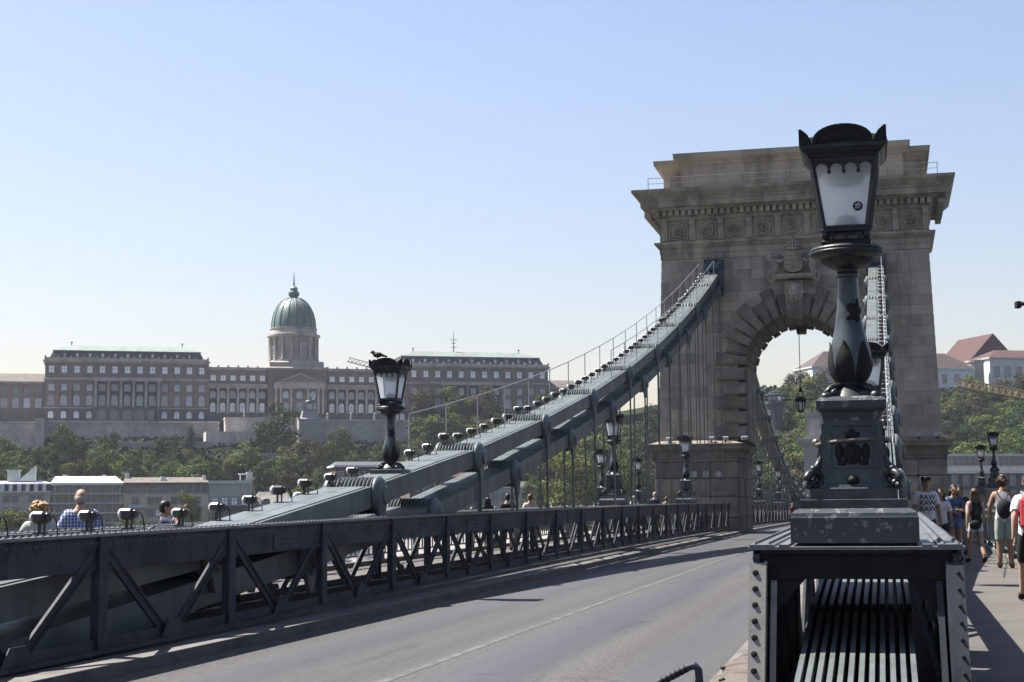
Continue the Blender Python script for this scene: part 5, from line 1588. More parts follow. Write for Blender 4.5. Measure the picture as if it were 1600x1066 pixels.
# ---- equestrian statue before the palace
st_ = empty('equestrian_statue', uv(1.6, 24, ground(1.6, 24)), ROT, 'dark rider statue on pale plinth before the palace', 'statue')
zb = onv(473, 655, 24)[1] - ground(1.6, 24)
mb = MB(); mb.rect_loft([(-4, 4, -3, 3, 0), (-4, 4, -3, 3, zb), (-3, 3, -2.2, 2.2, zb + 0.4), (-2.4, 2.4, -1.7, 1.7, zb + 3.0), (-2.7, 2.7, -2, 2, zb + 3.3)]); mb.build('plinth', PW['frame'], st_)
mb = MB(); zz = zb + 3.3
mb.ball((0, 0, zz + 2.6), (1.5, 0.7, 0.75), 10, 7); mb.tube([(1.2, 0, zz + 2.9), (1.7, 0, zz + 3.8), (2.3, 0, zz + 3.9)], [0.5, 0.38, 0.22], 8)
for sx in (-1, 1):
    for x in (-1.0, 1.0): mb.tube([(x, sx * 0.4, zz + 2.4), (x + 0.15, sx * 0.4, zz + 1.2), (x, sx * 0.4, zz)], [0.32, 0.2, 0.16], 6)
mb.tube([(-1.4, 0, zz + 2.8), (-2.0, 0, zz + 2.2), (-2.1, 0, zz + 1.2)], [0.22, 0.2, 0.1], 6)
mb.tube([(0.1, 0, zz + 3.1), (0.1, 0, zz + 4.5)], [0.5, 0.42], 8); mb.ball((0.15, 0, zz + 5.0), 0.36, 8, 6); mb.tube([(0.2, 0.4, zz + 4.3), (1.0, 0.5, zz + 3.8)], 0.16, 6)
mb.build('horse_and_rider', PW['dome'], st_, smooth=True)

# ---- retaining walls
def rwall(px0, px1, pytop, pybot, v, dep, label, m='wallA', cap=True, posts=0):
    u0, zt0 = onv(px0, pytop, v); u1, _ = onv(px1, pytop, v); zb0 = onv(px0, pybot, v)[1] - 3
    r = empty('retaining_wall', uv(u0, v, 0), ROT, label, 'wall', 'terrace walls below the palace')
    mb = MB(); mb.rect_loft([(0, u1 - u0, -1.0, dep, zb0), (0, u1 - u0, 0, dep, zt0 - 0.7)]); mb.build('wall_face', M[m], r)
    if cap:
        mb = MB(); mb.box(-0.15, u1 - u0 + 0.15, -0.3, dep, zt0 - 0.7, zt0); mb.build('coping', M['wallB'], r)
    for i in range(posts):
        x = (u1 - u0) * (i + 0.5) / posts
        mb = MB(); mb.box(x - 0.3, x + 0.3, -0.2, 0.4, zt0, zt0 + 1.6); mb.ball((x, 0.1, zt0 + 1.9), 0.4, 6, 5); mb.build('coping_post', M['wallB'], r)
    return r
rwall(-60, 60, 658, 735, 20, 24, 'tall sunlit stone wall at the left edge below the palace', 'wallB')
rwall(54, 69, 650, 745, 24, 28, 'stone corner buttress of the tall left wall', 'wallB', False)
rwall(66, 343, 657, 698, 9, 10, 'long stone wall right under the left palace block')
rwall(322, 390, 671, 714, 26, 18, 'grey stone bastion below the palace, left of the big tree', 'wallB', False)
rwall(352, 470, 652, 690, 16, 16, 'pale terrace wall with small posts above the stone bastion', 'wallB', posts=2)
rwall(456, 640, 655, 700, 19, 20, 'long low terrace wall in front of the domed centre', posts=5)
rwall(150, 330, 690, 706, 34, 3, 'lower garden wall among the trees under the left block')
rwall(380, 500, 708, 722, 60, 3, 'low wall across the slope beneath the big tree')

# ---- houses on the far bank
HM = dict(
    beige=mat('beige_plaster', (0.84, 0.77, 0.70), 0.9, 0, 0.2, 0.3, 0.1, 2), yellow=mat('yellow_plaster', (0.90, 0.79, 0.56), 0.9, 0, 0.2, 0.3, 0.1, 2),
    grey=mat('grey_plaster', (0.66, 0.65, 0.63), 0.9, 0, 0.2, 0.3, 0.1, 2), concrete=mat('pale_concrete', (0.92, 0.95, 0.96), 0.8, 0, 0.15, 0.4, 0.1, 2),
    whiteroof=mat('white_metal_roof', (1.2, 1.22, 1.22), 0.5, 0, 0.12, 0.3, 0, 2), pinkroof=mat('faded_tile_roof', (0.19, 0.145, 0.125), 0.85, 0, 0.3, 0.5, 0.2, 2.5),
    slate=mat('dark_slate', (0.07, 0.075, 0.085), 0.6, 0, 0.2, 0.5, 0.1, 2), red=mat('red_tile_roof', (0.085, 0.022, 0.017), 0.9, 0, 0.3, 0.5, 0.2, 2.5),
    brick=mat('dark_red_plaster', (0.22, 0.10, 0.085), 0.9, 0, 0.2, 0.3, 0.1, 2), white=mat('white_plaster', (1.1, 1.12, 1.15), 0.85, 0, 0.12, 0.3, 0.05, 2),
    brown=mat('brown_tile_roof_hill', (0.085, 0.055, 0.047), 0.85, 0, 0.3, 0.5, 0.2, 2.5), blue=mat('blue_grey_render', (0.075, 0.09, 0.12), 0.85, 0, 0.2, 0.3, 0.1, 2))
def house_root(px0, px1, v, label, pyt=760):
    u0, _ = onv(px0, pyt, v); u1, _ = onv(px1, pyt, v)
    r = empty('house', uv(u0, v, 0), ROT, label, 'building', 'houses on the far bank')
    return r, u1 - u0
def zpx(px, py, v): return onv(px, py, v)[1]
def hwin(r, x, z, w, h, kind='dglass', frame=True, y=0.0): return window(r, x, z, w, h, False, kind, y)
v = 186; zg = -4.5
# beige house at the frame edge
r, w = house_root(-45, 79, v, 'beige plaster house with dark mansard, at the left frame edge')
ze = zpx(40, 770, v)
lbox('wall', HM['beige'], r, 0, w, 0, 14, zg, ze); mb = MB(); mb.rect_loft([(-0.4, w + 0.4, -0.5, 14, ze), (-0.4, w + 0.4, -0.5, 14, ze + 0.35)]); mb.build('cornice', HM['concrete'], r)
mb = MB(); mb.rect_loft([(0, w, 0.2, 14, ze + 0.35), (0.3, w - 0.3, 1.0, 13.5, zpx(40, 757, v))]); mb.build('mansard', HM['slate'], r)
mb = MB(); mb.rect_loft([(-0.3, w + 0.3, 0.4, 14, zpx(40, 757, v)), (-0.3, w + 0.3, 0.4, 14, zpx(40, 755, v)), (2, w - 2, 6, 9, zpx(40, 751, v))]); mb.build('roof', HM['whiteroof'], r)
for i in range(9):
    x = w * (i + 0.7) / 9.4
    lbox('mansard_pier', HM['whiteroof'], r, x - 0.5, x + 0.35, -0.3, 0.9, ze + 0.35, zpx(40, 757.5, v))
    if i % 3 != 2: hwin(r, x + 0.9, zpx(40, 804, v), 1.0, 1.5); hwin(r, x + 0.9, zpx(40, 784, v), 1.0, 1.3, 'hglass'); hwin(r, x + 0.9, zpx(40, 826, v), 1.0, 1.5)
a, _ = onv(10.5, 740, v); u0, _ = onv(-45, 760, v); xa = a - u0; xb = onv(29.5, 740, v)[0] - u0
mb = MB(); mb.box(xa, xb, 3, 6, zpx(20, 755, v), zpx(20, 735, v)); mb.box(xa - 0.3, xb + 0.3, 2.8, 6.2, zpx(20, 735, v), zpx(20, 733.5, v)); mb.build('roof_hut', HM['concrete'], r)
xa, xb = onv(30, 740, v)[0] - u0, onv(55, 740, v)[0] - u0
mb = MB(); mb.add([(xa, 2.5, zpx(30, 749, v)), (xa, 7, zpx(30, 749, v)), (xb, 7, zpx(55, 727, v)), (xb, 2.5, zpx(55, 727, v)), (xb, 2.5, zpx(55, 752, v)), (xb, 7, zpx(55, 752, v)), (xa, 2.5, zpx(30, 752, v)), (xa, 7, zpx(30, 752, v))], [(0, 1, 2, 3), (0, 3, 4, 6), (1, 7, 5, 2), (2, 5, 4, 3), (0, 6, 7, 1)]); mb.build('lean_to_roof', HM['whiteroof'], r)
# glazed house under the white roof
r, w = house_root(79.5, 193, v, 'glass-banded apartment house with bright white roof')
u0 = onv(79.5, 760, v)[0]
z1 = zpx(130, 757, v)
lbox('wall', HM['concrete'], r, 0.6, w - 0.6, 0.8, 14, zg, z1)
mb = MB(); mb.rect_loft([(0, w, -0.3, 14, z1), (0, w, -0.3, 14, z1 + 0.4), (0.8, w - 1.8, 7, 9, zpx(130, 743.5, v))]); mb.build('roof', HM['whiteroof'], r)
for zz0, zz1 in ((759, 770), (773, 785.5), (788, 800.5), (803, 816), (819, 832)):
    za, zb = zpx(130, zz1, v), zpx(130, zz0, v)
    n = 9
    for i in range(n):
        x = 0.9 + (w - 1.8) * (i + 0.5) / n
        f = lbox('window', HM['concrete'], r, x - (w - 1.8) / n / 2, x - (w - 1.8) / n / 2 + 0.14, 0.45, 0.79, za, zb)
        g = MB(); k = (w - 1.8) / n / 2; g.add([(x - k + 0.15, 0.7, za), (x + k, 0.7, za), (x + k, 0.7, zb), (x - k + 0.15, 0.7, zb)], [(0, 1, 2, 3)]); g.build('pane', PW['hglass'] if (i * 7 + int(zz0)) % 4 else PW['dglass'], f)
    lbox('balcony_slab', HM['concrete'], r, 0, w, -0.5, 0.85, zb + 0.05, zb + 0.35)
for x in (2.5, 11.5):
    mb = MB(); mb.box(x, x + 0.8, 8, 9.2, zpx(130, 746, v), zpx(130, 741, v)); mb.build('chimney', HM['concrete'], r)
# yellow house
r, w = house_root(193.5, 326, v, 'yellow plaster house with faded tile roof and glazed attic floor')
z1 = zpx(260, 756, v); z2 = zpx(260, 772, v)
lbox('wall', HM['yellow'], r, 0, w, 0, 14, zg, z2); lbox('attic_wall', HM['concrete'], r, 0.3, w - 0.3, 1.0, 14, z2, z1)
mb = MB(); mb.rect_loft([(-0.2, w + 0.2, 0.2, 14, z1), (-0.2, w + 0.2, 0.2, 14, z1 + 0.3), (0.4, w - 1.0, 7, 8.5, zpx(260, 745, v))]); mb.build('roof', HM['pinkroof'], r)
n = 11
for i in range(n):
    x = w * (i + 0.5) / n
    hwin(r, x, z2 + 0.3, 1.25, z1 - z2 - 0.6, 'hglass', y=1.0)
    if i in (1, 3, 4, 6, 7, 9): hwin(r, x, zpx(260, 787, v), 1.2, 1.4, 'dglass'); hwin(r, x, zpx(260, 806, v), 1.2, 1.4, 'white' if i % 3 == 1 else 'dglass'); hwin(r, x, zpx(260, 826, v), 1.2, 1.4)
lbox('balcony', HM['concrete'], r, w * 0.05, w * 0.28, -1.0, -0.02, zpx(260, 793, v), zpx(260, 789, v)); lbox('balcony', HM['concrete'], r, w * 0.62, w * 0.95, -1.0, -0.02, zpx(260, 793, v), zpx(260, 789, v))
mb = MB(); mb.prism([(8.0, zpx(260, 756, v)), (9.6, zpx(260, 756, v)), (9.6, zpx(260, 745, v)), (8.6, zpx(260, 744, v))], 2.5, 4.5); mb.build('roof_dormer', HM['whiteroof'], r)
lbox('chimney', HM['concrete'], r, 0.3, 1.3, 6, 7, z1, zpx(260, 738, v)); lbox('chimney', HM['concrete'], r, w - 1.2, w - 0.4, 4, 5, z1, zpx(260, 742, v))
# grey house with chimney
r, w = house_root(326.5, 391, v, 'plain grey flat-roofed house with tall chimney')
z1 = zpx(360, 756, v)
lbox('wall', HM['grey'], r, 0, w, 0.3, 13, zg, z1); lbox('parapet', HM['concrete'], r, -0.2, w + 0.2, 0, 13.2, z1, zpx(360, 751, v))
for i in range(4):
    x = w * (i + 0.6) / 4.2
    hwin(r, x, zpx(360, 789, v), 1.3, 1.7, 'white', y=0.3); hwin(r, x, zpx(360, 812, v), 1.3, 1.6, 'hglass', y=0.3)
lbox('balcony', HM['slate'], r, 0.6, w - 0.8, -0.9, 0.28, zpx(360, 799, v), zpx(360, 791, v))
mb = MB(); mb.box(w - 0.6, w + 0.8, 3, 4.4, zg, zpx(390, 737, v)); ch = mb.build('chimney', HM['concrete'], r)
mb = MB(); mb.box(w - 2.4, w - 0.2, 2.6, 4.9, zpx(385, 741, v), zpx(385, 739.5, v)).box(w - 2.2, w - 2.0, 3, 3.3, zpx(385, 757, v), zpx(385, 741, v)); mb.build('roof_canopy', HM['whiteroof'], r)
# tiled roof right of the chimney
r, w = house_root(398, 462, v - 4, 'low house with grey tiled roof behind the white caps')
z1 = zpx(430, 792, v); lbox('wall', HM['beige'], r, 0, w, 0, 12, zg, z1); mb = MB(); mb.rect_loft([(-0.4, w + 0.4, -0.4, 12.4, z1), (1.5, w - 1.5, 5.5, 6.5, zpx(430, 768, v))]); mb.build('roof', mat('grey_tile_roof', (0.26, 0.24, 0.22), 0.9, 0, 0.4, 0.5, 0.3, 2.5), r)
for i in range(4): hwin(r, w * (i + 0.5) / 4, zpx(430, 812, v), 1.2, 1.7)
# dark red house behind the left lamp
r, w = house_root(524, 640, 150, 'dark red house with pale eaves behind the left chain lamp')
z1 = zpx(570, 730, 150); lbox('wall', HM['brick'], r, 0, w, 0, 12, -2, z1); lbox('eaves', HM['concrete'], r, -0.5, w + 0.5, -0.6, 12.5, z1, z1 + 0.5)
mb = MB(); mb.rect_loft([(-0.3, w + 0.3, -0.3, 12.2, z1 + 0.5), (1, w - 1, 5.5, 6.5, z1 + 1.6)]); mb.build('roof', HM['slate'], r)
for i in range(7): hwin(r, w * (i + 0.5) / 7, z1 - 3.0, 1.2, 1.7)
# plaster house seen between the chains
r, w = house_root(640, 760, v, 'pinkish house glimpsed between the left chains')
z1 = zpx(700, 745, v); lbox('wall', HM['pinkroof'], r, 0, w, 0, 12, zg, z1)
mb = MB(); mb.rect_loft([(-0.4, w + 0.4, -0.4, 12.4, z1), (1.5, w - 1.5, 5.5, 6.5, zpx(700, 733, v))]); mb.build('roof', HM['red'], r)
for i in range(7): hwin(r, w * (i + 0.5) / 7, z1 - 3.4, 1.2, 1.9); hwin(r, w * (i + 0.5) / 7, z1 - 7.4, 1.2, 1.9)
r, w = house_root(765, 842, v, 'grey house behind the heads beside the hangers')
z1 = zpx(800, 762, v); lbox('wall', HM['grey'], r, 0, w, 0, 12, zg, z1); mb = MB(); mb.rect_loft([(-0.4, w + 0.4, -0.4, 12.4, z1), (1.5, w - 1.5, 5.5, 6.5, zpx(800, 752, v))]); mb.build('roof', HM['slate'], r)
for i in range(5): hwin(r, w * (i + 0.5) / 5, z1 - 3.2, 1.2, 1.9)

# long building right of the tower on the river bank
r, w = house_root(1478, 1720, v, 'long dark-faced bank building with pale arcaded top floor', 740)
zc = zpx(1550, 737, v); z2 = zpx(1550, 712, v)
lbox('wall', HM['blue'], r, 0, w, 0, 14, zg, zc - 0.5); mb = MB(); mb.rect_loft([(-0.6, w + 0.6, -0.7, 14, zc - 0.5), (-0.6, w + 0.6, -0.7, 14, zc + 0.1)]); mb.build('cornice', HM['white'], r)
lbox('balustrade', HM['beige'], r, 0, w, 0.2, 0.6, zc + 0.1, zc + 1.6)
lbox('top_floor', HM['white'], r, 1, w, 2.5, 13, zc + 0.1, z2); lbox('roof', HM['concrete'], r, 0.3, w, 1.6, 13.5, z2, z2 + 0.5)
n = 26
for i in range(n):
    x = 1.6 + (w - 2) * (i + 0.5) / n
    if i % 9 != 8: hwin(r, x, zc + 1.0, 0.95, z2 - zc - 1.5, 'dglass', y=2.5)
    if i % 2 == 0:
        hwin(r, x, zc - 3.6, 1.3, 2.4, 'hglass'); hwin(r, x, zc - 7.8, 1.3, 2.4, 'white' if i % 6 == 0 else 'hglass')
# ---- white hilltop building behind the tower
r = empty('hill_house', uv(onv(1270, 600, -4)[0], -4, 0), ROT, 'long white hilltop building with brown hipped roof behind the tower', 'building')
w = onv(1524, 600, -4)[0] - onv(1270, 600, -4)[0]
ze = zpx(1500, 578, -4); lbox('wall', HM['white'], r, 0, w, 0, 16, 30, ze); mb = MB(); mb.rect_loft([(-0.4, w + 0.4, -0.5, 16.5, ze - 0.1), (-0.4, w + 0.4, -0.5, 16.5, ze + 0.5)]); mb.build('cornice', HM['concrete'], r)
mb = MB(); mb.rect_loft([(-0.3, w + 0.3, -0.4, 16.4, ze + 0.5), (9, w - 9, 7.5, 8.5, zpx(1500, 550, -4))]); mb.build('roof', HM['brown'], r)
for i in range(13):
    x = w * (i + 0.5) / 13
    window(r, x, ze - 5.4, 1.6, 3.2, False, 'hglass'); window(r, x, ze - 10.5, 1.6, 3.0, False, 'hglass')
# red-roofed hall with bastion at the right frame edge
r = empty('hall', uv(onv(1548, 600, -8)[0], -8, 0), ROT, 'red-roofed hall with grey wall at the right frame edge', 'building')
ub_ = onv(1548, 600, -8)[0]; w = 60
ze = zpx(1575, 561, -8); lbox('wall', HM['concrete'], r, 0, w, 0, 18, 30, ze); mb = MB(); mb.rect_loft([(-0.5, w, -0.6, 18.5, ze), (-0.5, w, -0.6, 18.5, ze + 0.6)]); mb.build('cornice', HM['beige'], r)
mb = MB(); mb.rect_loft([(-0.3, w, -0.4, 18.4, ze + 0.6), (8, w - 4, 8.5, 9.5, zpx(1575, 544, -8))]); mb.build('roof', HM['red'], r)
for i in range(5): window(r, 3 + i * 5.2, ze - 7.5, 2.2, 4.2, False, 'hglass')
mb = MB(); x0 = onv(1513, 560, -24)[0] - ub_; x1 = onv(1593, 560, -24)[0] - ub_; za = zpx(1520, 566, -24); zz = zpx(1553, 521, -24); xm = (x0 + x1) / 2
mb.add([(x0, 16, za), (xm, 16, zz), (x1, 16, za), (x0, 44, za), (xm, 44, zz), (x1, 44, za)], [(0, 2, 1), (3, 4, 5), (0, 1, 4, 3), (1, 2, 5, 4)]); mb.build('gable_roof', HM['red'], r)
lbox('gable_wall', HM['beige'], r, x0 + 0.6, x1 - 0.6, 18.5, 43, 30, za)
mb = MB(); bx = onv(1532, 590, -6)[0] - ub_
mb.lathe([(3.6, 36), (3.3, zpx(1532, 566, -6) - 0.5), (3.6, zpx(1532, 566, -6)), (3.6, zpx(1532, 562, -6)), (3.0, zpx(1532, 562, -6))], 14, (bx, 1.5, 0)); mb.build('bastion', M['wallA'], r)
# ---- dark lift pavilion on the slope, seen through the arch
u0 = onv(1212, 650, 60)[0]
r = empty('pavilion', uv(u0, 60, 0), ROT, 'dark flat-roofed pavilion seen at the left of the arch opening', 'pavilion')
zt1 = zpx(1212, 617, 60)
mb = MB(); mb.lathe([(3.2, 0), (3.2, zt1 - 3.6)], 12); mb.build('shaft', HM['blue'], r)
mb = MB(); mb.lathe([(3.6, zt1 - 3.6), (4.0, zt1 - 3.4), (4.0, zt1 - 2.6), (3.4, zt1 - 2.6), (3.4, zt1 - 0.6)], 12); mb.build('gallery', HM['blue'], r)
mb = MB(); mb.lathe([(4.1, zt1 - 0.6), (4.4, zt1 - 0.5), (4.4, zt1), (2.2, zt1 + 0.3), (2.2, zt1 + 1.0), (1.0, zt1 + 1.2)], 12); mb.build('roof', HM['slate'], r)
for k in range(5):
    a = -math.pi / 2 + (k - 2) * 0.52
    mb = MB(); mb.add([(-0.7, 0, 0), (0.7, 0, 0), (0.7, 0, 1.5), (-0.7, 0, 1.5)], [(0, 1, 2, 3)]); mb.build('window', PW['white'] if k == 2 else PW['hglass'], r, loc=(3.43 * math.cos(a), 3.43 * math.sin(a), zt1 - 2.35), rot=(0, 0, a + math.pi / 2))
# ---- pale stone lodge beyond the bridge, half hidden by the near lamp
lx, ly = -14.4, 262.0
r = empty('stone_lodge', (lx, ly, 0), 0, 'pale stone block with projecting cornice beyond the bridge, beside the near pedestal', 'building')
zt1 = at(1275, 645, 260).z; zc1 = at(1275, 686, 260).z; zc0 = at(1275, 698, 260).z
mb = MB(); mb.rect_loft([(1.0, 4.4, 0, 8, -3), (1.0, 4.4, 0, 8, zc0)]); mb.build('wall', PW['frame'], r)
mb = MB(); mb.rect_loft([(0.9, 4.5, -0.1, 8, zc0), (0.1, 5.2, -0.9, 9, zc0 + 0.6), (0.0, 5.3, -1, 9, zc0 + 0.7), (0, 5.3, -1, 9, zc1), (0.8, 4.6, -0.2, 8, zc1 + 0.05)]); mb.build('cornice', PW['frame'], r)
mb = MB(); mb.rect_loft([(1.6, 4.2, 0.6, 7, zc1), (1.6, 4.2, 0.6, 7, zt1 - 0.8), (1.1, 4.6, 0.1, 7.5, zt1 - 0.4), (1.1, 4.6, 0.1, 7.5, zt1)]); mb.build('attic', PW['frame'], r)
lbox('attic_panel', PW['stone'], r, 2.0, 3.8, 0.50, 0.62, zc1 + 0.4, zt1 - 1.1)

# ---- cranes
def lattice(name, p, q, w, m, parent, n):
    mb = MB(); p = Vector(p); q = Vector(q); d = (q - p); dn = d.normalized(); s = dn.cross(Vector((0, 0, 1))).normalized() * w / 2; up = s.cross(dn).normalized() * w
    rails = [lambda t: p + d * t - s, lambda t: p + d * t + s, lambda t: p + d * t + up * 0.9]
    for f in rails: mb.tube([f(0), f(1)], w * 0.09, 5)
    for i in range(n):
        t0, t1, tm = i / n, (i + 1) / n, (i + 0.5) / n
        for a in (0, 1):
            mb.tube([rails[a](t0), rails[2](tm)], w * 0.055, 4); mb.tube([rails[2](tm), rails[a](t1)], w * 0.055, 4)
        mb.tube([rails[0](t0), rails[1](t1)], w * 0.05, 4)
    return mb.build(name, m, parent)
ycr = mat('crane_yellow', (0.22, 0.15, 0.045), 0.6, 0, 0.3, 0.5, 0, 1)
cp = at(1700, 640, 470)
r = empty('crane', (cp.x, cp.y, 0), 0, 'yellow lattice crane boom over the trees at the right edge', 'crane')
lo = lambda v_: (v_.x - cp.x, v_.y - cp.y, v_.z)
lattice('boom', lo(at(1493, 604, 470)), lo(at(1720, 645, 470)), 2.6, ycr, r, 22); lattice('mast', (0, 0, -4), (0, 0, at(1700, 640, 470).z + 1), 2.6, ycr, r, 16)
cp = at(590, 580, 640)
r = empty('crane', (cp.x, cp.y, 0), 0, 'pale crane boom showing over the palace roof behind the dome', 'crane')
gcr = mat('crane_pale', (0.45, 0.46, 0.48), 0.6, 0, 0.2, 0.5, 0, 1)
lattice('boom', lo(at(543, 565, 640)), lo(at(600, 580, 640)), 2.0, gcr, r, 9); lattice('mast', (0, 0, 20), (0, 0, cp.z), 2.2, gcr, r, 10)
# ---- camera on an arm, just entering at the right edge
cp = at(1594, 476, 30)
r = empty('surveillance_camera', (cp.x, cp.y, cp.z), 0.2, 'small dark camera box on an arm entering from the right edge', 'camera')
mb = MB(); mb.cbox(-0.09, 0.01, -0.08, 0.08, -0.07, 0.06, 0.012); mb.build('housing', M['black'], r)
mb = MB(); mb.tube([(0.01, 0, -0.005), (0.9, 0, -0.005)], 0.022, 8); mb.ball((0.06, 0, 0.02), 0.035, 8, 6); mb.build('arm', M['black'], r)
mb = MB(); mb.tube([(0.9, 0, 0.3), (0.9, 0, zw(30) - cp.z)], 0.06, 10); mb.build('pole', M['chain'], r)
# ------------------------------------------------------------------ trees
def leaf_mat(name, col, col2):
    m = D.materials.new(name); m.use_nodes = True
    nt = m.node_tree; N = nt.nodes; L = nt.links
    b = N['Principled BSDF']; b.inputs['Roughness'].default_value = 0.65; b.inputs['Specular IOR Level'].default_value = 0.04
    oi = N.new('ShaderNodeObjectInfo'); tc = N.new('ShaderNodeTexCoord'); n = N.new('ShaderNodeTexNoise'); n.inputs['Scale'].default_value = 5.0; n.inputs['Detail'].default_value = 4
    L.new(tc.outputs['Object'], n.inputs['Vector'])
    mx = N.new('ShaderNodeMix'); mx.data_type = 'RGBA'; mx.inputs[6].default_value = (*[c * 0.68 for c in col], 1); mx.inputs[7].default_value = (*[c * 0.68 for c in col2], 1)
    r = N.new('ShaderNodeMapRange'); r.inputs[1].default_value = 0.38; r.inputs[2].default_value = 0.62; L.new(n.outputs['Fac'], r.inputs[0]); L.new(r.outputs[0], mx.inputs[0])
    hs = N.new('ShaderNodeHueSaturation'); mr = N.new('ShaderNodeMapRange'); mr.inputs[3].default_value = 0.7; mr.inputs[4].default_value = 1.3; L.new(oi.outputs['Random'], mr.inputs[0]); L.new(mr.outputs[0], hs.inputs['Value'])
    mh = N.new('ShaderNodeMath'); mh.operation = 'MULTIPLY_ADD'; mh.inputs[1].default_value = -0.035; mh.inputs[2].default_value = 0.515; L.new(oi.outputs['Random'], mh.inputs[0]); L.new(mh.outputs[0], hs.inputs['Hue'])
    L.new(mx.outputs[2], hs.inputs['Color']); L.new(hs.outputs[0], b.inputs['Base Color'])
    tr = N.new('ShaderNodeBsdfTranslucent'); L.new(hs.outputs[0], tr.inputs['Color'])
    ms = N.new('ShaderNodeMixShader'); ms.inputs[0].default_value = 0.10; L.new(b.outputs[0], ms.inputs[1]); L.new(tr.outputs[0], ms.inputs[2]); L.new(ms.outputs[0], N['Material Output'].inputs[0])
    return m
LEAF = dict(green=leaf_mat('leaf_green', (0.05, 0.085, 0.018), (0.085, 0.12, 0.026)), dark=leaf_mat('leaf_dark', (0.024, 0.046, 0.016), (0.04, 0.062, 0.018)),
            lime=leaf_mat('leaf_lime', (0.125, 0.145, 0.035), (0.085, 0.11, 0.028)), brown=leaf_mat('leaf_dry', (0.105, 0.08, 0.045), (0.075, 0.075, 0.035)), under=leaf_mat('undergrowth_shade_leaf', (0.010, 0.017, 0.007), (0.02, 0.03, 0.010)))  # undergrowth colour darkened to paint the shaded gaps between trees
BARK = mat('bark', (0.07, 0.055, 0.042), 0.95, 0, 0.3, 2, 0.4, 12)
def crown_mesh(name, blobs, count, leaf, seed, m):
    """unit crown: blobs (x,y,z,r) in a box about 1 wide and 1 high; leaves spread over and through every blob"""
    rr = random.Random(seed); mb = MB()
    tot = sum(b[3] ** 2 for b in blobs)
    for (bx, by, bz, br) in blobs:
        k = int(count * br * br / tot)
        for _ in range(k):
            while True:
                d = Vector((rr.uniform(-1, 1), rr.uniform(-1, 1), rr.uniform(-1, 1)))
                if 0.05 < d.length < 1: break
            d.normalize()
            rad = br * (1 - 0.45 * rr.random() ** 2.2) * (1 + 0.16 * math.sin(7 * d.x + seed) * math.sin(6 * d.y) + 0.10 * math.sin(11 * d.z + bx * 9))
            p = Vector((bx, by, bz)) + Vector((d.x * rad, d.y * rad, d.z * rad * 0.85))
            nrm = (d + Vector((rr.uniform(-.8, .8), rr.uniform(-.8, .8), rr.uniform(-.5, .9)))).normalized()
            a = nrm.orthogonal().normalized(); a.rotate(Matrix.Rotation(rr.uniform(0, 6.28), 3, nrm)); b = nrm.cross(a)
            s = leaf * rr.uniform(0.55, 1.25); s2 = s * rr.uniform(0.5, 0.85)
            mb.add([p - a * s, p - b * s2 + nrm * s * 0.12, p + a * s, p + b * s2 + nrm * s * 0.12], [(0, 1, 2, 3)])
    return mb.mesh(name, m)
def blobs_round(seed, n=11, fl=1.0):
    rr = random.Random(seed); out = [(0, 0, 0.48, 0.30)]
    for i in range(n):
        a = rr.uniform(0, 6.28); h = rr.uniform(0.12, 0.86)
        w = 0.34 * math.sin(math.pi * min(1, h * 0.9 + 0.12)) ** 0.6
        out.append((w * math.cos(a), w * math.sin(a), h, rr.uniform(0.12, 0.21)))
    return out
def blobs_tall(seed):
    rr = random.Random(seed)
    return [(rr.uniform(-.08, .08), rr.uniform(-.08, .08), 0.08 + 0.1 * i, 0.30 * (1 - (i / 9.5)) ** 0.8 + 0.05) for i in range(9)]
CROWN = {}
for sp in ('green', 'dark', 'lime', 'brown'):
    for s in range(3):
        CROWN[sp, 'round', s] = crown_mesh('crown', blobs_round(s * 5 + len(sp)), 2800, 0.031, s + 1, LEAF[sp])
    CROWN[sp, 'tall', 0] = crown_mesh('crown', blobs_tall(3), 1000, 0.038, 9, LEAF[sp])
    CROWN[sp, 'fine', 0] = crown_mesh('crown', blobs_round(77 + len(sp), 18), 5200, 0.022, 4, LEAF[sp])
def trunk_mesh(seed):
    rr = random.Random(seed); mb = MB()
    mb.tube([(0, 0, -0.1), (0.01, 0, 0.2), (0.0, 0.01, 0.45), (0.02, 0, 0.75)], [0.045, 0.032, 0.024, 0.006], 7)
    for i in range(6):
        a = rr.uniform(0, 6.28); h = 0.22 + 0.08 * i
        e = Vector((math.cos(a) * 0.3, math.sin(a) * 0.3, h + 0.22))
        mb.tube([(0, 0, h), e * 0.5 + Vector((0, 0, h * 0.55)), e], [0.018, 0.012, 0.004], 5)
    return mb.mesh('trunk', BARK, True)
TRUNK = [trunk_mesh(1), trunk_mesh(2)]
rtree = random.Random(33)
def tree(pos, h, w, sp='green', shape='round', label='tree', group=None, name='tree'):
    o = empty(name, pos, rtree.uniform(0, 6.28), label, 'tree', group)
    me = CROWN[sp, shape, 0 if shape != 'round' else rtree.randrange(3)]
    c = put('crown', me, None, o, (0, 0, h * (0.10 if shape != 'tall' else 0.04))); c.scale = (w, w, h * 0.92)
    t = put('trunk', TRUNK[rtree.randrange(2)], None, o); t.scale = (h * 0.9, h * 0.9, h * 0.95)
    return o
def on_slope(px, py):
    """first point where the line of sight meets the hillside"""
    r = cF + cR * ((px - 800) / FPX) + cU * ((533 - py) / FPX)
    t = 330.0
    while t < 720:
        p = EYE + r * t
        d = p - P0; u = d.dot(UD); v = d.dot(ND)
        if v < 215 and ground(u, v) >= p.z: return Vector((p.x, p.y, ground(u, v) - 0.3)), t
        t += 1.0
    return None, None
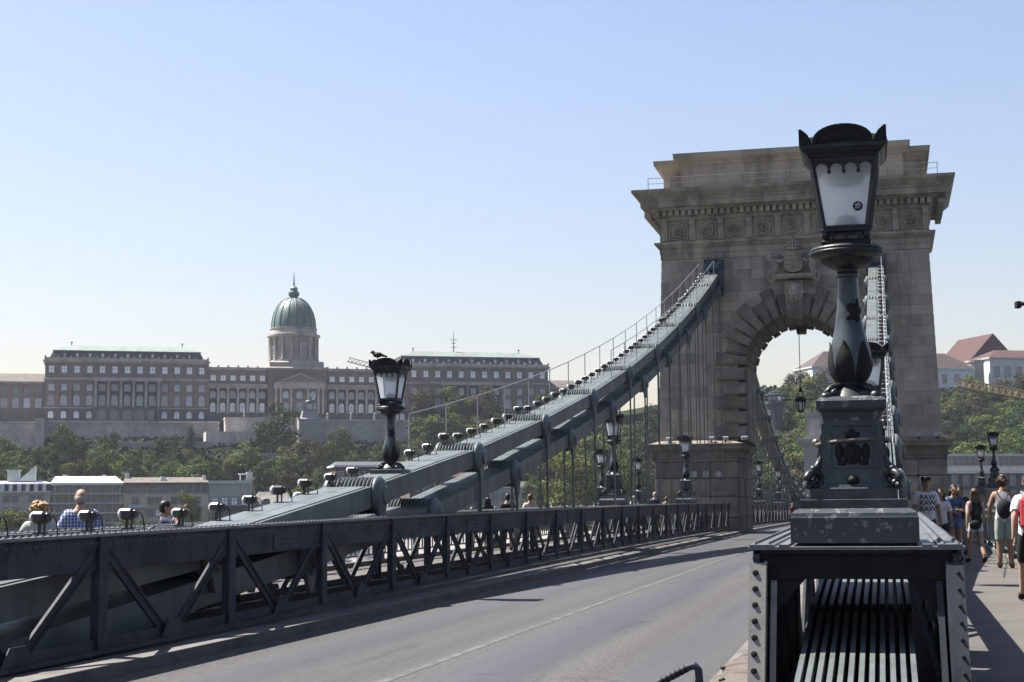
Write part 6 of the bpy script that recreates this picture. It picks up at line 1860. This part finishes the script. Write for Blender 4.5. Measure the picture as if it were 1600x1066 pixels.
# named trees: px of the foot, px height and width
TREES = [
 (100, 722, 62, 50, 'green', 'round', 'broad tree left below the palace, beside the stone buttress'),
 (432, 712, 82, 78, 'green', 'round', 'biggest tree on the slope, in front of the palace left of the dome'),
 (530, 712, 46, 40, 'green', 'round', 'rounded tree on the slope left of the chain lamp, below the terrace wall'),
 (297, 706, 46, 26, 'dark', 'tall', 'slender dark tree in front of the long stone wall'),
 (243, 678, 24, 7, 'dark', 'tall', 'single narrow cypress against the long stone wall'),
 (548, 652, 24, 16, 'dark', 'tall', 'small conifer before the palace, nearer the dome'),
 (572, 653, 26, 18, 'dark', 'tall', 'small conifer before the palace, nearer the chain lamp'),
 (364, 655, 30, 62, 'dark', 'round', 'low dark tree clump in front of the palace wing left of the dome'),
 (493, 752, 62, 40, 'brown', 'round', 'russet tree on the slope left of the chain lamp'),
 (415, 772, 52, 60, 'lime', 'round', 'yellowish tree right of the tall chimney'),
 (448, 778, 44, 44, 'brown', 'round', 'brownish thin tree right of the tall chimney'),
 (352, 752, 38, 32, 'lime', 'tall', 'pale cone-shaped tree behind the grey house'),
 (380, 742, 36, 40, 'dark', 'round', 'dark tree behind the grey house, below the bastion'),
 (215, 748, 30, 42, 'lime', 'round', 'sunlit tree above the pink tiled roof'),
 (250, 750, 28, 38, 'green', 'round', 'dull green tree above the pink tiled roof'),
 (276, 752, 32, 34, 'green', 'round', 'rounded tree above the right end of the pink roof'),
 (140, 750, 26, 30, 'lime', 'round', 'small pointed tree just above the white roof'),
 (116, 752, 20, 26, 'lime', 'round', 'small bush above the left end of the white roof'),
 (168, 722, 48, 44, 'green', 'round', 'tree under the long stone wall, between white roof and wall'),
 (18, 745, 42, 46, 'green', 'round', 'tree at the left edge above the beige house'),
 (660, 668, 52, 52, 'brown', 'round', 'brownish tree right of the left chain lamp'),
 (712, 668, 58, 62, 'green', 'round', 'tall green tree before the right palace block'),
 (735, 702, 52, 58, 'lime', 'round', 'bright rounded tree below the right palace block'),
 (655, 716, 42, 42, 'lime', 'round', 'sunlit tree just right of the left chain lamp'),
 (790, 690, 44, 52, 'green', 'round', 'dark green tree below the right end of the palace'),
 (1245, 626, 46, 40, 'brown', 'round', 'thin brown tree behind the hanging lantern'),
]
for (px, py, hp, wp, sp, shp, lb) in TREES:
    p, t = on_slope(px, py)
    if p is None: p, t = uv(*onv(px, py, 4)[:1], 4), 600
    tree(p, hp * t / FPX * 1.03, wp * t / FPX, sp, shp, lb)
LOOK = dict(green='mid green', dark='dark green', lime='yellow-green', brown='dry brownish')
def near_what(px):
    for lim, w in ((70, 'the tall wall at the left edge'), (200, 'the left palace block, left half'), (325, 'the left palace block, right half'), (420, 'the wing left of the dome'), (520, 'the dome'), (640, 'the left chain lamp'), (760, 'the right palace block, left half'), (860, 'the right palace block, right half'), (1100, 'the hangers left of the tower'), (1310, 'the arch opening'), (1540, 'the white hilltop building')):
        if px < lim: return w
    return 'the red-roofed hall'
# slope woods: separate trees that look alike
cnt = 0
for i in range(1200):
    px = rtree.uniform(-20, 1030); py = rtree.uniform(672, 770)
    if cnt > 110: break
    if px < 80 and py < 715: continue
    if 78 < px < 345 and py < 714: continue
    if 318 < px < 395 and py < 734: continue
    if 395 < px < 650 and py < 716: continue
    p, t = on_slope(px, py)
    if p is None: continue
    d = p - P0; v_ = d.dot(ND)
    if v_ > 172: continue
    if v_ > 132 and 470 < px < 660: continue
    sp = rtree.choices(('green', 'dark', 'lime', 'brown'), (5, 4, 3, 1.3))[0]
    hh = rtree.uniform(5.0, 11.5) * (1.2 if px > 620 else 0.92)
    tree(p, hh, hh * rtree.uniform(0.85, 1.3), sp, rtree.choices(('round', 'tall'), (8, 1))[0], f'{LOOK[sp]} tree on the slope below {near_what(px)}', 'trees wooding the slope below the palace'); cnt += 1
cnt = 0
for i in range(1200):
    px = rtree.uniform(1180, 1625); py = rtree.uniform(600, 792)
    if cnt > 120: break
    if 1310 < px < 1470: continue
    p, t = on_slope(px, py)
    if p is None: continue
    d = p - P0
    if d.dot(ND) > 168 or d.dot(ND) < (34 if px > 1465 else 14): continue
    if px < 1240 and py < 700: continue
    sp = rtree.choices(('green', 'dark', 'lime', 'brown'), (5, 4, 1.8, 1.3))[0]
    hh = rtree.uniform(8.5, 13.5)
    tree(p, hh, hh * rtree.uniform(0.9, 1.35), sp, 'round', f'{LOOK[sp]} tree in the hillside wood below {near_what(px)}', 'dense trees on the hillside right of the palace'); cnt += 1
# undergrowth between the trees
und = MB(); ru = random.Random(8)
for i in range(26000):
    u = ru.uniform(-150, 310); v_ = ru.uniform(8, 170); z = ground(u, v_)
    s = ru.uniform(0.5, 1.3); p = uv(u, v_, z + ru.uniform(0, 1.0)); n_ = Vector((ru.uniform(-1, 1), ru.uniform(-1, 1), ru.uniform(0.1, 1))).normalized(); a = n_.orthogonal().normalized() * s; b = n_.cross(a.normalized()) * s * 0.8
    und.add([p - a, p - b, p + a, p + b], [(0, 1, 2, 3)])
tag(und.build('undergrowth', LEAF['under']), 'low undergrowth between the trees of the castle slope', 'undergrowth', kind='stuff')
# trees at the water's edge
for (px, pyb, hp, wp, sp, dist, lb) in [
    (892, 812, 108, 104, 'lime', 330, 'large yellow-green tree behind the hangers left of the tower'),
    (968, 800, 96, 70, 'green', 350, 'mid green tree behind the pedestal lamp before the tower'),
    (1006, 800, 60, 46, 'dark', 340, 'dark tree just left of the tower foot'),
    (20, 850, 54, 70, 'lime', 345, 'light green bush at the lower left frame edge'),
    (292, 845, 78, 44, 'lime', 340, 'light tree in front of the yellow house, behind the raised phone'),
    (205, 850, 40, 60, 'green', 345, 'low bush between the plaid shirt and the phone'),
    (475, 815, 60, 62, 'lime', 340, 'yellow-green bush behind the white caps'),
    (515, 812, 62, 50, 'lime', 345, 'yellow-green bush just left of the first chain joint'),
    (838, 815, 70, 56, 'lime', 335, 'lower yellow-green tree beside the large one, behind the heads')]:
    g = at(px, pyb, dist); hgt = hp * dist / FPX
    tp = at(px, pyb - hp, dist).z
    tree((g.x, g.y, -4.2), tp + 4.2, wp * dist / FPX, sp, 'fine', lb)

# ------------------------------------------------------------------ air between here and the hill
hz = MB(); hz.box(-700, 700, -60, 1000, -13, 95)
hm = D.materials.new('haze'); hm.use_nodes = True
for n in list(hm.node_tree.nodes): hm.node_tree.nodes.remove(n)
ho = hm.node_tree.nodes.new('ShaderNodeOutputMaterial'); pv = hm.node_tree.nodes.new('ShaderNodeVolumePrincipled')
pv.inputs['Color'].default_value = (0.80, 0.88, 1.0, 1); pv.inputs['Density'].default_value = HAZE; pv.inputs['Anisotropy'].default_value = 0.2
hm.node_tree.links.new(pv.outputs[0], ho.inputs['Volume'])
tag(hz.build('haze', hm), 'thin blue haze over the river and the hill', 'haze', kind='stuff')
# ------------------------------------------------------------------ people
def plain(name, col, rough=0.85, var=0.15): return mat(name, tuple(c / K * 0.62 for c in col), rough, 0, var, 9.0, 0.25, 60, spec=0.25)
def plaid():
    m = plain('plaid_cotton', (0.10, 0.17, 0.42)); nt = m.node_tree; N = nt.nodes; L = nt.links; b = N['Principled BSDF']
    tc = N.new('ShaderNodeTexCoord'); sx = N.new('ShaderNodeSeparateXYZ'); L.new(tc.outputs['Object'], sx.inputs[0])
    def band(sock, f, lo):
        a = N.new('ShaderNodeMath'); a.operation = 'MULTIPLY'; a.inputs[1].default_value = f; L.new(sock, a.inputs[0])
        c = N.new('ShaderNodeMath'); c.operation = 'FRACT'; L.new(a.outputs[0], c.inputs[0])
        d = N.new('ShaderNodeMath'); d.operation = 'LESS_THAN'; d.inputs[1].default_value = lo; L.new(c.outputs[0], d.inputs[0]); return d.outputs[0]
    cur = (0.045, 0.07, 0.22, 1); src = None
    mx0 = None
    for sock, f, lo, col, fac in ((sx.outputs[0], 24, 0.45, (0.10, 0.16, 0.40, 1), 0.7), (sx.outputs[2], 24, 0.45, (0.03, 0.05, 0.17, 1), 0.6), (sx.outputs[0], 24, 0.22, (0.45, 0.47, 0.52, 1), 0.9), (sx.outputs[2], 24, 0.2, (0.45, 0.47, 0.52, 1), 0.75)):
        mu = N.new('ShaderNodeMath'); mu.operation = 'MULTIPLY'; mu.inputs[1].default_value = fac; L.new(band(sock, f, lo), mu.inputs[0])
        mx = N.new('ShaderNodeMix'); mx.data_type = 'RGBA'; L.new(mu.outputs[0], mx.inputs[0])
        if mx0 is None: mx.inputs[6].default_value = cur
        else: L.new(mx0.outputs[2], mx.inputs[6])
        mx.inputs[7].default_value = col; mx0 = mx
    L.new(mx0.outputs[2], b.inputs['Base Color'])
    return m
PM = dict(skin=plain('skin', (0.52, 0.33, 0.24), 0.55), tan=plain('tanned_skin', (0.40, 0.24, 0.16), 0.55), white=plain('white_cotton', (0.80, 0.80, 0.82)), black=plain('black_cloth', (0.02, 0.02, 0.023)),
          navy=plain('navy_cloth', (0.03, 0.045, 0.10)), maroon=plain('maroon_cloth', (0.14, 0.02, 0.035)), denim=plain('denim', (0.14, 0.21, 0.36)), blue=plain('blue_print', (0.10, 0.15, 0.30), 0.85, 0.6),
          mint=plain('pale_green_cloth', (0.42, 0.50, 0.45)), sage=plain('pale_sage_shirt', (0.46, 0.52, 0.46)), pink=plain('pale_pink_shirt', (0.62, 0.46, 0.50)), grey=plain('grey_cloth', (0.26, 0.26, 0.27)),
          red=plain('red_pack', (0.45, 0.03, 0.04)), khaki=plain('khaki_cloth', (0.25, 0.22, 0.17)), orange=plain('orange_cloth', (0.45, 0.17, 0.05)),
          hair_dark=plain('dark_hair', (0.022, 0.016, 0.013), 0.5), hair_brown=plain('brown_hair', (0.10, 0.055, 0.032), 0.5), hair_blond=plain('blond_hair', (0.55, 0.33, 0.14), 0.5), hair_grey=plain('grey_hair', (0.40, 0.36, 0.33), 0.6), plaid=plaid())
STAND = dict(pelvis=(0, 0, 0.94), spine=(0, 0.0, 1.12), chest=(0, 0.0, 1.31), neck=(0, -0.01, 1.475), head=(0, 0.015, 1.57),
             shL=(-0.165, 0, 1.415), elL=(-0.235, -0.02, 1.14), wrL=(-0.25, 0.04, 0.91), haL=(-0.25, 0.06, 0.825), shR=(0.165, 0, 1.415), elR=(0.235, -0.02, 1.14), wrR=(0.25, 0.04, 0.91), haR=(0.25, 0.06, 0.825),
             hipL=(-0.085, 0, 0.90), knL=(-0.10, 0.015, 0.49), anL=(-0.105, -0.03, 0.085), toL=(-0.115, 0.13, 0.035), hipR=(0.085, 0, 0.90), knR=(0.10, 0.015, 0.49), anR=(0.105, -0.03, 0.085), toR=(0.115, 0.13, 0.035))
RAD = dict(pelvis=(0.150, 0.105), spine=(0.128, 0.092), chest=(0.150, 0.105), neck=(0.056, 0.058), head=(0.062, 0.07), sh=(0.068, 0.066), el=(0.043, 0.043), wr=(0.028, 0.032), ha=(0.026, 0.042), hip=(0.088, 0.092), kn=(0.060, 0.062), an=(0.040, 0.044), to=(0.040, 0.030))
BONES = [('pelvis', 'spine'), ('spine', 'chest'), ('chest', 'neck'), ('neck', 'head')]
for s in 'LR':
    BONES += [('chest', 'sh' + s), ('sh' + s, 'el' + s), ('el' + s, 'wr' + s), ('wr' + s, 'ha' + s), ('pelvis', 'hip' + s), ('hip' + s, 'kn' + s), ('kn' + s, 'an' + s), ('an' + s, 'to' + s)]
def skin_body(J, wide=1.0):
    names = list(J); idx = {n: i for i, n in enumerate(names)}
    me = D.meshes.new('skeleton'); me.from_pydata([J[n] for n in names], [(idx[a], idx[b]) for a, b in BONES], [])
    o = D.objects.new('skeleton', me); COL.objects.link(o)
    md = o.modifiers.new('skin', 'SKIN'); md.use_smooth_shade = True; md.branch_smoothing = 0.3
    sub = o.modifiers.new('sub', 'SUBSURF'); sub.levels = 2; sub.render_levels = 2
    sv = me.skin_vertices[0].data
    for n, i in idx.items():
        k = n if n in RAD else n[:-1]
        r = RAD[k]; w = wide if k in ('pelvis', 'spine', 'chest', 'hip', 'sh') else (1 + (wide - 1) * 0.5)
        sv[i].radius = (r[0] * w * 1.12, r[1] * w * 1.12); sv[i].use_root = (n == 'pelvis')
    bpy.context.view_layer.update()
    ev = o.evaluated_get(bpy.context.evaluated_depsgraph_get()); em = ev.to_mesh()
    vs = [v.co.copy() for v in em.vertices]; ns = [v.normal.copy() for v in em.vertices]; fs = [tuple(p.vertices) for p in em.polygons]
    ev.to_mesh_clear()
    D.objects.remove(o, do_unlink=True); D.meshes.remove(me)
    return vs, ns, fs
def seg_t(p, a, b):
    ab = b - a; t = max(0.0, min(1.0, (p - a).dot(ab) / max(1e-9, ab.length_squared))); return t, (p - (a + ab * t)).length
def person(px, pytop, dist, face, label, top, bottom, skin='skin', hair=('short', 'hair_dark'), pose=None, wide=1.0, sleeves='short', legs='short', shoes='black', bag=None, ground_z=None, name='person', hat=None, group='people on the bridge', sc_over=None):
    """face: heading in radians, 0 looks along the bridge away from the camera"""
    J = {k: Vector(v) for k, v in STAND.items()}
    if pose:
        for k, v in pose.items(): J[k] = Vector(v)
    P = at(px, pytop, dist)
    gz = (ground_z or zw)(P.y)
    sc = sc_over or (P.z - gz) / 1.765
    root = empty(name, (P.x, P.y, gz), face, label, 'person', group); root.scale = (sc, sc, sc)
    vs, ns, fs = skin_body(J, wide)
    V = [Vector(v) for v in vs]
    lab = []
    for p in V:
        best = None
        for a, b in BONES:
            t, d = seg_t(p, J[a], J[b])
            w = RAD[b if b in RAD else b[:-1]][0]
            sco = d - w * 0.55
            if best is None or sco < best[0]: best = (sco, a, b, t)
        lab.append(best[1:])
    hd = J['head']
    body = MB(); body.v = [tuple(v) for v in V]; body.f = list(fs); body.m = [0] * len(fs)
    # head with brow, nose, chin and ears, sunk into the neck
    hc = hd + Vector((0, 0.012, 0.075)); fwd = 1
    body.ball(hc, (0.076, 0.096, 0.108), 16, 12); body.ball(hc + Vector((0, 0.035, -0.07)), (0.055, 0.058, 0.05), 12, 8)
    body.tube([hc + Vector((0, 0.092, 0.02)), hc + Vector((0, 0.108, -0.012)), hc + Vector((0, 0.098, -0.022))], [0.009, 0.016, 0.012], 8)
    for s in (-1, 1): body.ball(hc + Vector((s * 0.077, -0.008, -0.008)), (0.012, 0.022, 0.032), 8, 6)
    # fingers and thumbs
    for s in 'LR':
        w_, h_ = J['wr' + s], J['ha' + s]; d = (h_ - w_).normalized(); sd = Vector((1, 0, 0)) if abs(d.x) < 0.8 else Vector((0, 1, 0))
        sd = (sd - d * sd.dot(d)).normalized(); up = d.cross(sd)
        spread = up
        for i, ln in enumerate((0.062, 0.074, 0.070, 0.055)):
            b0 = h_ + spread * (0.026 - 0.0175 * i) + d * 0.012
            body.tube([b0, b0 + d * ln * 0.5 + sd * 0.006, b0 + d * ln * 0.82 - sd * 0.012 * (1 if s == 'L' else -1)], [0.0095, 0.009, 0.006], 6)
        b0 = w_ + (h_ - w_) * 0.45 + spread * 0.03
        body.tube([b0, b0 + spread * 0.024 + d * 0.03, b0 + spread * 0.03 + d * 0.058], [0.012, 0.0105, 0.007], 6)
    bo = body.build('body', PM[skin], root, smooth=True)
    em = MB()
    for s in (-1, 1): em.ball(hc + Vector((s * 0.03, 0.088, 0.012)), (0.013, 0.008, 0.007), 8, 6)
    em.build('eyes', M['black'], root, smooth=True)
    mo = MB(); mo.ball(hc + Vector((0, 0.089, -0.058)), (0.024, 0.008, 0.006), 8, 6); mo.build('mouth', PM['maroon'], root, smooth=True)
    def garment(nm, cond, m, off):
        mp = {}; g = MB()
        for f in fs:
            if all(cond(lab[i][0], lab[i][1], lab[i][2], V[i]) for i in f):
                q = []
                for i in f:
                    if i not in mp:
                        mp[i] = len(g.v); g.v.append(tuple(V[i] + ns[i] * off))
                    q.append(mp[i])
                g.f.append(tuple(q)); g.m.append(0)
        return g.build(nm, m, root, smooth=True, angle=3.2)
    tors = {('pelvis', 'spine'), ('spine', 'chest')}
    smax = {'none': -0.1, 'short': 0.72, 'long': 2.0}[sleeves]
    def is_top(a, b, t, p):
        if (a, b) in tors: return p.z > J['pelvis'].z - 0.10
        if (a, b) == ('chest', 'neck'): return t < 0.88
        if a == 'chest' and b[:2] == 'sh': return (sleeves != 'none') or t < 0.75
        if a[:2] == 'sh': return t < smax
        if a[:2] == 'el': return smax > 1
        if a == 'pelvis': return p.z > J['pelvis'].z - 0.03
        return False
    lmax = {'short': 0.92, 'mini': 0.42, 'long': 2.0}[legs]
    def is_bot(a, b, t, p):
        if (a, b) == ('pelvis', 'spine'): return t < 0.35
        if a == 'pelvis': return True
        if a[:3] == 'hip': return t < lmax
        if a[:2] == 'kn': return lmax > 1 and t < 0.93
        return False
    shirt = garment('shirt', is_top, PM[top], 0.017); garment('trousers' if legs == 'long' else 'shorts', is_bot, PM[bottom], 0.013)
    if shoes:
        garment('shoes', lambda a, b, t, p: a[:2] == 'an' or (a[:2] == 'kn' and t > 0.95), PM[shoes], 0.012)
    style, hcol = hair
    hm_ = MB(); rh = random.Random(int(px))
    if style != 'bald':
        hm_.ball(hc + Vector((0, -0.016, 0.022)), (0.086, 0.100, 0.104), 16, 10, jit=0.03, rnd=rh)
        hm_.ball(hc + Vector((0, -0.04, -0.02)), (0.080, 0.072, 0.085), 14, 8, jit=0.03, rnd=rh)
    else:
        hm_.ball(hc + Vector((0, -0.022, -0.02)), (0.080, 0.086, 0.070), 14, 8)
    if style == 'long':
        for i in range(9):
            x = -0.075 + 0.01875 * i
            hm_.tube([hc + Vector((x * 0.9, -0.06, 0.05)), hc + Vector((x * 1.15, -0.095 + abs(x) * 0.5, -0.08)), hc + Vector((x * 1.3, -0.10 + abs(x) * 0.4, -0.20)), hc + Vector((x * 1.2 + rh.uniform(-.01, .01), -0.10, -0.33 + rh.uniform(-.03, .03)))], [0.03, 0.032, 0.03, 0.012], 7)
    if style == 'curly':
        for i in range(70):
            d = Vector((rh.uniform(-1, 1), rh.uniform(-1.2, 0.35), rh.uniform(-0.95, 1))).normalized()
            hm_.ball(hc + Vector((d.x * 0.115, d.y * 0.12 - 0.01, d.z * 0.115 + 0.005)), rh.uniform(0.02, 0.036), 7, 5, jit=0.15, rnd=rh)
        for i in range(14):
            x = 0.05 + rh.uniform(0, 0.07); hm_.ball(hc + Vector((x, -0.05 - rh.uniform(0, 0.05), -0.10 - 0.007 * i)), rh.uniform(0.02, 0.034), 7, 5, jit=0.15, rnd=rh)
    if style == 'bun':
        hm_.ball(hc + Vector((0, -0.06, 0.10)), (0.055, 0.05, 0.045), 10, 7, jit=0.08, rnd=rh)
        for i in range(26):
            d = Vector((rh.uniform(-1, 1), rh.uniform(-1, 0.4), rh.uniform(-0.2, 1))).normalized(); hm_.ball(hc + d * 0.105 + Vector((0, -0.012, 0.01)), rh.uniform(0.018, 0.03), 6, 5, jit=0.2, rnd=rh)
    hm_.build('hair', PM[hcol], root, smooth=True)
    if hat:
        h = MB(); h.lathe([(0.098, 0.045), (0.10, 0.075), (0.085, 0.115), (0.04, 0.135)], 16, tuple(hc)); h.prism([(-0.07, 0.05), (0.07, 0.05), (0.06, 0.17), (0.0, 0.195), (-0.06, 0.17)], hc.z + 0.045, hc.z + 0.055, 'xy'); h.build('cap', PM[hat], root, smooth=True, angle=0.6)
    return root, shirt, J, hc
WALK = dict(knL=(-0.10, 0.13, 0.50), anL=(-0.105, 0.19, 0.095), toL=(-0.115, 0.35, 0.05), knR=(0.10, -0.04, 0.49), anR=(0.105, -0.26, 0.13), toR=(0.115, -0.12, 0.045), elL=(-0.235, -0.12, 1.16), wrL=(-0.25, -0.12, 0.93), haL=(-0.25, -0.10, 0.845), elR=(0.235, 0.06, 1.14), wrR=(0.24, 0.18, 0.94), haR=(0.24, 0.22, 0.86))
PI = math.pi
# right walkway
raw, shirt, J, hc = person(1446, 745, 35, PI + 0.15, 'man in a white T-shirt printed with three dark words, dark cap', 'white', 'maroon', 'tan', hat='black', wide=1.02)
for i in range(3):
    cu = D.curves.new('print', 'FONT'); cu.body = 'RAW'; cu.size = 0.135; cu.align_x = 'CENTER'; cu.extrude = 0.0015; cu.offset = 0.002
    to = D.objects.new('tmp', cu); COL.objects.link(to); bpy.context.view_layer.update()
    me = D.meshes.new_from_object(to.evaluated_get(bpy.context.evaluated_depsgraph_get())); D.objects.remove(to, do_unlink=True)
    me.materials.clear(); me.materials.append(PM['black'])
    put('shirt_print', me, None, shirt, (0, 0.150 + 0.004 * i, 1.315 - 0.115 * i), (math.pi / 2, 0, math.pi))
person(1468.5, 764, 37, PI - 0.1, 'woman in white top and dark wrap beside the printed T-shirt man', 'white', 'black', 'tan', hair=('long', 'hair_dark'), legs='long', wide=0.92)
fold = dict(elL=(-0.23, 0.08, 1.15), wrL=(-0.06, 0.20, 1.16), haL=(0.02, 0.21, 1.18), elR=(0.23, 0.08, 1.15), wrR=(0.06, 0.21, 1.12), haR=(-0.02, 0.22, 1.10))
person(1489, 757, 37.5, PI + 0.25, 'woman in blue patterned shirt and denim shorts, arms before her', 'blue', 'denim', 'tan', hair=('long', 'hair_dark'), pose=fold, legs='mini', wide=0.95)
person(1499, 759, 41, PI - 0.3, 'person in dark clothes half hidden behind the blue-shirted woman', 'black', 'grey', 'tan', hair=('short', 'hair_dark'), legs='long')
r, shirt, J, hc = person(1522, 763, 36, 0.35, 'woman in black tank top and white shorts with a round black bag', 'black', 'white', 'skin', hair=('long', 'hair_brown'), sleeves='none', legs='mini', wide=0.93, pose=WALK)
mb = MB(); mb.ball((-0.10, -0.22, 0.90), (0.15, 0.06, 0.11), 14, 9); mb.build('handbag', PM['black'], r, smooth=True)
mb = MB(); mb.tube([(-0.13, -0.17, 0.97), (-0.02, -0.135, 1.2), (0.12, -0.09, 1.42), (0.14, 0.02, 1.50), (0.10, 0.13, 1.36)], 0.010, 6); mb.build('bag_strap', PM['black'], r)
lean = dict(elL=(-0.25, -0.01, 1.16), wrL=(-0.24, 0.08, 0.97), haL=(-0.235, 0.14, 0.92), elR=(0.26, 0.10, 1.17), wrR=(0.30, 0.30, 1.08), haR=(0.31, 0.38, 1.06))
r, shirt, J, hc = person(1566, 743, 33.5, -0.12, 'man in white tank top with black drawstring bag by the railing', 'white', 'mint', 'tan', hair=('bun', 'hair_brown'), sleeves='none', pose=lean, shoes='khaki')
mb = MB(); mb.ball((0.02, -0.19, 1.13), (0.14, 0.085, 0.19), 14, 10, jit=0.05); mb.build('drawstring_bag', PM['black'], r, smooth=True)
mb = MB()
for s in (-1, 1): mb.tube([(0.02 + s * 0.04, -0.16, 1.30), (s * 0.10, -0.135, 1.42), (s * 0.125, -0.02, 1.50), (s * 0.13, 0.10, 1.42)], 0.009, 6)
mb.build('bag_strap', PM['black'], r)
r, shirt, J, hc = person(1607, 741, 23.4, 0.1, 'man with a red backpack and black shorts at the right frame edge', 'white', 'black', 'skin', hair=('short', 'hair_brown'), pose=WALK, wide=1.05, shoes='black')
mb = MB(); mb.cbox(-0.17, 0.17, -0.34, -0.13, 1.00, 1.46, 0.06); mb.cbox(-0.13, 0.13, -0.41, -0.33, 1.03, 1.25, 0.04); bp = mb.build('backpack', PM['red'], r, smooth=True, angle=0.5)
mb = MB()
for s in (-1, 1): mb.tube([(s * 0.10, -0.15, 1.44), (s * 0.115, -0.05, 1.52), (s * 0.12, 0.09, 1.45), (s * 0.14, 0.12, 1.25), (s * 0.15, -0.08, 1.05)], 0.018, 6)
mb.box(-0.12, 0.12, -0.415, -0.41, 1.13, 1.15); mb.build('pack_strap', PM['grey'], r, smooth=True)
# left walkway
railpose = dict(elL=(-0.26, 0.08, 1.17), wrL=(-0.20, 0.30, 1.10), haL=(-0.17, 0.38, 1.09), elR=(0.26, 0.08, 1.17), wrR=(0.20, 0.30, 1.10), haR=(0.17, 0.38, 1.09))
person(62, 783, 20.9, 0.55, 'woman with wind-blown curly blond hair and pale top, left foreground', 'sage', 'khaki', 'skin', hair=('curly', 'hair_blond'), pose=railpose, wide=1.02, legs='long')
person(127, 763, 21.3, 0.5, 'balding man in blue plaid shirt seen from behind, left foreground', 'plaid', 'khaki', 'skin', hair=('bald', 'hair_grey'), pose=dict(elL=(-0.27, 0.02, 1.16), wrL=(-0.23, 0.18, 1.0), haL=(-0.2, 0.26, 0.98), elR=(0.27, 0.02, 1.16), wrR=(0.23, 0.18, 1.0), haR=(0.2, 0.26, 0.98)), wide=1.22)
shoot = dict(elL=(-0.22, 0.18, 1.34), wrL=(-0.10, 0.30, 1.58), haL=(-0.065, 0.33, 1.635), elR=(0.24, 0.18, 1.34), wrR=(0.15, 0.31, 1.58), haR=(0.115, 0.34, 1.635))
r, shirt, J, hc = person(257, 782, 23.8, -1.05, 'dark-haired man in navy shirt photographing with a raised phone', 'navy', 'grey', 'skin', pose=shoot, wide=1.05, hair=('short', 'hair_dark'))
rp = r
mb = MB(); mb.cbox(-0.062, 0.115, 0.365, 0.377, 1.635, 1.72, 0.004)
ph = mb.build('phone_body', M['black'], None)
pr = empty('phone', r.location, r.rotation_euler.z, 'black phone held up by the man in navy', 'phone'); pr.scale = r.scale
ph.parent = pr
mb = MB(); mb.add([(-0.055, 0.3645, 1.643), (0.108, 0.3645, 1.643), (0.108, 0.3645, 1.712), (-0.055, 0.3645, 1.712)], [(0, 1, 2, 3)]); mb.build('screen', PW['dglass'], pr)
person(416, 779, 31.5, 1.2, 'person in a pale grey cap just above the left chain', 'grey', 'khaki', 'skin', hat='grey', hair=('short', 'hair_grey'))
person(466, 770, 34, 0.9, 'person in a white cap above the left chain, before the first joint', 'white', 'navy', 'skin', hat='white', hair=('short', 'hair_dark'))
person(762, 777, 50, 0.4, 'long dark-haired head beside the hanger under the second chain', 'black', 'black', 'skin', hair=('long', 'hair_dark'))
person(793, 771, 48, 0.3, 'man in black shirt with dark hair, between two hangers', 'black', 'navy', 'skin', wide=1.1)
person(828, 772, 50, 0.4, 'brown-haired person in pale pink shirt beside a hanger', 'pink', 'grey', 'skin', hair=('short', 'hair_brown'))
person(990, 775, 74, 0.2, 'person in white near the pedestal lamp before the tower', 'white', 'khaki', 'skin', hair=('short', 'hair_grey'))
person(1023, 769, 75, 0.1, 'hooded person in navy with pale hood left of the tower foot', 'navy', 'navy', 'skin', hair=('short', 'hair_grey'), sleeves='long')
person(1041, 776, 76, 0.3, 'person with orange scarf left of the lamp by the tower foot', 'orange', 'grey', 'skin', hair=('short', 'hair_brown'))
person(1238, 786, 132, PI, 'tiny walker in a dark red top beyond the arch', 'maroon', 'grey', 'skin', ground_z=zr)
